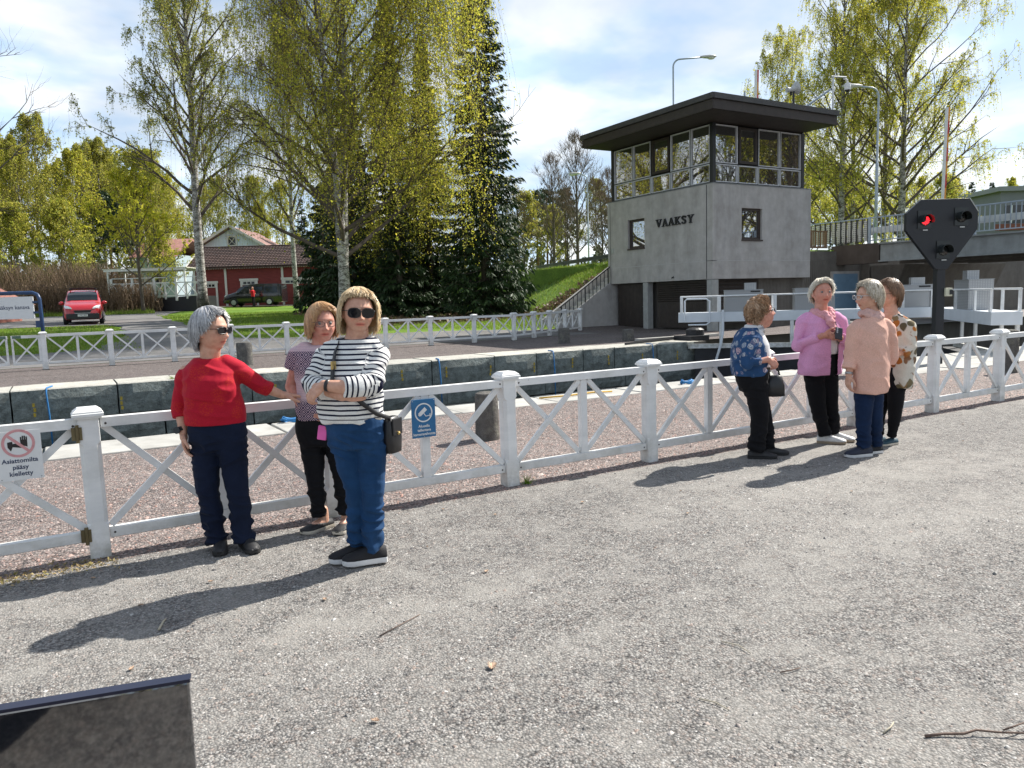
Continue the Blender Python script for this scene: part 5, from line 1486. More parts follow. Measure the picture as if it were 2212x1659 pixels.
def grow(seed, H, r0, spread, nb, first=.16, ang=(38, 58), shape=.75, lean=(0, 0), forks=1, sub=6, droop=.25, trunk_mat=None, asym=(0, 0), wob=.25):
    """trunk with limbs; returns MeshBuilder and the points where fine twigs start (P, outward dir, scale)"""
    r = random.Random(seed); mb = MB(); hp, ho, hs = [], [], []
    def limb(p0, d, L, rad, depth, n=6, up=0.0):
        pts, rr = [Vector(p0)], [rad]; d = d.normalized(); p = Vector(p0)
        for i in range(n):
            t = (i + 1) / n
            d = (d + Vector((r.gauss(0, .09), r.gauss(0, .09), r.gauss(0, .07) + up * .10 - droop * .22 * t * t))).normalized()
            p = p + d * (L / n); pts.append(p.copy()); rr.append(rad * (1 - t) ** .8 + .004)
        mb.tube(pts, rr, 5 if depth else 6, 1, caps=False)
        if depth < 2:
            ns = sub if depth == 0 else 3
            for j in range(ns):
                t = r.uniform(.25, .98); i = min(int(t * n), n - 1); q = pts[i].lerp(pts[i + 1], t * n - i)
                ax = (pts[i + 1] - pts[i]).normalized(); s = ax.orthogonal().normalized()
                s = rotv(s, ax, r.uniform(0, 2 * pi)); dd = (ax * r.uniform(.7, 1.1) + s * r.uniform(.5, .9) + Vector((0, 0, .12))).normalized()
                limb(q, dd, L * r.uniform(.28, .5) * (1.15 - .6 * t), max(.006, rr[i] * .5), depth + 1, 4, up * .5)
        for j in range(n * (3 if depth == 0 else 4)):
            t = r.uniform(.3 if depth == 0 else .05, 1.0); i = min(int(t * n), n - 1); q = pts[i].lerp(pts[i + 1], t * n - i)
            o = (pts[i + 1] - pts[i]).normalized() + Vector((r.gauss(0, .6), r.gauss(0, .6), r.gauss(0, .3)))
            hp.append(q); ho.append(o.normalized()); hs.append(r.uniform(.6, 1.2))
    stems = []
    for f in range(forks):
        pts, rr = [], []; p = Vector((0, 0, -.3)); a = 2 * pi * f / max(1, forks) + r.uniform(0, 1) * (forks > 1)
        lx, ly = lean if forks == 1 else (lean[0] + .07 * cos(a), lean[1] + .07 * sin(a))
        n = 14; hh = H * (1 if f == 0 else .9)
        for i in range(n + 1):
            t = i / n; w = wob * sin(t * 5 + f * 2 + seed) * t
            spl = 0 if forks == 1 else max(0, t - .12) * 1.0
            pts.append(Vector((lx * hh * (t if forks == 1 else spl) + w, ly * hh * (t if forks == 1 else spl) + .6 * w, -.3 + (hh + .3) * t)))
            flare = 1 + .55 * math.exp(-t * 34)
            rr.append(r0 * (1 if forks == 1 else .8) * flare * (1 - t * .96) ** .85 + .004)
        mb.tube(pts, rr, 12, 0, caps=True); stems.append((pts, rr))
    for k in range(nb):
        pts, rr = stems[k % forks]; t = first + (.985 - first) * ((k + r.random()) / nb) ** .9
        i = min(int(t * 14), 13); q = pts[i].lerp(pts[i + 1], t * 14 - i); az = k * 2.4 + r.uniform(-.5, .5)
        a = radians(r.uniform(*ang)) * (1.1 - .55 * t)
        d = Vector((cos(az) * sin(a), sin(az) * sin(a), cos(a)))
        Lb = spread * (1.0 - ((t - first) / (1 - first)) ** 1.5) ** shape * r.uniform(.75, 1.1) + .5
        Lb *= 1 + asym[0] * cos(az) + asym[1] * sin(az)
        limb(q, d, Lb * 1.25, max(.012, rr[i] * .45), 0, 7, .3)
    return mb, np.array([tuple(v) for v in hp]), np.array([tuple(v) for v in ho]), np.array(hs)

def tree_obj(name, label, loc, mb, mats, group=None, cat='tree'):
    t = thing(name, label, cat, (loc[0], loc[1], Tz(loc[0], loc[1]) - .02), 0, group)
    o = mb.build('trunk', mats, t, True)
    return t

def birch(label, loc, seed, H, r0, spread, nb, leaves, lsize, llen, lmat, twigs, twigs_w=.006, right_hang=0.0, **kw):
    mb, P, O, S = grow(seed, H, r0, spread, nb, **kw)
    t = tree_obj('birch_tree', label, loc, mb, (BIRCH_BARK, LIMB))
    if right_hang:
        keep = P @ np.array([.862, -.507, 0]) < 6.6; P, O, S = P[keep], O[keep], S[keep]
    k = rng.integers(0, len(P), twigs); L = llen * S[k] * rng.uniform(.5, 1.25, twigs)
    gz = loc[2] if len(loc) > 2 else 1.8
    L *= 1 + right_hang * np.clip((P[k] @ np.array([.862, -.507, 0]) - 1.0) / 3.5, 0, 1)
    floor_ = gz + rng.uniform(0, 1, twigs) ** 2 * 2.5 * (gz > 1.9)
    L = np.minimum(L, np.maximum(P[k][:, 2] - floor_, .25))
    G_ = hanging(P[k], O[k], L)
    V, F = ribbons(G_, twigs_w); obj('twigs', np_mesh('twigs', V, F, TWIG), t)['kind'] = 'stuff'
    wgt = L * (.42 + .58 * np.clip((P[k] @ np.array([.862, -.507, 0]) + 3) / 5, 0, 1) if right_hang else 1)
    q = rng.choice(twigs, leaves, p=wgt / wgt.sum()); s = rng.uniform(.08, 1, leaves) * 4.999; i = s.astype(int); f = (s - i)[:, None]
    X = G_[q, i] * (1 - f) + G_[q, i + 1] * f + rng.normal(0, .030, (leaves, 3))
    V, F = leaf_quads(X, lsize); obj('crown', np_mesh('crown', V, F, lmat), t)['kind'] = 'stuff'
    return t

birch('tall birch with a thin grey green crown on the lawn left of the red barn', (7.9, 51.0), 11, 23.5, .30, 5.0, 54, 70000, .080, 1.0, LEAF_GREY, 10000, first=.25, ang=(36, 52), shape=.62, droop=.05)
birch('large twin stemmed birch with yellow green drooping twigs before the dark spruces', (12.3, 36.9, 3.0), 5, 21.5, .37, 7.0, 64, 235000, .076, 2.7, LEAF_BIRCH, 21000, .005, first=.15, ang=(46, 68), shape=.45, forks=2, droop=.35, asym=(.13, -.08), sub=7, right_hang=1.3)
birch('slender white birch standing at the rear end of the black van', (16.7, 62.1), 23, 21, .22, 4.6, 34, 34000, .095, 1.4, LEAF_BIRCH, 4200, first=.3, ang=(35, 55), droop=.25)
rb_spec = [((53.7, 45.0), 31, 19, .22, 6.0, 34, 15000, 'loose multi stemmed birch with few leaves directly behind the tower roof', 2, (30, 48), 1900),
           ((50.9, 37.3), 32, 22, .24, 5.2, 38, 18000, 'white trunked birch closest to the curved lamp behind the tower', 1, (38, 56), 2400),
           ((57.0, 40.7), 33, 20, .20, 4.8, 32, 15000, 'slim birch second from the tower in the group above the bridge railing', 1, (38, 56), 2000),
           ((55.5, 36.9), 34, 21, .22, 5.4, 36, 18000, 'tall birch in the middle of the group above the bridge railing', 1, (40, 58), 2400),
           ((52.9, 33.8), 35, 19.5, .28, 7.0, 42, 26000, 'broad birch with wide rising limbs on the right of the group above the railing', 1, (42, 62), 3400)]
for loc, sd, H, r0, sp_, nb, lv_, lab, fk, an, tw_n in rb_spec:
    birch(lab, loc, sd, H, r0, sp_, nb, int(lv_ * 2.2), .09, 1.3, LEAF_RIGHT, int(tw_n * 1.6), .006, first=.06, ang=an, forks=fk, droop=.12, shape=.6)

# spruces: whorls of drooping boughs hung with needle sprays
def spruce(label, loc, seed, H, R, group='dark spruces behind the large birch', mat=None, dens=1.0, low=.03):
    r = np.random.default_rng(seed)
    t = thing('spruce_tree', label, 'tree', (loc[0], loc[1], Tz(*loc) - .02), 0, group)
    m = MB(); m.tube([(0, 0, -.3), (0, 0, H * .5), (0, 0, H * .98)], [.28, .16, .02], 8); m.build('trunk', BROWN_BARK, t, True)
    nb = int(44 * H * dens); z = H * (low + (1 - low) * r.uniform(0, 1, nb) ** 1.15)
    rel = (z - H * low) / (H * (1 - low)); Lb = R * (1 - rel) ** .8 * r.uniform(.72, 1.12, nb) + .14
    az = r.uniform(0, 2 * pi, nb); k = 7; s = np.linspace(0, 1, k)
    sag = r.uniform(.25, .5, nb) * (1 - rel * .8)
    px = Lb[:, None] * s[None]; pz = z[:, None] - (sag * Lb)[:, None] * (s ** 1.1)[None] + (.22 * Lb)[:, None] * (s ** 3)[None]
    P = np.stack([px * np.cos(az)[:, None], px * np.sin(az)[:, None], pz], -1)
    V, F = ribbons(P, .018); obj('boughs', np_mesh('boughs', V, F, BROWN_BARK), t)['kind'] = 'stuff'
    q = int(nb * 34); b = r.integers(0, nb, q); u = r.uniform(.08, 1, q) ** .8 * (k - 1.001); i = u.astype(int); f = (u - i)[:, None]
    X = P[b, i] * (1 - f) + P[b, i + 1] * f
    out = np.stack([np.cos(az[b]), np.sin(az[b]), 0 * az[b]], -1); sd = np.stack([-out[:, 1], out[:, 0], 0 * az[b]], -1)
    lr = np.sign(r.uniform(-1, 1, q))[:, None]
    d = out * r.uniform(.3, .9, (q, 1)) + sd * lr * r.uniform(.1, .9, (q, 1)); d[:, 2] -= r.uniform(.25, 1.1, q); d /= np.linalg.norm(d, axis=1, keepdims=True)
    L = (r.uniform(.26, .55, q) * (1 - .4 * rel[b]))[:, None]; w = np.cross(d, r.normal(0, 1, (q, 3))); w /= np.linalg.norm(w, axis=1, keepdims=True); w *= L * .13
    V = np.stack([X, X + d * L * .45 + w, X + d * L, X + d * L * .45 - w], 1).reshape(-1, 3)
    obj('crown', np_mesh('crown', V, np.arange(q * 4).reshape(-1, 4), mat or NEEDLE), t)['kind'] = 'stuff'
    return t
spruce('low dark spruce directly behind the rear of the black van', (15.8, 51.2), 1, 8.5, 2.2)
spruce('dark spruce left of the birch trunk reaching out of the picture', (16.6, 47.6), 2, 15, 2.3)
spruce('dark spruce in the middle of the row behind the birch twigs', (18.6, 45.6), 3, 19.5, 2.3)
spruce('narrow pointed spruce whose tip shows below the top edge', (20.2, 43.9), 4, 16.6, 2.0)
spruce('tallest dark spruce nearest the grass bank', (21.4, 39.0), 5, 21.5, 2.8)
spruce('small spruce filling the gap under the birch', (17.6, 42.6), 6, 7.0, 2.0)

def stuff_tree(name, label, loc, seed, H, r0, spread, nb, leaves, lsize, lmat, bark, group=None, twn=1200, tw=.012, tl=.7, up=True, clump=0, **kw):
    mb, P, O, S = grow(seed, H, r0, spread, nb, **kw)
    t = tree_obj(name, label, loc, mb, (bark, bark), group)
    k = rng.integers(0, len(P), twn); L = tl * S[k] * rng.uniform(.5, 1.2, twn)
    s = np.linspace(0, 1, 4); D_ = O[k] + np.array([0, 0, .5 if up else -.3]); D_ /= np.linalg.norm(D_, axis=1, keepdims=True)
    G_ = P[k][:, None] + D_[:, None] * (L[:, None] * s[None])[..., None] + rng.normal(0, .05, (twn, 4, 3)) * s[None, :, None]
    V, F = ribbons(G_, tw); obj('twigs', np_mesh('twigs', V, F, TWIG if leaves else DRYTWIG), t)['kind'] = 'stuff'
    if leaves:
        q = rng.integers(0, twn, leaves); X = G_[q, rng.integers(1, 4, leaves)] + rng.normal(0, .07 if clump else .14, (leaves, 3))
        V, F = leaf_quads(X, lsize); obj('crown', np_mesh('crown', V, F, lmat), t)['kind'] = 'stuff'
    return t
stuff_tree('maple_tree', 'young maple with yellow green flower clusters beside the red van', (5.4, 61.4), 41, 10.5, .13, 3.1, 30, 6500, .17, LEAF_MAPLE, BROWN_BARK, None, 900, .012, .7, clump=1, first=.2, ang=(35, 55), droop=0)
stuff_tree('bare_tree', 'leafless tree whose dark branches reach in from the left edge', (-4.9, 28.6), 42, 13, .26, 4.6, 34, 0, .1, None, BROWN_BARK, None, 3600, .004, .9, first=.16, ang=(50, 80), droop=.1, sub=7)

# woods behind: a few kinds, each copied; every copy is a tree of its own
def proto_set():
    P = {}
    P['birch'] = birch('x', (0, 160), 51, 16, .16, 3.8, 30, 16000, .125, 1.2, LEAF_OLIVE, 1500, .012, first=.30, ang=(30, 48), droop=.15)
    P['birch2'] = birch('x', (0, 160), 52, 15, .15, 4.0, 28, 17000, .125, 1.2, LEAF_BIRCH, 1500, .012, first=.20, ang=(32, 52), droop=.15)
    P['bare'] = stuff_tree('bare_tree', 'x', (0, 160), 53, 12, .17, 3.6, 30, 0, .1, None, BROWN_BARK, None, 2600, .012, .8, first=.15, ang=(30, 52), droop=0)
    P['olive'] = stuff_tree('broadleaf_tree', 'x', (0, 160), 54, 11, .16, 3.6, 28, 8000, .2, LEAF_OLIVE, BROWN_BARK, None, 1200, .012, .8, first=.12, ang=(30, 60), droop=0)
    P['spruce'] = spruce('x', (0, 160), 55, 14, 2.2, None, NEEDLE, .55)
    return P
PR = proto_set()
def pine(loc, seed):
    r = np.random.default_rng(seed); t = thing('pine_tree', 'x', 'tree', (*loc, Tz(*loc)), 0); H = 15
    m = MB(); m.tube([(0, 0, -.3), (.1, 0, H * .5), (0, .1, H)], [.2, .14, .03], 8)
    C_ = []
    for k in range(20):
        z = H * (.5 + .5 * k / 19); L = 2.4 * (1 - (k / 19) ** 2) + .4; a = k * 2.4; e = Vector((L * cos(a), L * sin(a), z + .5)); m.tube([(0, 0, z), e * .5 + Vector((0, 0, z * .5 + .1)), e], [.05, .04, .015], 5)
        for q in range(5): C_.append(tuple(Vector((0, 0, z)).lerp(e, r.uniform(.45, 1.05))))
    m.build('trunk', simple('pine_bark', (.16, .085, .05), .85, 0, .3, 3), t, True)
    C_ = np.array(C_); n = 6500; X = C_[r.integers(0, len(C_), n)] + r.normal(0, .34, (n, 3)) * np.array([1, 1, .6]); V, F = leaf_quads(X, .26); obj('crown', np_mesh('crown', V, F, PINE_N), t)['kind'] = 'stuff'
    return t
PR['pine'] = pine((0, 160), 9)
wr_ = random.Random(17)
placed = set(); PLANTED = []
NAMES = {'birch': 'birch_tree', 'birch2': 'birch_tree', 'bare': 'bare_tree', 'olive': 'broadleaf_tree', 'spruce': 'spruce_tree', 'pine': 'pine_tree'}
def plant(kind, loc, s, label, group, zoff=0.0):
    if kind not in placed: o = PR[kind]; placed.add(kind)
    else: o = copy_tree(PR[kind])
    o.name = NAMES[kind]
    o.location = (loc[0], loc[1], Tz(*loc) - .05 + zoff); o.rotation_euler = (0, 0, wr_.uniform(0, 6.28)); o.scale = (s * wr_.uniform(.9, 1.1), s * wr_.uniform(.9, 1.1), s)
    o['label'] = label; o['group'] = group; o['category'] = 'tree'; PLANTED.append(o)
GL_ = 'trees of the wood beyond the lane'
LW = {'birch': 'olive green birch in the wood beyond the lane', 'birch2': 'fresh yellow green birch in the wood beyond the lane', 'bare': 'leafless tree in the wood beyond the lane', 'spruce': 'dark spruce in the wood beyond the lane', 'pine': 'pine with bushy blue green crown in the wood beyond the lane', 'olive': 'low olive green broadleaf tree in the wood beyond the lane'}
for kind, loc, s in (('birch', (-6.5, 85.1), 1.05), ('birch2', (-4.9, 101.5), 1.25), ('birch2', (-3.0, 92.0), 1.1), ('birch', (-1.0, 98.1), 1.25), ('birch2', (-6.4, 93), 1.15), ('birch', (-2.0, 88), .95), ('birch2', (2.6, 93), 1.05), ('birch', (5.6, 106), 1.2), ('birch2', (7.4, 112), 1.25), ('birch', (9.0, 94), .9), ('birch2', (13.6, 113), 1.1), ('birch', (11.0, 103), 1.05), ('birch2', (1.0, 103.5), 1.05), ('birch', (3.8, 104.6), 1.15), ('birch', (6.4, 118.6), 1.2),
                     ('birch2', (7.9, 99.8), 1.0), ('birch', (11.9, 114.8), 1.25), ('pine', (4.6, 112.0), .95), ('pine', (5.6, 96.0), .8), ('birch2', (15.5, 127.8), 1.2), ('birch', (-9, 92), 1.0), ('birch2', (-8, 110), 1.15), ('olive', (-3.2, 84.0), .8), ('olive', (1.2, 86.0), .85), ('olive', (9.6, 88), .7), ('birch2', (9.8, 106), .95),
                     ('birch', (27.3, 123.2), 1.15), ('birch2', (29.7, 116.0), 1.05), ('birch', (23.2, 131.4), 1.2), ('spruce', (31.5, 112), .95), ('birch', (20, 124), 1.1), ('birch2', (25.5, 112), .9), ('spruce', (12.8, 121), 1.0), ('birch', (34, 104), 1.0), ('birch2', (30.5, 96), .85), ('olive', (33, 90), 1.0), ('spruce', (28, 88), .9)):
    plant(kind, loc, s, LW[kind], GL_)
GM_ = 'trees beyond the guard rail'
LM = {k: v.replace('in the wood beyond the lane', 'beyond the guard rail') for k, v in LW.items()}
for kind, loc, s in (('bare', (45.8, 68.2), 1.0), ('bare', (45.6, 63.6), 1.1), ('olive', (47.3, 76.6), .85), ('pine', (54.1, 84.2), .75), ('pine', (57.6, 87.4), .8), ('bare', (54.7, 69.9), .95), ('pine', (62.9, 90.6), .85), ('birch2', (49.6, 86.0), .55), ('olive', (52.0, 78.0), .75), ('birch', (57.6, 76.4), .75), ('bare', (42.5, 70.0), .75), ('bare', (51, 73), .8), ('pine', (59, 73), .8), ('bare', (58.0, 66.5), .85), ('olive', (46, 84), .8), ('bare', (50.5, 66.0), .8)):
    plant(kind, loc, s, LM[kind], GM_)
GR_ = 'trees behind the bridge railing'
LR = {k: v.replace('in the wood beyond the lane', 'behind the bridge railing') for k, v in LW.items()}
for kind, loc, s in (('olive', (66.5, 52.4), .9), ('olive', (74.7, 55.2), .95), ('birch2', (82.4, 53.1), .6), ('olive', (80.6, 46.8), .8), ('spruce', (96.6, 52.8), .75), ('birch', (103.6, 58.8), .75), ('spruce', (116.4, 60.8), .9), ('birch2', (113.5, 56.7), .8), ('spruce', (118.0, 51.1), .95), ('olive', (70, 49.5), .7), ('birch2', (72, 44), .55), ('olive', (63, 46), .75), ('olive', (60.5, 51), .8), ('birch', (108, 51), .8), ('spruce', (124, 55), 1.0)):
    plant(kind, loc, s, LR[kind], GR_)
# birches across the water behind the photographer's right shoulder, mirrored in the tower glass
GN_ = 'trees along the near bank'
for kind, loc, s in (('birch', (44, 3.2), 1.2), ('bare', (46.5, 7.6), 1.45), ('birch2', (52.5, 1.5), 1.3), ('bare', (49, 4.3), 1.5), ('bare', (50.5, -1.5), 1.55), ('birch2', (55, -4), 1.4), ('birch', (57, 3), 1.35), ('birch2', (41, -7), 1.2), ('birch', (33, -16), 1.1), ('bare', (22, -19), 1.2), ('birch2', (8, -24), 1.1), ('birch', (-9, -21), 1.1), ('spruce', (-22, -14), 1.1), ('birch2', (-25, 2), 1.0)):
    plant(kind, loc, s, {'birch': 'olive green birch', 'birch2': 'yellow green birch', 'bare': 'leafless tree', 'spruce': 'dark spruce'}[kind] + ' on the near bank mirrored in the tower windows', GN_)

ORD = ['leftmost', 'second from the left', 'third from the left', 'fourth from the left', 'fifth from the left', 'sixth from the left', 'seventh from the left', 'eighth from the left', 'ninth from the left', 'tenth from the left', 'eleventh from the left', 'twelfth from the left', 'thirteenth from the left', 'fourteenth from the left', 'fifteenth from the left', 'sixteenth from the left', 'seventeenth from the left', 'eighteenth from the left']
by_label = {}
for o in PLANTED: by_label.setdefault(o['label'], []).append(o)
for lab, os_ in by_label.items():
    if len(os_) > 1 and len(lab.split()) > 10: lab = lab.replace('low olive green', 'olive green').replace('with bushy blue green crown ', '')
    if len(os_) > 1:
        os_.sort(key=lambda o: -math.atan2(o.location.y, o.location.x))
        for k, o in enumerate(os_): o['label'] = lab + ', ' + (ORD[k] if k < len(os_) - 1 else 'rightmost') 
# far wooded ridge as one mass
n = 420; ang = rng.uniform(radians(-52), radians(52), n); dist = rng.uniform(150, 330, n)
cx = dist * (np.cos(radians(59.5)) * np.cos(ang) + np.sin(radians(59.5)) * np.sin(ang)); cy = dist * (np.sin(radians(59.5)) * np.cos(ang) - np.cos(radians(59.5)) * np.sin(ang))
ok = cy > 60; cx, cy = cx[ok], cy[ok]; hz = rng.uniform(7, 13, len(cx)); Xs = []
for x, y, h in zip(cx, cy, hz):
    q = 110; zz = rng.uniform(.05, 1, q); rr = 2.9 * (1 - zz) ** .6 * rng.uniform(.3, 1, q); a = rng.uniform(0, 6.28, q)
    Xs.append(np.stack([x + rr * np.cos(a), y + rr * np.sin(a), Tz(x, y) + zz * h], -1))
V, F = leaf_quads(np.concatenate(Xs), 1.1)
M_FAR = M_leaf('far_foliage', [(.06, .075, .03), (.10, .11, .04), (.05, .065, .035), (.13, .125, .05)], .3)
tag(obj('far_woodland', np_mesh('far_woodland', V, F, M_FAR)), 'dense mixed wood closing the horizon', None, None, 'stuff')

# hedge and thicket of bare brown twigs left of the red van
def thicket(name, label, cat, a, b, h, depth, n, mat, lean=.25, group=None, leafy=0):
    t = thing(name, label, cat, (a[0], a[1], Tz(*a)), 0, group)
    u = rng.uniform(0, 1, n); X = (b[0] - a[0]) * u + rng.normal(0, depth * .3, n); Y = (b[1] - a[1]) * u + rng.normal(0, depth * .35, n)
    Z = np.array([Tz(a[0] + x, a[1] + y) - Tz(*a) for x, y in zip(X, Y)])
    H = h * rng.uniform(.35, 1.05, n); s = np.linspace(0, 1, 5)
    st_ = rng.uniform(0, .55, n) * H
    d = np.stack([rng.normal(0, lean, n), rng.normal(0, lean, n), np.ones(n)], -1)
    P = np.stack([X, Y, Z + st_], -1)[:, None] + d[:, None] * ((H - st_)[:, None] * s[None])[..., None] + rng.normal(0, .07, (n, 5, 3)) * s[None, :, None]
    V, F = ribbons(P, .016); o = obj('twigs', np_mesh('twigs', V, F, mat), t); o['kind'] = 'stuff'
    m = MB()
    for k in range(max(5, int(n / 140))):
        q = P[int(rng.integers(0, n))]; m.tube([(q[0][0], q[0][1], q[0][2] - st_.max()), tuple(q[2]), tuple(q[4])], [.05, .035, .01], 5)
    m.build('stems', mat, t)
    if leafy:
        k = rng.integers(0, n, leafy); V, F = leaf_quads(P[k, rng.integers(1, 5, leafy)] + rng.normal(0, .1, (leafy, 3)), .12); obj('leaves', np_mesh('leaves', V, F, LEAF_DRY), t)['kind'] = 'stuff'
    return t
LEAF_DRY = M_leaf('dry_leaf', [(.13, .085, .05), (.2, .14, .09), (.09, .06, .04)], .2)
thicket('hedge', 'clipped brown leafless hedge along the lane left of the red van', 'hedge', (-5.0, 62.6), (4.2, 62.4), 2.3, 1.3, 3800, DRYTWIG, .22, None, 2600)
thicket('hedge', 'short leafless hedge between the red van and the terrace', 'hedge', (3.9, 64.2), (6.4, 63.4), 2.1, 1.0, 1100, DRYTWIG, .22, None, 500)
for k, (p, h, lab) in enumerate((((-1.0, 70.2), 3.6, 'grey brown bare thicket behind the tiled roof'), ((1.0, 72.6), 4.2, 'tall bare thicket above the red van roof'), ((2.8, 69.0), 3.8, 'bare thicket left of the yellow maple'), ((5.0, 73.9), 3.4, 'bare thicket behind the terrace posts'), ((-3.4, 72.0), 4.0, 'bare thicket behind the canal name board'))):
    thicket('bare_shrub', lab, 'shrub', (p[0] - 1.2, p[1] + .4), (p[0] + 1.2, p[1] - .4), h, 2.2, 1300, DRYTWIG, .3, 'bare shrubs behind the hedge')

# grass blades and leaf litter on the bank, lawn edges
def tufts(name, n, sampler, h, mat):
    P = sampler(n); n = len(P); a = rng.uniform(0, 6.28, n); w = rng.uniform(.012, .03, n); hh = h * rng.lognormal(0, .35, n)
    ln = rng.normal(0, .35, (n, 2)) * hh[:, None]
    o = np.stack([np.cos(a) * w, np.sin(a) * w, 0 * a], -1); tip = np.stack([ln[:, 0], ln[:, 1], hh], -1)
    V = np.stack([P - o, P + o, P + tip], 1).reshape(-1, 3)
    ob = obj(name, np_mesh(name, V, np.arange(n * 3).reshape(-1, 3), mat)); ob['kind'] = 'stuff'; return ob
BLADE = M_leaf('grass_blade', [(.12, .22, .02), (.19, .31, .03), (.25, .33, .06), (.28, .29, .09)], .4)
def s_bank(n):
    X = rng.uniform(19, 34, n * 2); Y = rng.uniform(29, 56, n * 2); s = ((X - 19.6) * 22 - (Y - 28.9) * 7.5) / 23.24; ok = (s > -1.5) & (s < 7.5); X, Y = X[ok][:n], Y[ok][:n]
    bare = np.exp(-((((X - 21.5) * .62 - (Y - 33.5) * .3 - 1.0) / 1.0) ** 2)); keep = rng.uniform(0, 1, len(X)) > bare * .85; X, Y = X[keep], Y[keep]
    return np.stack([X, Y, T(X, Y) - .03], -1)
tufts('bank_grass', 52000, s_bank, .13, BLADE)
def s_lawn(n):
    X = rng.uniform(5.6, 22, n); Y = rng.uniform(30, 56, n); ok = (Y > np.interp(X, [5.6, 6.2, 8, 14, 19], [52, 33, 31.6, 33.2, 28.5])); X, Y = X[ok], Y[ok]; return np.stack([X, Y, T(X, Y) - .025], -1)
tufts('lawn_blades', 60000, s_lawn, .06, BLADE)
def s_isl(n):
    X = rng.uniform(-6, 2.5, n); Y = rng.uniform(30, 45, n); return np.stack([X, Y, T(X, Y) - .025], -1)
tufts('verge_blades', 22000, s_isl, .06, BLADE)
def s_verge(n):
    X = rng.uniform(-6, 6, n); Y = rng.uniform(59.8, 62.8, n); return np.stack([X, Y, T(X, Y) - .02], -1)
tufts('hedge_grass', 9000, s_verge, .2, BLADE)
def litter(name, n, sampler, size, mat):
    P = sampler(n); V, F = leaf_quads(P, size); o = obj(name, np_mesh(name, V, F, mat)); o['kind'] = 'stuff'
def s_lit(n):
    t = rng.uniform(0, 1, n); X = 19.9 + 6.0 * t + rng.normal(0, .75, n); Y = 38.0 - 5.5 * t + rng.normal(0, 1.0, n); return np.stack([X, Y, T(X, Y) + .02], -1)
litter('leaf_litter', 5200, s_lit, .16, LEAF_DRY)
def s_needles(n):
    X = rng.uniform(13, 23, n); Y = rng.uniform(35.5, 50, n); return np.stack([X, Y, T(X, Y) + .005], -1)
litter('needle_litter', 9000, s_needles, .2, LEAF_DRY)
# ================================================================== PEOPLE
def V3(*a): return Vector(a)
def fwd_of(psi): return V3(sin(radians(psi)), -cos(radians(psi)), 0)
def left_of(psi): return V3(cos(radians(psi)), sin(radians(psi)), 0)

def remesh(mb, voxel, smooth=4, fac=.5):
    me = mb.mesh('tmp', BLACK)
    o = bpy.data.objects.new('tmp', me); COL.objects.link(o)
    r = o.modifiers.new('r', 'REMESH'); r.mode = 'VOXEL'; r.voxel_size = voxel; r.use_smooth_shade = True
    if smooth:
        s = o.modifiers.new('s', 'SMOOTH'); s.iterations = smooth; s.factor = fac
    bpy.context.view_layer.update()
    dg = bpy.context.evaluated_depsgraph_get()
    out = bpy.data.meshes.new_from_object(o.evaluated_get(dg))
    bpy.data.objects.remove(o); bpy.data.meshes.remove(me)
    out.materials.clear()
    out.polygons.foreach_set('use_smooth', np.ones(len(out.polygons), dtype=bool))
    return out
def verts_of(me):
    a = np.empty(len(me.vertices) * 3, np.float32); me.vertices.foreach_get('co', a); return a.reshape(-1, 3)
def normals_of(me):
    a = np.empty(len(me.vertices) * 3, np.float32); me.vertex_normals.foreach_get('vector', a); return a.reshape(-1, 3)
def set_verts(me, V):
    me.vertices.foreach_set('co', np.asarray(V, np.float32).ravel()); me.update()
def fold(me, amp, scale, seed=0.0, mask=None):
    """cloth folds: smooth ridged displacement along the normals"""
    V = verts_of(me); Nn = normals_of(me); d = np.empty(len(V))
    for i, p in enumerate(V):
        q = Vector((p[0] * scale[0] + seed, p[1] * scale[1] - seed, p[2] * scale[2] + 2 * seed))
        w_ = Vector((p[2] * .6, 0, p[0] * 2.2))
        n = noise.noise(q)
        d[i] = .45 * n + .75 * max(-.25, 1 - abs(noise.noise(q * .9 + w_ + Vector((7, 3, 1)))) * 4.2)
    d = (d - d.mean()) * amp
    if mask is not None: d *= mask(V)
    set_verts(me, V + Nn * d[:, None])
def float_attr(me, name, vals):
    a = me.attributes.new(name, 'FLOAT', 'POINT'); a.data.foreach_set('value', np.asarray(vals, np.float32))
def color_attr(me, name, cols):
    a = me.attributes.new(name, 'FLOAT_COLOR', 'POINT'); c = np.ones((len(cols), 4), np.float32); c[:, :3] = cols; a.data.foreach_set('color', c.ravel())

def ring(c, hw, hf, hb, psi, n=28, e=.88):
    f, l = fwd_of(psi), left_of(psi); out = []
    for k in range(n):
        t = 2 * pi * k / n; a, b = cos(t), sin(t)
        x = hw * math.copysign(abs(a) ** e, a); y = (hf if b > 0 else hb) * math.copysign(abs(b) ** e, b)
        out.append(Vector(c) + l * x + f * y)
    return out
def loft_rows(mb, rows, psi):
    mb.loft([ring((r[1], r[2], r[0]), r[3], r[4], r[5], r[6] if len(r) > 6 else psi) for r in rows]); return mb
def chain_dist(V, pts):
    """nearest distance to a polyline and the arc length there"""
    best = np.full(len(V), 1e9); arc = np.zeros(len(V)); a0 = 0.0
    for p, q in zip(pts[:-1], pts[1:]):
        p, q = np.array(p), np.array(q); d = q - p; L = np.linalg.norm(d)
        t = np.clip(((V - p) @ d) / (L * L), 0, 1); D = np.linalg.norm(V - (p + t[:, None] * d), axis=1)
        m = D < best; best[m] = D[m]; arc[m] = a0 + t[m] * L; a0 += L
    return best, arc

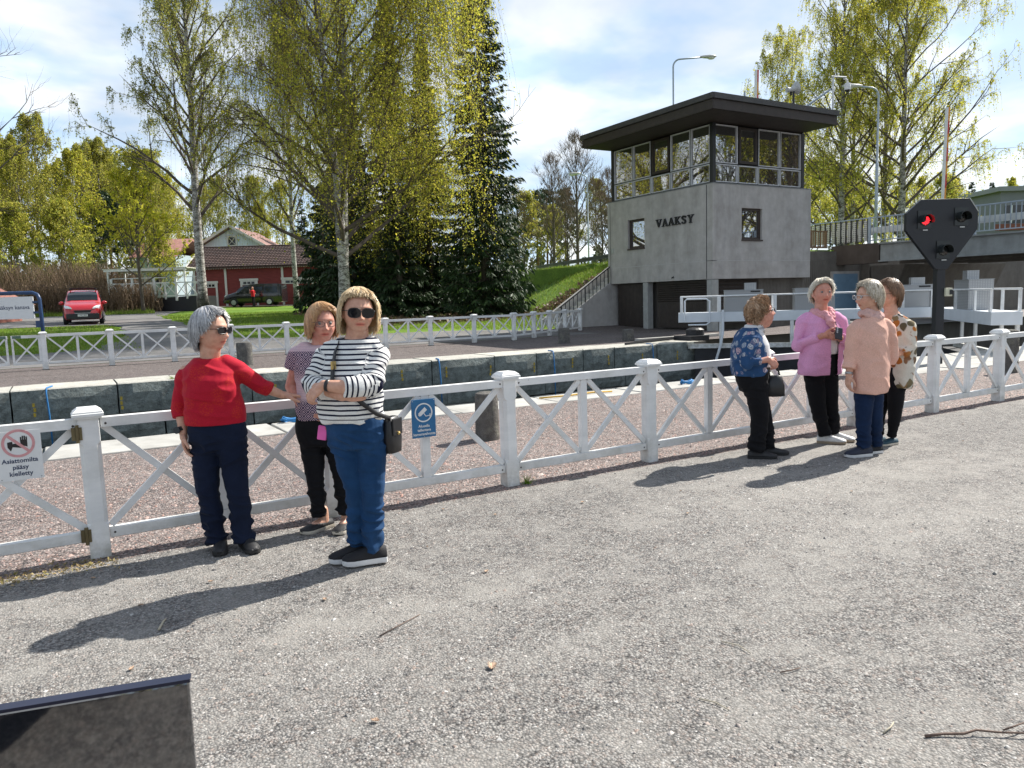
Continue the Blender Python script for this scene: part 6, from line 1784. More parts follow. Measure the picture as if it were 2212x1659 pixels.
# ---- skin
def M_skin(name, base):
    m, nt, b = new_mat(name)
    at = N(nt, 'Attribute'); at.attribute_name = 'tint'
    n = N(nt, 'TexNoise', Scale=38.0, Detail=5.0); nt.links.new(coords(nt), n.inputs[0])
    c = ramp(nt, n.outputs[0], [(.3, tuple(x * y for x, y in zip(base, (.88, .8, .78)))), (.7, tuple(min(1, x * 1.08) for x in base))])
    nt.links.new(mixc(nt, 1.0, c, at.outputs['Color'], 'MULTIPLY'), b.inputs['Base Color'])
    b.inputs['Roughness'].default_value = .48; b.inputs['Specular IOR Level'].default_value = .4
    b.inputs['Subsurface Weight'].default_value = .12; b.inputs['Subsurface Radius'].default_value = (.012, .005, .003)
    bump(nt, b, n.outputs[0], .08, .002)
    return m
SKIN = M_skin('skin', (.60, .35, .25))
SKIN_RED = M_skin('skin_ruddy', (.56, .285, .215))

class Head:
    def __init__(self, center, psi, pitch=0, tilt=0, s=1.08, wide=1.05):
        f = fwd_of(psi); l = left_of(psi); u = V3(0, 0, 1)
        R_ = Matrix((l, f, u)).transposed()
        R_ = R_ @ Matrix.Rotation(radians(-pitch), 3, 'X') @ Matrix.Rotation(radians(tilt), 3, 'Y')
        self.R, self.c, self.s = R_, Vector(center), s
        self.M = Matrix.Translation(self.c) @ (R_.to_4x4() @ Matrix.Diagonal((s * wide, s, s, 1)))
    def P(self, x, y, z): return self.M @ Vector((x, y, z))

def head_shape(mb, H, fat=1.0):
    nA, nB = 88, 64; vs = []
    g = lambda v, c, w: math.exp(-((v - c) / w) ** 2)
    for j in range(nB + 1):
        th = pi * j / nB
        for i in range(nA):
            ph = 2 * pi * i / nA
            dx, dy, dz = sin(th) * cos(ph), sin(th) * sin(ph), cos(th)
            x, y, z = dx * .0745, dy * (.092 if dy > 0 else .097), dz * .116
            if z < 0:
                t = -z / .116
                x *= 1 - .30 * t ** 1.8 + .10 * (fat - 1) * t
                if dy < 0: y *= 1 - .45 * t
                else: y *= 1 + .04 * t
            if dy > 0:
                ax = abs(x); w = min(1.0, dy * 1.6)
                y += w * (-.006 * g(x, 0, .06) * g(z, .0, .05))
                k = (z - (-.026)) / .05
                nose = g(x, 0, .0085 + .004 * (1 - min(1, max(0, k)))) * (max(0, 1 - max(0, k)) ** 1.1 if z > -.026 else g(z, -.026, .009)) * .026
                y += w * nose
                y += w * .009 * g(ax, .0125, .0075) * g(z, -.029, .008)
                y += w * .0055 * g(z, .034, .011) * g(x, 0, .055)
                y -= w * .0105 * g(ax, .032, .015) * g(z, .012, .011)
                y += w * .0055 * g(ax, .031, .011) * g(z, .011, .0065)
                y += w * .007 * fat * g(ax, .042, .019) * g(z, -.027, .02)
                y += w * (.0055 * g(z, -.0505, .0055) + .0065 * g(z, -.0635, .006)) * g(x, 0, .019)
                y -= w * .0045 * g(z, -.0568, .003) * g(x, 0, .022)
                y -= w * .003 * g(z, -.076, .007) * g(x, 0, .022)
                y += w * .009 * g(x, 0, .02) * g(z, -.098, .015)
                y -= w * .0025 * g(ax - .024 + (z + .045) * .28, 0, .004) * (1 if -.07 < z < -.02 else 0)
            vs.append(H.P(x, y, z))
    fs = [(j * nA + i, j * nA + (i + 1) % nA, (j + 1) * nA + (i + 1) % nA, (j + 1) * nA + i) for j in range(1, nB - 1) for i in range(nA)]
    fs += [(i + nA, (nA + (i + 1) % nA), 0) for i in range(nA)] and []
    top, bot = [nA + i for i in range(nA)], [(nB - 1) * nA + i for i in range(nA)]
    fs = [tuple(reversed(f)) for f in fs]
    mb.add(vs, fs + [tuple(top), tuple(reversed(bot))])
    for s in (-1, 1):
        mb.ball(H.P(s * .0765, -.012, -.004), (.010 * H.s, .019 * H.s, .031 * H.s), 12, 0, H.R @ Matrix.Rotation(radians(12), 3, 'X') @ Matrix.Rotation(radians(s * 18), 3, 'Z'))

def hand(mb, wrist, d, n, thumb, size=.178, curl=35, spread=5, fist=0):
    """d: wrist to knuckles, n: the way the palm faces, thumb: side of the thumb (vector)"""
    d = Vector(d).normalized(); n = Vector(n); n = (n - d * n.dot(d)).normalized(); s = d.cross(n)
    if s.dot(Vector(thumb)) < 0: s = -s
    w = Vector(wrist); u = size / .178
    mb.limb([w, w + d * .03 * u], [.024 * u, .025 * u], 10)
    kn = []
    for k, (o, l) in enumerate(((.027, .086), (.009, .090), (-.009, .086), (-.026, .078))):
        q = w + d * l * u + s * o * u
        kn.append(q); mb.limb([w + d * .022 * u + s * o * .55 * u, w + d * .055 * u + s * o * .9 * u, q], [.0155 * u, .0145 * u, .0112 * u], 8)
    lens = ((.040, .024, .018), (.044, .028, .019), (.041, .026, .018), (.032, .02, .016))
    for k in range(4):
        p = kn[k]; ang = 0; pts = [p]; dd0 = (d + s * radians(spread) * (1.5 - k)).normalized()
        for j, l in enumerate(lens[k]):
            ang += radians(curl) * (.8 if j == 0 else 1.0) * (1 + .12 * k)
            p = p + (dd0 * cos(ang) + n * sin(ang)) * l * u; pts.append(p)
        mb.limb(pts, [.0102 * u, .0094 * u, .0086 * u, .0074 * u], 8)
    b = w + d * .026 * u + s * .024 * u + n * .004
    m1 = b + (d * .6 + s * .75 + n * .25).normalized() * .038 * u; m2 = m1 + (d * .85 + s * .3 + n * .4).normalized() * .030 * u; m3 = m2 + (d * .95 + s * .05 + n * .35).normalized() * .024 * u
    mb.limb([b, m1, m2, m3], [.0165 * u, .0125 * u, .0108 * u, .0085 * u], 8)

def tint_face(me, H, lips=(1.05, .62, .62), brow=(.55, .5, .45), cheek=1.0):
    V = verts_of(me); Mi = np.array(H.M.inverted()); L = V @ Mi[:3, :3].T + Mi[:3, 3]
    c = np.ones((len(V), 3)); x, y, z = np.abs(L[:, 0]), L[:, 1], L[:, 2]; front = y > .04
    def blend(mask, col):
        mask = np.clip(mask, 0, 1)[:, None] * front[:, None]; c[:] = c * (1 - mask) + c * np.array(col) * mask
    lip = np.exp(-((z + .057) / .010) ** 4) * np.exp(-(x / .023) ** 4); blend(lip, lips)
    mouth = np.exp(-((z + .0568) / .0028) ** 2) * np.exp(-(x / .024) ** 4); blend(mouth, (.30, .2, .2))
    br = np.exp(-((z - .0325 + .10 * np.abs(x - .03)) / .0042) ** 2) * np.exp(-((x - .033) / .018) ** 4); blend(br * .8, brow)
    eye = np.exp(-((z - .0115) / .009) ** 2 - ((x - .032) / .018) ** 2); blend(eye * .45, (.72, .6, .58))
    ck = np.exp(-((z + .026) / .02) ** 2 - ((x - .045) / .02) ** 2); blend(ck * .6, (1.06, .84 / cheek, .82 / cheek))
    ns = np.exp(-((z + .027) / .012) ** 2 - (x / .014) ** 2); blend(ns * .5, (1.05, .84, .8))
    return c

EYEM = [simple('eye_white', (.24, .20, .18), .4, 0, .02), simple('eye_iris', (.06, .075, .085), .15, 0, .05)]
def eyes(parent, H):
    for s in (-1, 1):
        m = MB(); c = H.P(s * .0315, .0742, .0108); m.ball(c, .0112 * H.s, 12)
        m.ball(H.P(s * .0315 , .0838, .0106), (.0058 * H.s, .0024 * H.s, .0058 * H.s), 10, 1, H.R)
        m.build('eye', EYEM, parent, True)

def glasses(parent, H, frame_mat, lens_mat, w=.027, h=.019, y=.1045, z=.0095, thick=.0019, wrap=.0, name='glasses'):
    n = 20; g = MB(); lens = []
    for s in (-1, 1):
        pts = []
        for k in range(n):
            t = 2 * pi * k / n; cx, cz = cos(t), sin(t)
            px = s * .0335 + w * math.copysign(abs(cx) ** .7, cx); pz = z + h * math.copysign(abs(cz) ** .75, cz)
            pts.append(H.P(px, y - .22 * max(0, abs(px) - .03) - wrap * abs(px), pz))
        g.tube(pts + [pts[0], pts[1]], thick * H.s, 6); lens.append(pts)
        g.tube([H.P(s * .060, y - .010, z + .010), H.P(s * .072, y - .03, z + .010), H.P(s * .0785, .0, z + .006), H.P(s * .078, -.022, z - .006)], thick * H.s * .9, 6)
    g.tube([H.P(-.009, y, z + .004), H.P(0, y + .003, z + .007), H.P(.009, y, z + .004)], thick * H.s * .9, 6)
    o = g.build(name, frame_mat, parent, True)
    for pts in lens:
        m = MB(); c = sum(pts, V3(0, 0, 0)) / n; f = H.R @ V3(0, .0015, 0)
        m.add([c + f * 2] + [p + f * .3 for p in pts], [(0, k + 1, (k + 1) % n + 1) for k in range(n)]); m.add([c - f] + [p - f * .3 for p in pts], [(0, (k + 1) % n + 1, k + 1) for k in range(n)])
        m.build('lens', lens_mat, o, True)
    return o
CLEAR = bpy.data.materials.new('clear_lens'); CLEAR.use_nodes = True
_n = CLEAR.node_tree; _n.nodes.clear(); _o = N(_n, 'OutputMaterial'); _t = N(_n, 'BsdfTransparent'); _g = N(_n, 'BsdfGlossy', Roughness=.03); _m = N(_n, 'MixShader'); _m.inputs[0].default_value = .03
_n.links.new(_t.outputs[0], _m.inputs[1]); _n.links.new(_g.outputs[0], _m.inputs[2]); _n.links.new(_m.outputs[0], _o.inputs[0])
DARKLENS = simple('sunglass_lens', (.006, .006, .008), .08); FRAMEB = simple('dark_frame', (.02, .015, .015), .3); FRAMEM = simple('metal_frame', (.10, .06, .05), .35, .6)
FRAMEW = simple('pale_frame', (.6, .6, .6), .3, .3)

def M_hair(name, cols, rough=.42):
    m, nt, b = new_mat(name); g = N(nt, 'NewGeometry')
    c = ramp(nt, g.outputs['Random Per Island'], [(i / (len(cols) - 1), k) for i, k in enumerate(cols)])
    n = N(nt, 'TexNoise', Scale=60.0, Detail=3.0); nt.links.new(coords(nt), n.inputs[0])
    nt.links.new(mixc(nt, 1.0, c, ramp(nt, n.outputs[0], [(.3, (.8,) * 3), (.7, (1.15,) * 3)]), 'MULTIPLY'), b.inputs['Base Color'])
    b.inputs['Roughness'].default_value = rough; b.inputs['Specular IOR Level'].default_value = .5
    return m

def hair(parent, H, mat, edge, rad=(.088, .108, .128), ctr=(0, -.008, .010), n=1500, width=.0050, wave=0.0, lift=0.0, spike=0.0, curl=0.0, hang_in=.15, tiltback=14, jitter=.006, part=0.0, seed=1):
    """edge: list of (azimuth deg from the face, end polar angle deg); locks radiate from the crown and lie along the skull"""
    n = int(n * 1.35); r = np.random.default_rng(seed); ea = np.array([e[0] for e in edge], float); et = np.array([e[1] for e in edge], float)
    tb = radians(tiltback); Rt = np.array(Matrix.Rotation(tb, 3, 'X'))      # crown whorl moves backward
    def path(al, th):
        """al, th arrays in radians -> local positions"""
        over = np.maximum(0, th - radians(92)); tt = np.minimum(th, radians(92))
        shrink = 1 - hang_in * (over ** 1.4)
        d = np.stack([np.sin(tt) * np.sin(al) * shrink, np.sin(tt) * np.cos(al) * shrink, np.cos(tt)], -1)
        p = d * np.array(rad)
        p[..., 2] -= over * .100
        return p
    def finish(p): return p @ Rt.T + np.array(ctr)
    al = r.uniform(-pi, pi, n); end = np.radians(np.interp(np.abs(np.degrees(al)) if part == 0 else (np.degrees(al) + 180) % 360 - 180, ea, et))
    end = end * r.normal(1.0, .06, n); t0 = end * r.uniform(0.0, .72, n) ** .8
    k = 7; u = np.linspace(0, 1, k)
    th = t0[:, None] + (end - t0)[:, None] * u[None]
    sweep = part * (1 - np.abs(al) / pi)[:, None] * u[None] * .9 if part else 0
    ph = r.uniform(0, 6.28, n)[:, None]
    A = al[:, None] + sweep + wave * np.sin(u[None] * 7 + ph) * .5 + r.normal(0, .05, (n, 1)) * u[None]
    P = path(A, th)
    dirn = P / np.linalg.norm(P, axis=-1, keepdims=True)
    lifted = 1 + r.uniform(-.2, 1, (n, 1)) * jitter * 5 + lift * np.sin(u * pi)[None] + spike * r.uniform(0, 1, (n, 1)) * (u ** 1.5)[None] + wave * .35 * np.sin(u[None] * 9 + ph)
    fly = (r.uniform(0, 1, (n, 1)) < .10) * r.uniform(.04, .20, (n, 1)); lifted = lifted + fly * (u ** 2)[None]
    P = P * lifted[..., None]
    P = finish(P)
    if curl:
        m = int(n * .9); b = r.integers(0, n, m); i = r.integers(1, k, m); c0 = P[b, i]; o = dirn[b, i]
        s1 = np.cross(o, r.normal(0, 1, (m, 3))); s1 /= np.linalg.norm(s1, axis=1, keepdims=True)
        s2 = o; uu = np.linspace(0, 4.6, k); rr = curl * r.uniform(.6, 1.3, m)
        C_ = c0[:, None] + s1[:, None] * (rr[:, None] * np.cos(uu)[None])[..., None] + s2[:, None] * (rr[:, None] * (np.sin(uu) + .4)[None])[..., None] + np.cross(s1, s2)[:, None] * (rr[:, None] * .35 * uu[None])[..., None]
        P = np.concatenate([P, C_]); dirn = np.concatenate([dirn, np.repeat(np.cross(s1, s2)[:, None], k, 1)])
        n = len(P)
    tan = np.gradient(P, axis=1); side = np.cross(tan, dirn); side /= (np.linalg.norm(side, axis=-1, keepdims=True) + 1e-9)
    w = (width * .78 * (1 - .8 * u ** 2.2))[None, :, None] * r.uniform(.6, 1.3, (n, 1, 1))
    A_, B_ = P + side * w, P - side * w
    Vv = np.stack([A_, P + dirn * .0016, B_], 2).reshape(-1, 3)
    base = (np.arange(n) * k * 3)[:, None] + (np.arange(k - 1) * 3)[None]
    F = np.concatenate([np.stack([base, base + 1, base + 4, base + 3], -1).reshape(-1, 4), np.stack([base + 1, base + 2, base + 5, base + 4], -1).reshape(-1, 4)])
    na, nu = 48, 12                      # solid cap under the locks
    aa = np.linspace(-pi, pi, na, endpoint=False); ee = np.radians(np.interp(np.abs(np.degrees(aa)) if part == 0 else np.degrees(aa), ea, et)) * .97
    C2 = []
    for j in range(nu):
        C2.append(finish(path(aa, ee * (j / (nu - 1))) * .95))
    C2 = np.array(C2).reshape(-1, 3); o0 = len(Vv)
    Fc = [(o0 + j * na + i, o0 + j * na + (i + 1) % na, o0 + (j + 1) * na + (i + 1) % na, o0 + (j + 1) * na + i) for j in range(nu - 1) for i in range(na)]
    allV = np.concatenate([Vv, C2]); M_ = np.array(H.M); allV = allV @ M_[:3, :3].T + M_[:3, 3]
    return obj('hair', np_mesh('hair', allV, np.concatenate([F, np.array(Fc)]), mat, True), parent)

def shoe(parent, heel, psi, L, mat, sole_mat, name='shoe', hgt=.075, sole=.026, w=.043, open_top=False):
    f = fwd_of(psi); l = left_of(psi); h = Vector(heel)
    prof = ((-.02, .62, .5, .9), (.0, .78, .8, 1.0), (.2, .82, 1.0, 1.0), (.38, .85, .92, 1.0), (.55, .95, .72, 1.0), (.75, 1.06, .52, 1.0), (.9, .92, .40, 1.0), (.985, .55, .26, .9), (1.0, .3, .15, .8))
    if open_top: prof = tuple((a, b, c * (.82 if a < .6 else 1), d) for a, b, c, d in prof)
    def rings(kind):
        R_ = []
        for t, ww, hh, _ in prof:
            c = h + f * (t * L - .06); W2 = w * ww
            if kind == 'upper':
                zt = sole * .9 + hgt * hh; pr = [(-.98, sole * .9), (-1.0, sole + .012), (-.9, sole + (zt - sole) * .55), (-.55, sole + (zt - sole) * .92), (0, zt), (.55, sole + (zt - sole) * .92), (.9, sole + (zt - sole) * .55), (1.0, sole + .012), (.98, sole * .9)]
            else:
                lift_ = .010 * max(0, (t - .75) / .25) ** 2; pr = [(-1.0, .0 + lift_), (-1.08, .006 + lift_), (-1.06, sole + lift_ * .6), (1.06, sole + lift_ * .6), (1.08, .006 + lift_), (1.0, .0 + lift_)]
            R_.append([c + l * (a * W2) + V3(0, 0, z) for a, z in pr])
        return R_
    m = MB(); m.loft(rings('upper')); o = m.build(name, mat, parent, True)
    m = MB(); m.loft(rings('sole')); s_ = m.build('sole', sole_mat, o); autosmooth(s_, 40)
    return o

def M_cloth(name, col, rough=.85, weave=260.0, rel=.25, var=.10, tintc=None):
    m, nt, b = new_mat(name); co = coords(nt)
    n = N(nt, 'TexNoise', Scale=7.0, Detail=5.0); nt.links.new(co, n.inputs[0])
    n2 = N(nt, 'TexNoise', Scale=weave, Detail=2.0); nt.links.new(co, n2.inputs[0])
    lo = tuple(c * (1 - var) for c in col); hi = tuple(min(1, c * (1 + var)) for c in col)
    c = ramp(nt, n.outputs[0], [(.3, lo), (.7, hi)])
    c = mixc(nt, 1.0, c, ramp(nt, n2.outputs[0], [(.3, (.85,) * 3), (.7, (1.12,) * 3)]), 'MULTIPLY')
    nt.links.new(c, b.inputs['Base Color']); b.inputs['Roughness'].default_value = rough
    b.inputs['Specular IOR Level'].default_value = .12; b.inputs['Sheen Weight'].default_value = .03
    bump(nt, b, n2.outputs[0], rel, .0025)
    m['cc'] = 1
    return m, nt, b, co, c
def M_denim(name, col, fade=.3):
    m, nt, b, co, c = M_cloth(name, col, .8, 300.0, .3, .15)
    n = N(nt, 'TexNoise', Scale=3.0, Detail=7.0, Roughness=.65); nt.links.new(coords(nt, 'Object', (2, 2, .8)), n.inputs[0])
    f = ramp(nt, n.outputs[0], [(.42, (0, 0, 0)), (.72, (fade,) * 3)])
    nt.links.new(mixc(nt, f, c, tuple(min(1, x * 2.2 + .02) for x in col)), b.inputs['Base Color']); return m

def put(name, me, mat, parent):
    me.materials.clear(); me.materials.append(mat); me.name = name
    return obj(name, me, parent)

def body(parent, H, neck0, arms, skin, voxel, spine, fat=1.0, extra=None, **tk):
    """one continuous skin surface: head, neck, chest core, arms with hands, lower legs"""
    mb = MB(); head_shape(mb, H, fat)
    nb = Vector(neck0); top = H.P(0, -.022, -.045); fr = H.P(0, .02, -.085)
    mb.limb([nb + V3(0, 0, -.05), nb, top], [.075 * fat, .060 * fat, .054 * fat], 16)
    mb.limb([nb + (H.R @ V3(0, .01, 0)), fr], [.052 * fat, .036 * fat], 12)
    mb.limb([Vector(p) for p in spine], [.06, .07, .06][:len(spine)], 12)
    for a in arms:
        mb.limb(a['pts'], a['r'], 12)
        hand(mb, a['pts'][-1], a['d'], a['n'], a['thumb'], a.get('size', .176), a.get('curl', 30), a.get('spread', 4))
    if extra: extra(mb)
    me = remesh(mb, voxel, 2, .4)
    color_attr(me, 'tint', tint_face(me, H, **tk))
    return put('body', me, skin, parent)

def trousers(parent, mat, rows, psi, legs, voxel, name='trousers', seed=0.0, amp=.012):
    mb = MB(); loft_rows(mb, rows, psi)
    for pts, rr in legs:
        mb.tube(pts, rr, 18)
        for p, r_ in list(zip(pts, rr))[:-1]: mb.ball(p, r_ * .98, 16)
    me = remesh(mb, voxel, 4)
    zk = np.mean([l[0][-2][2] for l in legs]); za = min(l[0][-1][2] for l in legs)
    def mask(V):
        z = V[:, 2]; return .35 + 1.1 * np.exp(-((z - za - .05) / .09) ** 2) + .9 * np.exp(-((z - zk) / .09) ** 2) + .9 * np.exp(-((z - rows[-1][0]) / .08) ** 2)
    fold(me, amp, (7, 7, 17), seed, mask)
    return put(name, me, mat, parent)

def top(parent, name, mat, rows, psi, sleeves, voxel, seed=0.0, amp=.010, scale=(6, 6, 11), smooth=5, cut=None, separate=()):
    mb = MB(); loft_rows(mb, rows, psi)
    for k, (pts, rr) in enumerate(sleeves):
        mb.tube(pts, rr, 18)
        for p, r_ in list(zip(pts, rr))[:-1]: mb.ball(p, r_, 16)
    me = remesh(mb, voxel, smooth)
    fold(me, amp, scale, seed)
    V = verts_of(me); gv = V[:, 2].astype(float).copy()
    for pts, rr in sleeves:
        d, arc = chain_dist(V, pts); L = sum((Vector(b) - Vector(a)).length for a, b in zip(pts[:-1], pts[1:]))
        rad = np.interp(arc, np.linspace(0, L, len(rr)), rr); m = (d < rad * 1.22) & (arc > .05)
        gv[m] = 3.0 + arc[m]
    float_attr(me, 'gv', gv)
    o = put(name, me, mat, parent)
    if cut is not None:
        import bmesh
        bm = bmesh.new(); bm.from_mesh(me)
        kill = [f for f in bm.faces if cut(f.calc_center_median())]
        bmesh.ops.delete(bm, geom=kill, context='FACES'); bm.to_mesh(me); bm.free()
    return o
def sleeve_only(parent, name, mat, pts, rr, voxel, seed, amp=.006):
    mb = MB(); mb.tube(pts, rr, 18)
    for p, r_ in list(zip(pts, rr))[:-1]: mb.ball(p, r_, 16)
    me = remesh(mb, voxel, 4); fold(me, amp, (9, 9, 12), seed)
    V = verts_of(me); d, arc = chain_dist(V, pts); float_attr(me, 'gv', 3.0 + arc)
    return put(name, me, mat, parent)

def strap_mesh(pts, w, t, normals):
    m = MB(); vs = []
    for i, p in enumerate(pts):
        d = (pts[min(i + 1, len(pts) - 1)] - pts[max(i - 1, 0)]).normalized(); n_ = Vector(normals[i]).normalized(); s = d.cross(n_).normalized() * w / 2
        vs.append([p - s, p + s, p + s + n_ * t, p - s + n_ * t])
    m.loft(vs); return m

# =========================== woman in the red jumper
RZ = R2
def woman(name_label, base):
    return thing('person', name_label, 'person', (base[0], base[1], 0), RZ)
VX = .0042
NAVY = M_denim('navy_denim', (.007, .012, .030), .12)
BLACKTROU = M_cloth('black_trousers', (.009, .009, .011), .8)[0]
DARKSHOE = simple('dark_shoe', (.018, .018, .02), .6, 0, .2, 20, .2, 80); SOLEB = simple('black_sole', (.02, .02, .02), .7); SOLEW = simple('white_sole', (.7, .7, .7), .5); SOLEC = simple('cream_sole', (.55, .5, .42), .6)

p1 = woman('grey haired woman in a red jumper and dark jeans leaning on the fence rail', (.846, 5.073))
H1 = Head((-.025, -.005, 1.400), 76, 3, 0, 1.10)
body(p1, H1, (-.055, .02, 1.235), [
    dict(pts=[V3(-.205, 0, 1.15), V3(-.268, .015, .93), V3(-.240, -.03, .765)], r=[.045, .038, .026], d=(.10, -.15, -1), n=(.5, .1, 0), thumb=(0, -1, 0), curl=22),
    dict(pts=[V3(.10, .03, 1.17), V3(.233, .10, 1.03), V3(.330, .20, .962)], r=[.045, .038, .026], d=(.83, .52, -.12), n=(.05, .1, -1), thumb=(-.4, -.8, 0), curl=10)],
    SKIN, VX, [(-.05, .02, 1.2), (-.045, .02, 1.0), (-.04, .02, .9)], lips=(1.0, .6, .6), brow=(.6, .58, .56))
eyes(p1, H1)
REDK, rk_nt, rk_b, rk_co, rk_c = M_cloth('red_jersey', (.42, .012, .030), .75, 220.0, .2, .06)
rv_ = N(rk_nt, 'TexVoronoi', Scale=11.0); rk_nt.links.new(rk_co, rv_.inputs['Vector']); rv2 = N(rk_nt, 'TexVoronoi', Scale=75.0, feature='DISTANCE_TO_EDGE'); rk_nt.links.new(rk_co, rv2.inputs['Vector'])
fl_ = ramp(rk_nt, rv_.outputs['Distance'], [(.42, (.55,) * 3), (.55, (0, 0, 0))]); ed = ramp(rk_nt, rv2.outputs['Distance'], [(.10, (0, 0, 0)), (.2, (1, 1, 1))])
rk_nt.links.new(mixc(rk_nt, mixc(rk_nt, 1.0, fl_, ed, 'MULTIPLY'), rk_c, (.52, .045, .018)), rk_b.inputs['Base Color'])
top(p1, 'jumper', REDK, [(.815, -.038, 0, .180, .128, .12), (.83, -.038, 0, .184, .13, .122), (.90, -.040, 0, .182, .135, .12), (.97, -.044, 0, .176, .140, .108), (1.04, -.046, -.005, .170, .158, .10), (1.10, -.050, 0, .166, .150, .105), (1.165, -.053, .01, .168, .112, .10), (1.205, -.055, .015, .132, .088, .088), (1.232, -.057, .018, .092, .072, .076)], 12,
    [([(-.140, .01, 1.170), (-.205, .0, 1.125), (-.272, .018, .93), (-.260, -.006, .858)], [.060, .062, .054, .051]), ([(.045, .02, 1.19), (.112, .032, 1.150), (.228, .098, 1.035), (.268, .135, 1.006)], [.060, .062, .053, .050])], .0065, 1.3, .010, (5, 5, 12))
trousers(p1, NAVY, [(.845, -.038, 0, .170, .115, .115), (.76, -.035, 0, .180, .12, .135), (.70, -.035, 0, .172, .11, .122), (.655, -.032, 0, .150, .095, .10)], 10,
    [([(-.118, .0, .70), (-.118, -.01, .54), (-.112, -.035, .388), (-.096, -.02, .22), (-.074, -.03, .05)], [.096, .084, .069, .064, .067]), ([(.046, 0, .70), (.060, -.01, .54), (.078, -.035, .383), (.084, -.02, .22), (.092, -.03, .05)], [.096, .084, .069, .064, .067])], .0065, 'jeans', 2.0, .015)
shoe(p1, (-.066, .0, 0), 18, .25, DARKSHOE, SOLEB); shoe(p1, (.098, .0, 0), 35, .25, DARKSHOE, SOLEB)
HG = M_hair('grey_hair', [(.14, .14, .145), (.36, .36, .37), (.60, .60, .61), (.25, .25, .255), (.70, .70, .71), (.10, .10, .105)])
hair(p1, H1, HG, [(0, 54), (30, 58), (52, 74), (72, 92), (90, 97), (115, 116), (145, 130), (180, 134)], rad=(.088, .110, .127), n=2300, width=.0036, lift=.03, spike=.07, jitter=.012, seed=3)
glasses(p1, H1, FRAMEB, DARKLENS, .029, .019, .101, .009, .0026, .1, 'sunglasses')
m = MB(); m.tube([V3(-.262, -.022, .80), V3(-.256, -.03, .775)], .034, 14); wt = m.build('watch_strap', RUBBER, p1, True)
m = MB(); m.tube([V3(-.262, -.062, .790), V3(-.264, -.072, .790)], .023, 16); m.build('watch_face', simple('watch_face', (.02, .03, .04), .2), wt)

# =========================== woman with glasses behind
p2 = woman('woman with strawberry blonde bob, glasses and patterned top behind the striped woman', (1.510, 5.088))
H2 = Head((.020, -.005, 1.415), 26, 3, 0, 1.08)
body(p2, H2, (-.008, .02, 1.262), [
    dict(pts=[V3(-.150, .0, 1.190), V3(-.212, .0, 1.0), V3(-.110, -.10, .845)], r=[.052, .046, .029], d=(.75, -.25, -.45), n=(.2, .9, .2), thumb=(.4, 0, .8), curl=28),
    dict(pts=[V3(.150, .05, 1.190), V3(.200, .02, 1.0), V3(.125, -.10, .86)], r=[.052, .046, .029], d=(-.75, -.25, -.35), n=(-.2, .9, .2), thumb=(-.4, 0, .8), curl=28)],
    SKIN_RED, VX, [(0, .02, 1.22), (0, .02, 1.0), (0, .02, .9)], 1.05, None, lips=(1.05, .55, .55), brow=(.7, .55, .45))
eyes(p2, H2)
PRINT, pr_nt, pr_b, pr_co, pr_c = M_cloth('printed_top', (.58, .44, .48), .8, 240.0, .15, .06)
sx = N(pr_nt, 'SeparateXYZ'); pr_nt.links.new(pr_co, sx.inputs[0])
def tri(src, per, ph=0.0):
    a = N(pr_nt, 'Math', operation='MULTIPLY_ADD'); a.inputs[1].default_value = 1 / per; a.inputs[2].default_value = ph; pr_nt.links.new(src, a.inputs[0])
    p_ = N(pr_nt, 'Math', operation='PINGPONG'); p_.inputs[1].default_value = .5; pr_nt.links.new(a.outputs[0], p_.inputs[0]); return p_.outputs[0]
tx_, tz_ = tri(sx.outputs['X'], .062, .2), tri(sx.outputs['Z'], .058)
ad_ = N(pr_nt, 'Math', operation='ADD'); pr_nt.links.new(tx_, ad_.inputs[0]); pr_nt.links.new(tz_, ad_.inputs[1])
pp_ = N(pr_nt, 'Math', operation='PINGPONG'); pp_.inputs[1].default_value = .125; pr_nt.links.new(ad_.outputs[0], pp_.inputs[0])
lines = ramp(pr_nt, pp_.outputs[0], [(.070, (1, 1, 1)), (.082, (0, 0, 0))])
band = N(pr_nt, 'MapRange'); band.inputs['From Min'].default_value = 1.02; band.inputs['From Max'].default_value = 1.12; pr_nt.links.new(sx.outputs['Z'], band.inputs['Value'])
band2 = N(pr_nt, 'MapRange'); band2.inputs['From Min'].default_value = .93; band2.inputs['From Max'].default_value = .90; pr_nt.links.new(sx.outputs['Z'], band2.inputs['Value'])
bs_ = N(pr_nt, 'Math', operation='ADD'); bs_.use_clamp = True; pr_nt.links.new(band.outputs[0], bs_.inputs[0]); pr_nt.links.new(band2.outputs[0], bs_.inputs[1])
yoke = N(pr_nt, 'MapRange'); yoke.inputs['From Min'].default_value = 1.235; yoke.inputs['From Max'].default_value = 1.245; yoke.inputs['To Min'].default_value = 1; yoke.inputs['To Max'].default_value = 0; pr_nt.links.new(sx.outputs['Z'], yoke.inputs['Value'])
b2_ = N(pr_nt, 'Math', operation='MULTIPLY'); pr_nt.links.new(bs_.outputs[0], b2_.inputs[0]); pr_nt.links.new(yoke.outputs[0], b2_.inputs[1])
zz_ = ramp(pr_nt, tri(sx.outputs['Z'], .018), [(.40, (0, 0, 0)), (.44, (.28,) * 3)])
pr_nt.links.new(mixc(pr_nt, mixc(pr_nt, 1.0, lines, b2_.outputs[0], 'MULTIPLY'), mixc(pr_nt, zz_, pr_c, (.25, .15, .28)), (.016, .014, .055)), pr_b.inputs['Base Color'])
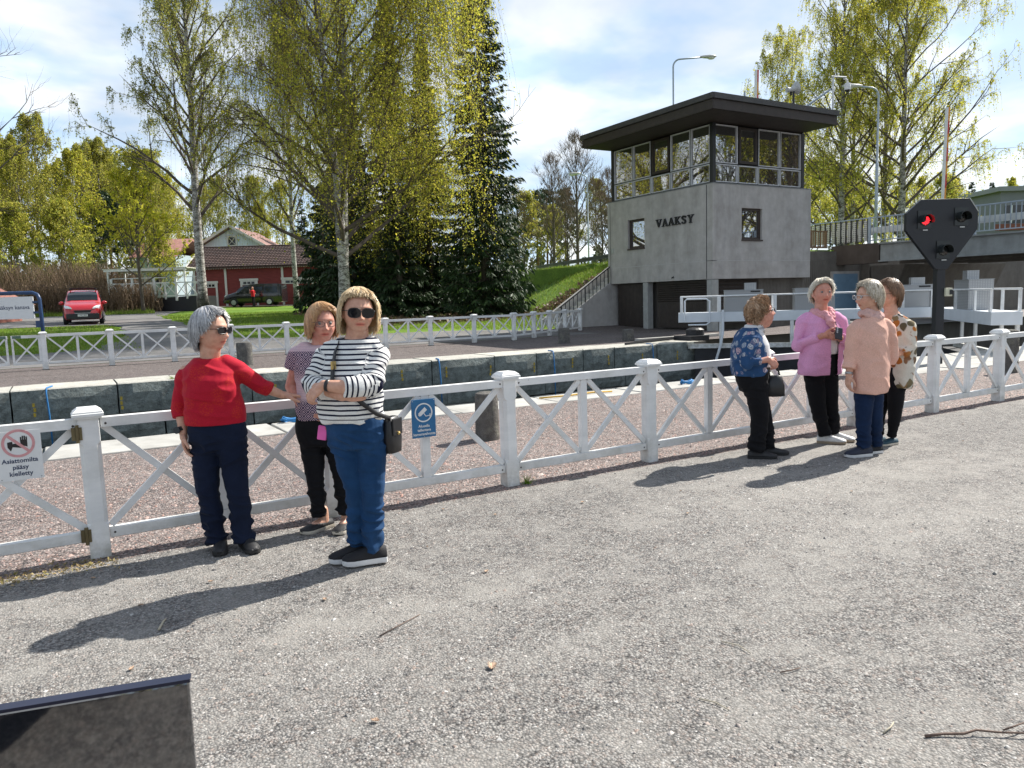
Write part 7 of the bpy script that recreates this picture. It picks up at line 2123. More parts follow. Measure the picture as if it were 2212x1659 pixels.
top(p2, 'printed_top', PRINT, [(.78, -.015, 0, .172, .125, .125), (.86, -.012, 0, .178, .14, .12), (.96, -.008, 0, .172, .145, .11), (1.05, -.004, 0, .176, .16, .105), (1.12, -.002, 0, .178, .155, .11), (1.20, 0, .01, .172, .118, .105), (1.250, 0, .015, .142, .09, .092), (1.275, 0, .018, .105, .075, .08)], 16,
    [([(-.10, .01, 1.235), (-.160, 0, 1.205), (-.188, 0, 1.115)], [.068, .072, .070]), ([(.10, .03, 1.235), (.16, .045, 1.205), (.185, .04, 1.115)], [.068, .072, .070])], .0065, 4.0, .007)
trousers(p2, BLACKTROU, [(.83, -.02, 0, .168, .115, .12), (.74, -.02, 0, .180, .12, .14), (.66, -.02, 0, .176, .11, .125), (.60, -.015, 0, .155, .10, .105)], 14,
    [([(-.098, 0, .67), (-.092, -.01, .53), (-.084, -.03, .378), (-.080, -.02, .23), (-.076, -.02, .10)], [.092, .080, .062, .055, .046]), ([(.062, 0, .67), (.078, 0, .53), (.092, -.0, .37), (.096, 0, .23), (.098, .0, .10)], [.092, .080, .062, .055, .046])], .007, 'trousers', 5.0)
for hx, hy, ps in ((-.052, .02, -38), (.104, .02, -8)):
    o = shoe(p2, (hx, hy, 0), ps, .25, DARKSHOE, SOLEC, 'slip_on_shoe', .06, .024, .045, True)
    m = MB(); f = fwd_of(ps); m.limb([V3(hx, hy, .045) , V3(hx, hy, .13)], [.036, .034], 10); m.limb([V3(hx, hy, .05) + f * .02, V3(hx, hy, .045) + f * .075], [.034, .028], 10); me = remesh(m, .006, 2); color_attr(me, 'tint', np.ones((len(me.vertices), 3))); put('foot', me, SKIN, p2)
HB = M_hair('strawberry_blonde_hair', [(.38, .19, .08), (.54, .31, .14), (.44, .24, .10), (.62, .39, .20), (.32, .16, .07)])
hair(p2, H2, HB, [(-180, 126), (-120, 128), (-85, 130), (-68, 118), (-50, 76), (-30, 60), (0, 56), (25, 60), (50, 74), (68, 118), (85, 130), (120, 128), (180, 126)], rad=(.093, .110, .126), n=1900, width=.0050, part=.55, hang_in=.10, jitter=.009, seed=5)
glasses(p2, H2, FRAMEM, CLEAR, .025, .0165, .1065, .008, .0017, .06)

# =========================== woman in the striped top
p3 = woman('blonde woman in a navy striped top and blue jeans with folded arms and sunglasses', (1.463, 4.303))
H3 = Head((.046, -.01, 1.492), 20, 3, 3, 1.05, 1.10)
STRIPE, s_nt, s_b, s_co, s_c = M_cloth('striped_jersey', (.74, .74, .72), .85, 240.0, .15, .04)
ga = N(s_nt, 'Attribute'); ga.attribute_name = 'gv'
ma = N(s_nt, 'Math', operation='MULTIPLY'); ma.inputs[1].default_value = 1 / .0285; s_nt.links.new(ga.outputs['Fac'], ma.inputs[0])
fr_ = N(s_nt, 'Math', operation='FRACT'); s_nt.links.new(ma.outputs[0], fr_.inputs[0])
st_ = ramp(s_nt, fr_.outputs[0], [(0.0, (1, 1, 1)), (.33, (1, 1, 1)), (.36, (0, 0, 0)), (.97, (0, 0, 0)), (1.0, (1, 1, 1))])
hemz = N(s_nt, 'MapRange'); hemz.inputs['From Min'].default_value = .885; hemz.inputs['From Max'].default_value = .89; s_nt.links.new(ga.outputs['Fac'], hemz.inputs['Value'])
hz2 = N(s_nt, 'Math', operation='MULTIPLY'); s_nt.links.new(st_, hz2.inputs[0]); s_nt.links.new(hemz.outputs[0], hz2.inputs[1])
s_nt.links.new(mixc(s_nt, hz2.outputs[0], s_c, (.012, .014, .035)), s_b.inputs['Base Color'])
# her left forearm lies on top and runs to the image left, the right one is tucked below it
body(p3, H3, (.026, .02, 1.352), [
    dict(pts=[V3(-.165, .03, 1.26), V3(-.225, -.07, 1.085), V3(-.03, -.205, 1.035)], r=[.05, .046, .031], d=(1, -.08, .02), n=(.0, 1, .15), thumb=(0, 0, 1), curl=22),
    dict(pts=[V3(.135, .0, 1.265), V3(.125, -.14, 1.08), V3(.02, -.236, 1.085), V3(-.125, -.222, 1.100)], r=[.05, .048, .042, .030], d=(-.75, .05, -.55), n=(.45, .75, -.4), thumb=(-.5, 0, .8), curl=30)],
    SKIN, VX, [(.03, .02, 1.3), (.02, .02, 1.1), (0, .02, .95)], 1.14, None, lips=(1.0, .5, .5), brow=(.72, .6, .5))
top(p3, 'striped_top', STRIPE, [(.862, -.026, 0, .186, .155, .150), (.90, -.026, 0, .192, .162, .155), (.98, -.026, 0, .196, .168, .145), (1.06, -.026, -.005, .198, .176, .130), (1.14, -.022, 0, .192, .172, .125), (1.21, -.014, .005, .182, .142, .12), (1.27, -.004, .012, .166, .112, .112), (1.318, .008, .016, .138, .09, .098), (1.348, .016, .018, .106, .078, .085)], -18,
    [([(-.11, .02, 1.280), (-.162, .02, 1.235), (-.228, -.07, 1.095), (-.18, -.12, 1.072)], [.066, .069, .062, .056]), ([(.10, .0, 1.285), (.142, -.01, 1.238), (.130, -.135, 1.088), (.08, -.19, 1.085)], [.068, .072, .066, .061])], .006, 7.0, .012, (6, 6, 12))
sleeve_only(p3, 'forearm_sleeve', STRIPE, [(.130, -.135, 1.086), (.06, -.20, 1.086), (-.012, -.238, 1.088)], [.064, .062, .058], .006, 3.3)
sleeve_only(p3, 'forearm_sleeve', STRIPE, [(-.222, -.075, 1.09), (-.170, -.125, 1.072), (-.125, -.155, 1.060)], [.064, .060, .058], .006, 5.3)
BLUEJ = M_denim('blue_denim', (.012, .046, .118), .28)
trousers(p3, BLUEJ, [(.90, -.012, 0, .172, .14, .13), (.83, -.010, 0, .180, .14, .145), (.76, -.006, 0, .172, .125, .135), (.71, 0, 0, .148, .105, .11)], -22,
    [([(-.070, .01, .75), (-.052, .01, .61), (-.026, .0, .445), (-.036, .03, .28), (-.040, .05, .085)], [.098, .084, .063, .058, .052]), ([(.076, .0, .75), (.080, -.01, .61), (.078, -.02, .437), (.068, -.005, .28), (.058, .0, .07)], [.100, .088, .068, .062, .057])], .006, 'jeans', 9.0, .016)
BLACKSHOE = simple('black_knit_shoe', (.010, .010, .013), .75, 0, .2, 30, .3, 120)
shoe(p3, (-.025, .06, 0), -68, .255, BLACKSHOE, SOLEW, 'trainer', .085, .03); shoe(p3, (.075, -.0, 0), -72, .26, BLACKSHOE, SOLEW, 'trainer', .085, .032)
HBL = M_hair('blonde_hair', [(.52, .36, .18), (.72, .54, .31), (.60, .43, .23), (.82, .66, .42), (.42, .28, .14)])
hair(p3, H3, HBL, [(0, 57), (25, 58), (46, 60), (60, 68), (74, 110), (86, 138), (115, 142), (150, 140), (180, 138)], rad=(.094, .110, .126), n=2600, width=.0042, hang_in=.03, jitter=.013, lift=.02, wave=.03, seed=8)
glasses(p3, H3, FRAMEB, DARKLENS, .0305, .0255, .1085, .006, .0024, .05, 'sunglasses')
LEATHER = simple('black_leather', (.012, .012, .014), .4, 0, .2, 20, .2, 90); GOLD = simple('brass', (.5, .36, .14), .35, .8)
m = MB(); m.loft([ring((0, 0, z), a, b, b, 0, 16, .7) for z, a, b in ((-.13, .045, .022), (-.125, .066, .034), (-.04, .074, .038), (.05, .066, .034), (.085, .05, .026), (.09, .03, .016))])
bag = thing('handbag', 'small black crossbody bag hanging at the hip of the striped woman', 'bag', (0, 0, 0)); bag.parent = None
wp = Matrix.Translation((1.463, 4.303, 0)) @ Matrix.Rotation(RZ, 4, 'Z')
bag.matrix_world = wp @ Matrix.Translation((.205, .02, .79)) @ Matrix.Rotation(radians(66), 4, 'Z')
bb = m.build('pouch', LEATHER, bag, True)
m = MB(); m.box((0, -.037, .03), (.10, .01, .10)); m.build('flap', LEATHER, bag, bevel=.01)
m = MB(); m.ball((.0, -.045, -.01), .011, 8); m.build('clasp', GOLD, bag)
Wm = bag.matrix_world.inverted() @ wp
def loc_pts(pts): return [Wm @ Vector(p) for p in pts]
sp1 = [(-.060, -.030, 1.330), (-.072, -.085, 1.28), (-.078, -.142, 1.20), (-.080, -.172, 1.12), (-.070, -.182, 1.06)]
sp2 = [(.02, -.200, 1.05), (.075, -.175, .985), (.135, -.125, .92), (.180, -.06, .885), (.200, .0, .865)]
for pts in (sp1, sp2):
    nn = [(Vector((p[0] * .9, p[1], 0))).normalized() for p in pts]; strap_mesh([Vector(p) + Vector(n_) * .012 for p, n_ in zip(pts, nn)], .024, .004, nn)
    P_ = loc_pts([Vector(p) + Vector(n_) * .010 for p, n_ in zip(pts, nn)]); N_ = [Wm.to_3x3() @ Vector(n_) for n_ in nn]
    strap_mesh(P_, .026, .005, N_).build('strap', LEATHER, bag, True)
q = loc_pts([(-.079, -.160, 1.205)])[0]; m = MB(); m.box(q, (.034, .012, .045)); m.build('buckle', GOLD, bag)
m = MB(); m.tube([V3(-.110, -.223, 1.1), V3(-.092, -.227, 1.097)], .0345, 14); m.build('watch', LEATHER, p3, True)
tagp = thing('pink_case', 'small pink case tucked at the hip of the striped woman', 'case', (0, 0, 0)); tagp.matrix_world = wp @ Matrix.Translation((-.195, -.03, .80)) @ Matrix.Rotation(radians(10), 4, 'Y')
m = MB(); m.box((0, 0, 0), (.055, .02, .085)); m.build('case', simple('pink_plastic', (.75, .12, .42), .5), tagp, bevel=.006)
m = MB(); m.box((.03, -.004, .045), (.03, .02, .045)); m.build('tab', simple('tan_leather', (.45, .14, .05), .6), tagp, bevel=.004)
# =========================== woman in the blue floral jacket (profile)
VY = .0055
p4 = woman('curly haired woman in a blue flowered jacket looking down in profile beside the fence', (5.599, 4.884))
H4 = Head((-.028, 0, 1.340), 84, -14, 0, 1.10)
body(p4, H4, (-.105, 0, 1.225), [
    dict(pts=[V3(-.18, -.14, 1.12), V3(-.215, -.20, .91), V3(-.035, -.20, .935)], r=[.05, .045, .030], d=(.8, .12, -.6), n=(-.2, .9, -.3), thumb=(.6, .3, .7), curl=38),
    dict(pts=[V3(-.14, .15, 1.12), V3(-.16, .21, .91), V3(.0, .08, .90)], r=[.05, .045, .030], d=(.8, -.5, -.3), n=(.2, -.6, -.5), thumb=(.4, 0, .9), curl=38)],
    SKIN_RED, VY, [(-.12, 0, 1.2), (-.14, 0, 1.05), (-.13, 0, .9)], 1.10, None, lips=(.95, .5, .5), brow=(.6, .45, .35))
eyes(p4, H4)
FLOR, f_nt, f_b, f_co, f_c = M_cloth('flowered_jacket', (.025, .070, .170), .8, 240.0, .2, .2)
fw_ = N(f_nt, 'TexNoise', Scale=9.0, Detail=2.0); f_nt.links.new(f_co, fw_.inputs[0])
fco = mixc(f_nt, .05, f_co, fw_.outputs['Color'], 'ADD')
fv = N(f_nt, 'TexVoronoi', Scale=17.0, Randomness=1.0); f_nt.links.new(fco, fv.inputs['Vector'])
fe = N(f_nt, 'TexVoronoi', Scale=52.0, feature='DISTANCE_TO_EDGE'); f_nt.links.new(fco, fe.inputs['Vector'])
fs_ = N(f_nt, 'SeparateColor'); f_nt.links.new(fv.outputs['Color'], fs_.inputs[0])
blob = ramp(f_nt, fv.outputs['Distance'], [(.40, (1, 1, 1)), (.55, (0, 0, 0))]); pick = ramp(f_nt, fs_.outputs[0], [(.36, (0, 0, 0)), (.40, (1, 1, 1))])
pet = ramp(f_nt, fe.outputs['Distance'], [(.03, (0, 0, 0)), (.10, (1, 1, 1))])
msk = mixc(f_nt, 1.0, mixc(f_nt, 1.0, blob, pick, 'MULTIPLY'), pet, 'MULTIPLY')
fcol = ramp(f_nt, fs_.outputs[1], [(.3, (.46, .47, .50)), (.5, (.55, .36, .40)), (.7, (.32, .36, .42))])
f_nt.links.new(mixc(f_nt, msk, f_c, fcol), f_b.inputs['Base Color'])
WSHIRT = M_cloth('white_shirt', (.68, .68, .69), .75)[0]
top(p4, 'white_shirt', WSHIRT, [(.815, -.105, 0, .150, .150, .14), (.95, -.115, 0, .160, .168, .15), (1.06, -.125, 0, .165, .158, .14), (1.16, -.122, 0, .140, .11, .11), (1.215, -.105, 0, .085, .085, .085), (1.245, -.098, 0, .076, .078, .080)], 82, [], .007, 2.2, .004)
top(p4, 'flowered_jacket', FLOR, [(.775, -.135, 0, .178, .150, .155), (.80, -.135, 0, .185, .160, .163), (.87, -.137, 0, .190, .165, .168), (.97, -.138, 0, .192, .165, .168), (1.06, -.140, 0, .192, .155, .160), (1.13, -.142, 0, .180, .12, .135), (1.185, -.135, 0, .145, .085, .105), (1.222, -.122, 0, .105, .065, .082)], 82,
    [([(-.155, -.12, 1.135), (-.192, -.165, 1.09), (-.228, -.205, .915), (-.10, -.208, .922)], [.076, .080, .068, .050]), ([(-.13, .12, 1.135), (-.15, .165, 1.09), (-.17, .21, .915), (-.07, .15, .91)], [.076, .080, .066, .050])], .0075, 6.1, .010, (7, 7, 11), 5,
    cut=lambda c: (c.x > -.02 - max(0, (c.z - 1.13)) * .9 and abs(c.y + .012) < .085 + max(0, .02 * (1 - c.z))))
m = MB()
for s in (-1, 1): m.loft([[V3(-.10 + .085 * cos(a), s * .005 + s * abs(.088 * sin(a)), 1.212 + h_ + .015 * cos(a)) for h_ in (0,)] + [V3(-.10 + .098 * cos(a), s * .005 + s * abs(.10 * sin(a)), 1.178 + .0 - .015 * cos(a))] + [V3(-.10 + .090 * cos(a), s * .005 + s * abs(.093 * sin(a)), 1.18)] for a in np.linspace(-.2, 2.8, 12)])
m.build('collar', WSHIRT, p4, True)
trousers(p4, BLACKTROU, [(.86, -.105, 0, .165, .15, .155), (.77, -.105, 0, .175, .14, .165), (.69, -.10, 0, .17, .125, .15), (.63, -.095, 0, .155, .11, .125)], 82,
    [([(-.10, -.085, .69), (-.085, -.08, .54), (-.062, -.07, .384), (-.072, -.06, .22), (-.095, -.05, .07)], [.108, .098, .082, .078, .078]), ([(-.085, .085, .69), (-.03, .085, .54), (.02, .085, .384), (.045, .085, .22), (.062, .085, .07)], [.108, .098, .080, .074, .074])], .0085, 'trousers', 7.0, .009)
shoe(p4, (-.10, -.05, 0), 78, .26, DARKSHOE, SOLEB, 'shoe', .07, .02); shoe(p4, (.06, .085, 0), 82, .26, DARKSHOE, SOLEB, 'shoe', .07, .02)
HC = M_hair('curly_auburn_hair', [(.30, .18, .10), (.46, .30, .18), (.38, .235, .14), (.58, .41, .27), (.24, .14, .08)])
hair(p4, H4, HC, [(0, 54), (32, 58), (55, 76), (75, 90), (92, 95), (115, 112), (150, 126), (180, 128)], rad=(.088, .110, .128), n=900, width=.0052, curl=.012, wave=.10, jitter=.02, seed=12)
glasses(p4, H4, FRAMEB, CLEAR, .026, .018, .107, .008, .0019, .06)
b4 = thing('handbag', 'black handbag hanging from the forearm of the woman in the flowered jacket', 'bag', (0, 0, 0))
wp4 = Matrix.Translation((5.599, 4.884, 0)) @ Matrix.Rotation(RZ, 4, 'Z'); b4.matrix_world = wp4 @ Matrix.Translation((.075, -.07, .70))
m = MB(); m.loft([ring((0, 0, z), a, b, b, 0, 16, .7) for z, a, b in ((-.12, .06, .035), (-.115, .088, .05), (-.02, .085, .045), (.07, .06, .03), (.075, .04, .02))]); m.build('pouch', LEATHER, b4, True)
m = MB(); m.tube([V3(-.05, 0, .06), V3(-.06, 0, .15), V3(-.02, 0, .21), V3(.02, 0, .15), V3(.045, 0, .06)], .008, 6); m.build('handle', LEATHER, b4, True)

# =========================== woman in the pink cardigan
p5 = woman('white haired woman in a long lilac pink cardigan holding a phone', (6.592, 4.938))
H5 = Head((-.080, -.005, 1.505), 0, -3, 0, 1.10)
body(p5, H5, (-.085, .01, 1.345), [
    dict(pts=[V3(-.262, 0, 1.24), V3(-.312, -.03, 1.0), V3(-.145, -.185, 1.10)], r=[.05, .046, .031], d=(.92, -.25, .0), n=(.2, .6, .4), thumb=(0, -.2, 1), curl=42),
    dict(pts=[V3(.10, .02, 1.24), V3(.146, -.01, 1.0), V3(.025, -.185, 1.075)], r=[.05, .046, .031], d=(-.85, -.35, .1), n=(-.2, .5, .5), thumb=(0, 0, 1), curl=45)],
    SKIN_RED, VY, [(-.085, .02, 1.3), (-.085, .02, 1.1), (-.09, .02, .95)], 1.06, None, lips=(.9, .5, .5), brow=(.62, .55, .5))
eyes(p5, H5)
LILAC = M_cloth('lilac_knit', (.68, .33, .54), .9, 150.0, .5, .07)[0]
TEE, te_nt, te_b, te_co, te_c = M_cloth('white_print_tee', (.66, .65, .66), .8)
tw2 = N(te_nt, 'TexWave', Scale=9.0, Distortion=3.0, Detail=2.0); te_nt.links.new(te_co, tw2.inputs[0])
tsx = N(te_nt, 'SeparateXYZ'); te_nt.links.new(te_co, tsx.inputs[0]); tmr = N(te_nt, 'MapRange'); tmr.inputs['From Min'].default_value = 1.05; tmr.inputs['From Max'].default_value = 1.12; te_nt.links.new(tsx.outputs['Z'], tmr.inputs['Value'])
tst = ramp(te_nt, tw2.outputs['Fac'], [(.45, (0, 0, 0)), (.6, (.6, .6, .6))])
te_nt.links.new(mixc(te_nt, mixc(te_nt, 1.0, tst, tmr.outputs[0], 'MULTIPLY'), te_c, (.12, .12, .15)), te_b.inputs['Base Color'])
top(p5, 'white_tee', TEE, [(.91, -.085, 0, .170, .152, .12), (.98, -.083, 0, .175, .168, .12), (1.08, -.082, 0, .172, .166, .11), (1.18, -.080, 0, .165, .142, .10), (1.27, -.080, .01, .140, .095, .09), (1.32, -.082, .012, .10, .08, .08)], 18, [], .007, 1.0, .004)
top(p5, 'cardigan', LILAC, [(.705, -.09, 0, .218, .150, .165), (.73, -.09, 0, .224, .158, .17), (.82, -.088, 0, .222, .168, .168), (.92, -.085, 0, .212, .176, .158), (1.02, -.083, 0, .202, .180, .142), (1.12, -.082, 0, .196, .172, .13), (1.20, -.080, .005, .190, .140, .122), (1.265, -.080, .01, .168, .105, .108), (1.31, -.082, .012, .118, .086, .092)], 18,
    [([(-.215, .005, 1.26), (-.262, 0, 1.215), (-.322, -.03, 1.0), (-.175, -.168, 1.09)], [.072, .078, .070, .050]), ([(.06, .01, 1.26), (.105, .015, 1.215), (.152, -.01, 1.0), (.045, -.165, 1.072)], [.072, .078, .068, .050])], .0075, 8.3, .008, (7, 7, 9), 5,
    cut=lambda c: (c.y < -.07 and abs(c.x - (-.018 + .02 * (1.3 - c.z))) < .043 + (.05 if c.z < .93 else 0) * 0 and not (abs(c.z - 1.07) < .07 and c.y < -.19)))
PSCARF = M_cloth('pink_lace_scarf', (.66, .33, .36), .8, 90.0, .8, .25)[0]
m = MB()
for (dz, r1, r2, ph) in ((0, .088, .022, 0), (-.028, .100, .026, 1.2), (-.058, .108, .024, 2.1)):
    pts = [V3(-.080 + (r1 + .01 * sin(a * 3 + ph)) * cos(a), -.005 + (r1 * .92 + .012 * sin(a * 2 + ph)) * sin(a), 1.335 + dz + .022 * sin(a) + .01 * sin(a * 2 + ph)) for a in np.linspace(0, 2 * pi, 22)]
    m.tube(pts, [r2 * (1 + .25 * sin(k * 1.7 + ph)) for k in range(22)], 10)
m.limb([V3(-.075, -.11, 1.29), V3(-.055, -.155, 1.23), V3(-.035, -.178, 1.16)], [.03, .042, .03], 10)
me = remesh(m, .007, 3); fold(me, .009, (16, 16, 22), 3.0); put('scarf', me, PSCARF, p5)
trousers(p5, BLACKTROU, [(.93, -.085, 0, .168, .135, .14), (.84, -.085, 0, .182, .14, .16), (.75, -.08, 0, .18, .13, .15), (.69, -.075, 0, .16, .11, .12)], 18,
    [([(-.15, 0, .75), (-.14, -.01, .58), (-.112, -.01, .40), (-.07, 0, .24), (-.03, 0, .085)], [.102, .094, .078, .068, .062]), ([(.0, .02, .75), (.015, .03, .58), (.040, .05, .40), (.075, .08, .24), (.105, .10, .085)], [.102, .094, .078, .068, .062])], .0085, 'trousers', 4.0, .009)
WSHOE = simple('white_leather', (.66, .66, .65), .5, 0, .08, 20); SOLET = simple('tan_sole', (.36, .28, .2), .7)
shoe(p5, (-.035, .01, 0), 62, .27, WSHOE, SOLET, 'trainer', .08, .026); shoe(p5, (.10, .11, 0), 58, .27, WSHOE, SOLET, 'trainer', .08, .026)
HW = M_hair('white_blonde_hair', [(.74, .67, .54), (.86, .81, .69), (.90, .87, .78), (.62, .54, .41), (.80, .73, .59)])
hair(p5, H5, HW, [(0, 58), (30, 60), (52, 66), (72, 80), (90, 86), (115, 104), (150, 116), (180, 120)], rad=(.083, .106, .122), n=1700, width=.0040, spike=.26, lift=.03, jitter=.014, seed=15)
ph_ = thing('phone', 'dark smartphone with a camera row held by the woman in pink', 'phone', (0, 0, 0))
wp5 = Matrix.Translation((6.592, 4.938, 0)) @ Matrix.Rotation(RZ, 4, 'Z'); ph_.matrix_world = wp5 @ Matrix.Translation((-.022, -.268, 1.128)) @ Matrix.Rotation(radians(14), 4, 'Y') @ Matrix.Rotation(radians(-25), 4, 'X')
m = MB(); m.box((0, 0, -.008), (.072, .010, .125)); m.build('phone_case', simple('phone_black', (.012, .013, .018), .25), ph_, bevel=.004)
m = MB()
for k in range(3): m.lathe([(0, 0), (.008, 0), (.008, .003), (0, .003)], (0, 0, 0), 10)
for k in range(3):
    m = MB(); m.lathe([(0, 0), (.009, 0), (.009, .004), (0, .004)], (0, 0, 0), 12); o = m.build('lens', STEEL, ph_); o.location = (-.020, -.005, .040 - k * .020); o.rotation_euler = (pi / 2, 0, 0)

# =========================== woman in the peach cardigan, back to the camera
p6 = woman('grey blonde woman in a long peach cardigan seen from behind', (6.326, 4.340))
H6 = Head((-.002, 0, 1.462), -84, 2, 0, 1.10)
body(p6, H6, (.028, 0, 1.325), [
    dict(pts=[V3(-.11, 0, 1.19), V3(-.150, -.02, .90), V3(-.186, -.05, .765)], r=[.05, .043, .029], d=(-.15, -.15, -1), n=(.9, .2, 0), thumb=(-.3, -.9, 0), curl=30),
    dict(pts=[V3(.20, .03, 1.19), V3(.245, .05, .92), V3(.19, .13, .78)], r=[.05, .043, .029], d=(-.3, .3, -.8), n=(-.8, .2, 0), thumb=(-.3, .8, 0), curl=30)],
    SKIN, VY, [(.04, 0, 1.27), (.04, 0, 1.1), (.035, 0, .95)], 1.05, None, lips=(.95, .6, .6), brow=(.65, .6, .55))
eyes(p6, H6)
PEACH = M_cloth('peach_knit', (.70, .42, .335), .9, 150.0, .5, .06)[0]
top(p6, 'cardigan', PEACH, [(.595, .034, 0, .178, .13, .15), (.62, .034, 0, .186, .138, .156), (.70, .034, 0, .190, .142, .16), (.80, .035, 0, .190, .146, .162), (.92, .038, 0, .186, .150, .152), (1.03, .042, 0, .184, .158, .14), (1.12, .045, 0, .182, .150, .135), (1.19, .045, 0, .168, .115, .122), (1.25, .042, 0, .128, .09, .098), (1.29, .038, 0, .098, .08, .085)], -128,
    [([(-.075, 0, 1.205), (-.112, -.005, 1.165), (-.158, -.02, .90), (-.172, -.035, .845)], [.070, .076, .062, .058]), ([(.16, .02, 1.205), (.198, .03, 1.165), (.248, .05, .92), (.235, .075, .865)], [.070, .076, .062, .058])], .0075, 9.3, .0085, (6, 6, 8))
m = MB(); m.tube([V3(-.166, -.030, .868), V3(-.178, -.038, .822)], .0655, 16); me = remesh(m, .007, 2); fold(me, .005, (20, 20, 20), 1.0); put('cuff', me, PEACH, p6)
SC6 = M_cloth('peach_scarf', (.62, .40, .36), .85, 120.0, .5, .12)[0]
m = MB()
for (dz, r1, r2, ph) in ((.01, .075, .020, 0), (-.022, .088, .024, 1.2)):
    m.tube([V3(.030 + r1 * cos(a), r1 * .95 * sin(a), 1.318 + dz + .012 * sin(a * 2 + ph) - .012 * cos(a)) for a in np.linspace(0, 2 * pi, 22)], [r2 * (1 + .2 * sin(k * 1.9 + ph)) for k in range(22)], 10)
me = remesh(m, .007, 2); fold(me, .007, (18, 18, 26), 4.0); put('scarf', me, SC6, p6)
trousers(p6, NAVY_B := M_denim('mid_navy_denim', (.009, .022, .060), .2), [(.80, .03, 0, .165, .13, .14), (.72, .03, 0, .172, .13, .15), (.64, .035, 0, .165, .12, .13), (.58, .04, 0, .145, .10, .105)], -120,
    [([(-.03, -.02, .62), (-.026, -.02, .50), (-.022, -.01, .35), (-.018, -.0, .21), (-.010, 0, .08)], [.088, .082, .070, .064, .060]), ([(.095, .05, .62), (.105, .06, .50), (.122, .07, .34), (.14, .10, .21), (.155, .12, .07)], [.086, .080, .068, .060, .056])], .0085, 'jeans', 6.0, .009)
shoe(p6, (-.0, .0, 0), -78, .265, simple('navy_shoe', (.02, .025, .045), .7, 0, .2, 20), SOLEW, 'trainer', .085, .028); shoe(p6, (.155, .12, 0), -74, .26, BLACKSHOE, SOLEW, 'trainer', .08, .026)
HA = M_hair('ash_blonde_hair', [(.42, .35, .25), (.56, .49, .38), (.66, .59, .48), (.31, .25, .17), (.48, .40, .29)])
hair(p6, H6, HA, [(0, 54), (32, 57), (55, 76), (75, 92), (92, 97), (115, 116), (150, 130), (180, 132)], rad=(.090, .111, .129), n=1500, width=.0055, wave=.10, lift=.04, jitter=.016, seed=21)
glasses(p6, H6, FRAMEW, CLEAR, .026, .017, .107, .008, .0026, .06)
m = MB(); m.ball(H6.P(.083, -.012, -.034), .006, 8); m.ball(H6.P(-.083, -.012, -.034), .006, 8); m.build('earring', SIGN_WHITE, p6, True)
m = MB(); m.tube([V3(-.180, -.044, .792), V3(-.184, -.049, .772)], .035, 14); m.build('wristwatch', STEEL, p6, True)

# =========================== woman in the floral tunic, mostly hidden
p7 = woman('brown haired woman in a white tunic with big brown flowers behind the peach cardigan', (6.976, 4.537))
H7 = Head((-.032, .0, 1.470), -80, 2, 0, 1.09)
body(p7, H7, (-.002, 0, 1.325), [
    dict(pts=[V3(.06, -.10, 1.20), V3(.09, -.14, .95), V3(-.05, -.20, .90)], r=[.048, .042, .03], d=(-.9, -.1, 0), n=(0, .9, .2), thumb=(0, 0, 1), curl=35),
    dict(pts=[V3(.16, .10, 1.19), V3(.235, .11, .92), V3(.10, -.02, .83)], r=[.048, .042, .03], d=(-.8, -.5, .0), n=(-.3, .6, .2), thumb=(0, 0, 1), curl=35)],
    SKIN, VY, [(.03, 0, 1.27), (.06, 0, 1.1), (.06, 0, .95)], 1.0, None)
eyes(p7, H7)
TUN, t_nt, t_b, t_co, t_c = M_cloth('flowered_tunic', (.60, .57, .50), .75, 240.0, .15, .05)
tn0 = N(t_nt, 'TexNoise', Scale=6.0, Detail=2.0); t_nt.links.new(t_co, tn0.inputs[0])
tco = mixc(t_nt, .10, t_co, tn0.outputs['Color'], 'ADD')
tv = N(t_nt, 'TexVoronoi', Scale=6.5, Randomness=1.0); t_nt.links.new(tco, tv.inputs['Vector'])
tv2 = N(t_nt, 'TexVoronoi', Scale=14.0, Randomness=1.0); t_nt.links.new(tco, tv2.inputs['Vector'])
ts1 = N(t_nt, 'SeparateColor'); t_nt.links.new(tv.outputs['Color'], ts1.inputs[0]); ts2 = N(t_nt, 'SeparateColor'); t_nt.links.new(tv2.outputs['Color'], ts2.inputs[0])
bm_ = mixc(t_nt, 1.0, ramp(t_nt, tv.outputs['Distance'], [(.58, (1, 1, 1)), (.64, (0, 0, 0))]), ramp(t_nt, tv2.outputs['Distance'], [(.50, (1, 1, 1)), (.60, (0, 0, 0))]), 'MULTIPLY')
tcol = ramp(t_nt, ts2.outputs[0], [(.0, (.10, .085, .05)), (.35, (.22, .17, .09)), (.55, (.48, .17, .035)), (.75, (.30, .10, .025)), (1.0, (.16, .14, .10))])
t_nt.links.new(mixc(t_nt, bm_, t_c, tcol), t_b.inputs['Base Color'])
top(p7, 'tunic', TUN, [(.575, .055, 0, .180, .110, .118), (.60, .057, 0, .188, .115, .122), (.72, .062, 0, .190, .122, .13), (.86, .066, 0, .188, .128, .14), (1.0, .066, 0, .186, .138, .138), (1.10, .064, 0, .182, .13, .13), (1.18, .058, 0, .165, .10, .112), (1.24, .045, 0, .125, .08, .09), (1.28, .03, 0, .092, .072, .078)], -80,
    [([(.075, -.10, 1.20), (.09, -.14, 1.16), (.10, -.16, .97), (.02, -.19, .92)], [.068, .076, .070, .060]), ([(.12, .08, 1.20), (.165, .10, 1.16), (.215, .11, .90), (.15, .05, .83)], [.070, .080, .082, .062])], .008, 2.7, .009, (6, 6, 9))
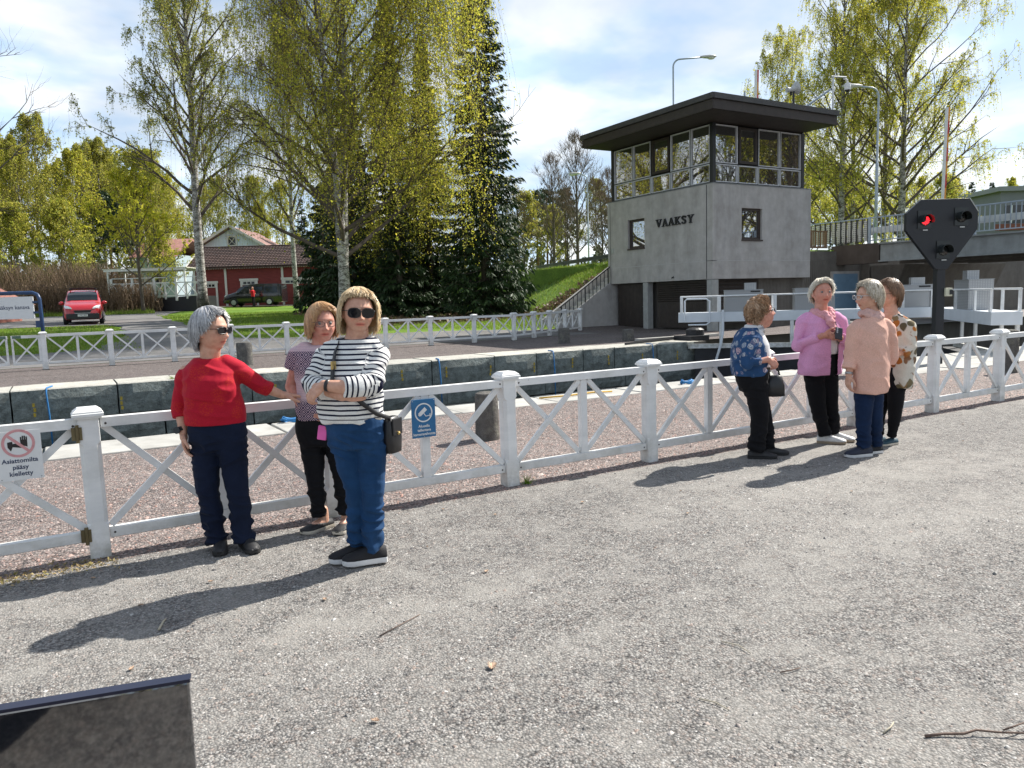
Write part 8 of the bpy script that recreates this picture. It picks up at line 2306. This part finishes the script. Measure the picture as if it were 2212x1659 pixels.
trousers(p7, BLACKTROU, [(.78, .05, 0, .16, .115, .12), (.70, .05, 0, .165, .12, .135), (.62, .045, 0, .155, .105, .115), (.56, .04, 0, .135, .09, .095)], -80,
    [([(.035, -.07, .60), (.037, -.06, .45), (.040, -.04, .28), (.036, -.02, .16), (.032, 0, .075)], [.085, .076, .060, .050, .042]), ([(.01, .09, .60), (-.02, .09, .45), (-.05, .09, .28), (-.045, .095, .16), (-.035, .10, .075)], [.085, .076, .060, .050, .042])], .0085, 'leggings', 8.0, .004)
TEAL = simple('teal_shoe', (.012, .05, .075), .6, 0, .15, 20)
shoe(p7, (.035, 0, 0), -66, .25, TEAL, SOLEC, 'slip_on_shoe', .06, .02, .043, True); shoe(p7, (-.035, .10, 0), -60, .25, TEAL, SOLEC, 'slip_on_shoe', .06, .02, .043, True)
HBR = M_hair('brown_hair', [(.09, .045, .022), (.16, .085, .042), (.22, .125, .065), (.12, .062, .03), (.28, .165, .09)])
hair(p7, H7, HBR, [(0, 54), (32, 58), (55, 76), (75, 94), (92, 98), (115, 118), (150, 132), (180, 134)], rad=(.091, .112, .132), n=1400, width=.0052, wave=.09, lift=.05, jitter=.016, seed=27)
glasses(p7, H7, FRAMEB, DARKLENS, .030, .021, .108, .008, .0026, .08, 'sunglasses')
nn = [V3(0, -.3, 1).normalized()] * 4; strap_mesh([V3(.02, -.085, 1.29), V3(.05, -.105, 1.272), V3(.085, -.125, 1.235), V3(.10, -.135, 1.19)], .028, .006, nn).build('bag_strap', LEATHER, p7, True)

# =========================== man far off by the black van
pm = thing('person', 'bald man in a red shirt and dark trousers standing beside the black van', 'person', (14.55, 68.0, Tz(14.55, 68.0) + .02), R2)
Hm = Head((0, 0, 1.60), -70, 5, 0, 1.0)
mb = MB(); head_shape(mb, Hm); mb.limb([V3(.0, .02, 1.40), Hm.P(0, -.02, -.05)], [.065, .055], 10)
for pts, hd in (([V3(-.05, -.18, 1.38), V3(-.16, -.22, 1.18), V3(-.20, -.10, 1.38)], (-.1, .2, 1)), ([V3(.06, .18, 1.38), V3(.12, .22, 1.1), V3(.02, .16, .95)], (-.6, -.2, -.5))):
    mb.limb(pts, [.048, .042, .03], 10); hand(mb, pts[-1], hd, (0, 1, 0), (-1, 0, 0))
mb.limb([V3(0, 0, 1.35), V3(0, 0, 1.0)], [.07, .07], 10)
me = remesh(mb, .011, 2); color_attr(me, 'tint', np.ones((len(me.vertices), 3))); put('body', me, SKIN_RED, pm)
top(pm, 'red_shirt', M_cloth('red_shirt', (.50, .02, .03), .8)[0], [(.88, .01, 0, .17, .14, .13), (1.0, .01, 0, .175, .16, .13), (1.2, .0, 0, .185, .14, .13), (1.36, 0, 0, .18, .11, .11), (1.43, 0, .01, .10, .08, .08)], -70, [([(-.02, -.15, 1.38), (-.06, -.19, 1.34), (-.12, -.21, 1.22)], [.07, .075, .065]), ([(.03, .15, 1.38), (.06, .19, 1.34), (.10, .21, 1.2)], [.07, .075, .065])], .012, 1.0, .008)
trousers(pm, BLACKTROU, [(.93, .01, 0, .165, .13, .13), (.80, .01, 0, .175, .12, .14), (.72, .01, 0, .16, .11, .12)], -70, [([(.02, -.09, .80), (.03, -.10, .45), (.02, -.10, .06)], [.095, .075, .062]), ([(.02, .09, .80), (.06, .09, .45), (.10, .09, .06)], [.095, .075, .062])], .013, 'trousers', 2.0)
shoe(pm, (.02, -.10, 0), -70, .28, BLACKSHOE, SOLEB); shoe(pm, (.10, .09, 0), -70, .28, BLACKSHOE, SOLEB)
# ================================================================== SMALL THINGS ON THE GROUND
LEAF1 = simple('dead_leaf', (.42, .29, .2), .8, 0, .25, 60)
def dead_leaf(x, y, s, seed, label, curl=.5):
    r = random.Random(seed); n = 11; m = MB(); a0 = r.uniform(0, 6.28); pts = []
    for k in range(2 * n):
        a = 2 * pi * k / (2 * n); rr = s * (1.0 if k % 2 else .62) * (1 + .25 * cos(a)) * r.uniform(.85, 1.1)
        px, py = rr * cos(a), rr * .75 * sin(a); pts.append(V3(px * cos(a0) - py * sin(a0), px * sin(a0) + py * cos(a0), .006 + curl * s * (abs(py) / s) ** 2 + r.uniform(0, .12) * s))
    m.add([V3(0, 0, .004)] + pts, [(0, k + 1, (k + 1) % (2 * n) + 1) for k in range(2 * n)])
    m.add([V3(0, 0, .002)] + [p - V3(0, 0, .002) for p in pts], [(0, (k + 1) % (2 * n) + 1, k + 1) for k in range(2 * n)])
    m.tube([pts[0] * .9, pts[0] * 1.6 + V3(0, 0, -.002)], .0015, 4)
    o = m.build('dead_leaf', LEAF1, None, loc=(x, y, float(path_z(np.array(x), np.array(y))) + .004)); return tag(o, label, 'leaf', 'dead leaves on the gravel')
dead_leaf(1.463, 2.72, .032, 1, 'pale curled dead leaf alone in the middle of the gravel foreground', .7)
rr_ = random.Random(5)
spots = [(.25, 4.35), (.62, 4.5), (1.9, 4.35), (.15, 3.6), (2.6, 4.7), (1.1, 3.9), (2.0, 3.75), (3.3, 4.6), (4.1, 4.4), (3.7, 3.9), (5.1, 3.6), (7.7, 4.2), (.9, 2.6), (.05, 4.95), (2.35, 5.05), (5.2, 5.15), (8.6, 4.7)]
spots.sort(key=lambda p: (.862 * p[0] - .507 * p[1]) / (.507 * p[0] + .862 * p[1]))
ORDL = ['leftmost'] + [w + ' from the left' for w in ('second', 'third', 'fourth', 'fifth', 'sixth', 'seventh', 'eighth', 'ninth', 'tenth', 'eleventh', 'twelfth', 'thirteenth', 'fourteenth', 'fifteenth', 'sixteenth')] + ['rightmost']
for k, (x, y) in enumerate(spots):
    dead_leaf(x, y, rr_.uniform(.010, .019), 20 + k, 'small tan dead leaf on the grey gravel, %s in the picture' % ORDL[k], .4)
STICK = simple('stick_bark', (.13, .085, .065), .8, 0, .3, 30); STRAW = simple('straw', (.45, .40, .30), .8)
def stick(pts, r, label, mat=STICK, grp=None):
    m = MB(); z = float(path_z(np.array(pts[0][0]), np.array(pts[0][1]))); P = [V3(x, y, z + .006 + h) for x, y, h in pts]; m.tube(P, [r * (1 - .5 * k / len(P)) for k in range(len(P))], 6)
    return m, lambda: tag(m.build('twig', mat, None, True), label, 'twig', grp)
m, fin = stick([(2.47, 1.44, 0), (2.53, 1.41, .003), (2.585, 1.37, .006), (2.63, 1.355, .012), (2.69, 1.305, .008), (2.76, 1.25, .01), (2.84, 1.2, .0)],   .0052, 'crooked reddish twig lying in the lower right corner of the gravel')
m.tube([V3(2.70, 1.30, .014), V3(2.76, 1.285, .02), V3(2.83, 1.28, .016)], [.0035, .003, .002], 5); fin()
for pts, r, lab, mt in (([(2.37, 1.53, 0), (2.42, 1.535, .002), (2.46, 1.55, 0)], .0035, 'short pale twig left of the crooked one', STRAW), ([(2.42, 2.02, 0), (2.47, 2.0, .004), (2.52, 2.0, 0)], .0028, 'thin dark twig in the right foreground', STICK), ([(2.0, 2.05, 0), (2.03, 1.99, .002), (2.035, 1.93, 0)], .0026, 'bent straw in the right foreground', STRAW), ([(2.43, 2.35, 0), (2.46, 2.28, .003), (2.45, 2.2, 0)], .0026, 'curved straw above the thin dark twig', STRAW), ([(1.18, 3.3, 0), (1.32, 3.36, .003), (1.44, 3.42, 0)], .003, 'long thin twig on the gravel below the striped woman', STICK), ([(.30, 3.98, 0), (.33, 4.06, .006), (.345, 4.1, 0)], .006, 'pale peeled stick lying in the long shadow', STRAW), ([(1.75, 1.62, 0), (1.82, 1.6, .002)], .0025, 'tiny twig near the lower middle', STICK)):
    stick(pts, r, lab, mt)[1]()
# green tuft at the foot of a fence post, dry moss by the gate
def tuft(x, y, n, h, label, mat, spread=.03):
    a = rng.uniform(0, 6.28, n); R_ = rng.uniform(0, spread, n); P = np.stack([x + R_ * np.cos(a), y + R_ * np.sin(a), 0 * a], -1)
    ln = rng.normal(0, .5, (n, 2)) * h; hh = h * rng.uniform(.5, 1.1, n); w = .0035; b = rng.uniform(0, 6.28, n); o = np.stack([np.cos(b) * w, np.sin(b) * w, 0 * b], -1)
    V = np.stack([P - o, P + o, P + np.stack([ln[:, 0], ln[:, 1], hh], -1)], 1).reshape(-1, 3)
    tag(obj('grass_tuft', np_mesh('grass_tuft', V, np.arange(n * 3).reshape(-1, 3), mat)), label, 'grass tuft')
tuft(3.27, 5.36, 60, .085, 'small green grass tuft at the foot of the fence post', BLADE)
tuft(7.95, 5.32, 50, .05, 'dry weed at the fence foot right of the talking women', BLADE, .05)
tuft(2.05, 18.1, 60, .10, 'green weed growing on the granite wall top', BLADE, .06)
def s_moss(n):
    X = rng.uniform(-.9, .2, n); Y = 5.25 + rng.normal(0, .07, n); return np.stack([X, Y, 0 * X + .002], -1)
litter('dry_moss', 1500, s_moss, .018, M_leaf('dry_moss', [(.30, .22, .10), (.4, .3, .16), (.22, .2, .06)], .1))

# ================================================================== GLOSSY PANEL IN THE NEAR FOREGROUND
GLOSSP, gnt, gb_ = new_mat('black_gloss_panel')
gb_.inputs['Base Color'].default_value = (.012, .013, .018, 1); gb_.inputs['Roughness'].default_value = .035; gb_.inputs['IOR'].default_value = 2.1
gb_.inputs['Coat Weight'].default_value = .7; gb_.inputs['Coat IOR'].default_value = 1.9; gb_.inputs['Coat Roughness'].default_value = .03
NAVYE = simple('navy_edge', (.012, .014, .035), .35)
P0 = Vector((-.30, .80, 0)); P1 = Vector((.0745, .7132, 0))
d_ = (P1 - P0).normalized(); n_ = Vector((-d_.y, d_.x, 0)); L_ = (P1 - P0).length
gp = thing('gloss_panel', 'black mirror glossy panel with a navy top edge in the bottom left corner', 'panel', (P0.x, P0.y, 0), math.atan2(d_.y, d_.x))
m = MB(); m.box((L_ / 2, .006, .80), (L_, .010, .832)); m.build('panel_face', GLOSSP, gp, bevel=.002)
m = MB(); m.box((L_ / 2, .006, 1.2175), (L_ + .002, .012, .003)); m.build('edge_trim', NAVYE, gp)
for x in (.04, L_ - .06):
    m = MB(); m.box((x, .045, .42), (.03, .03, .84)); m.build('leg', DARKSTEEL, gp)
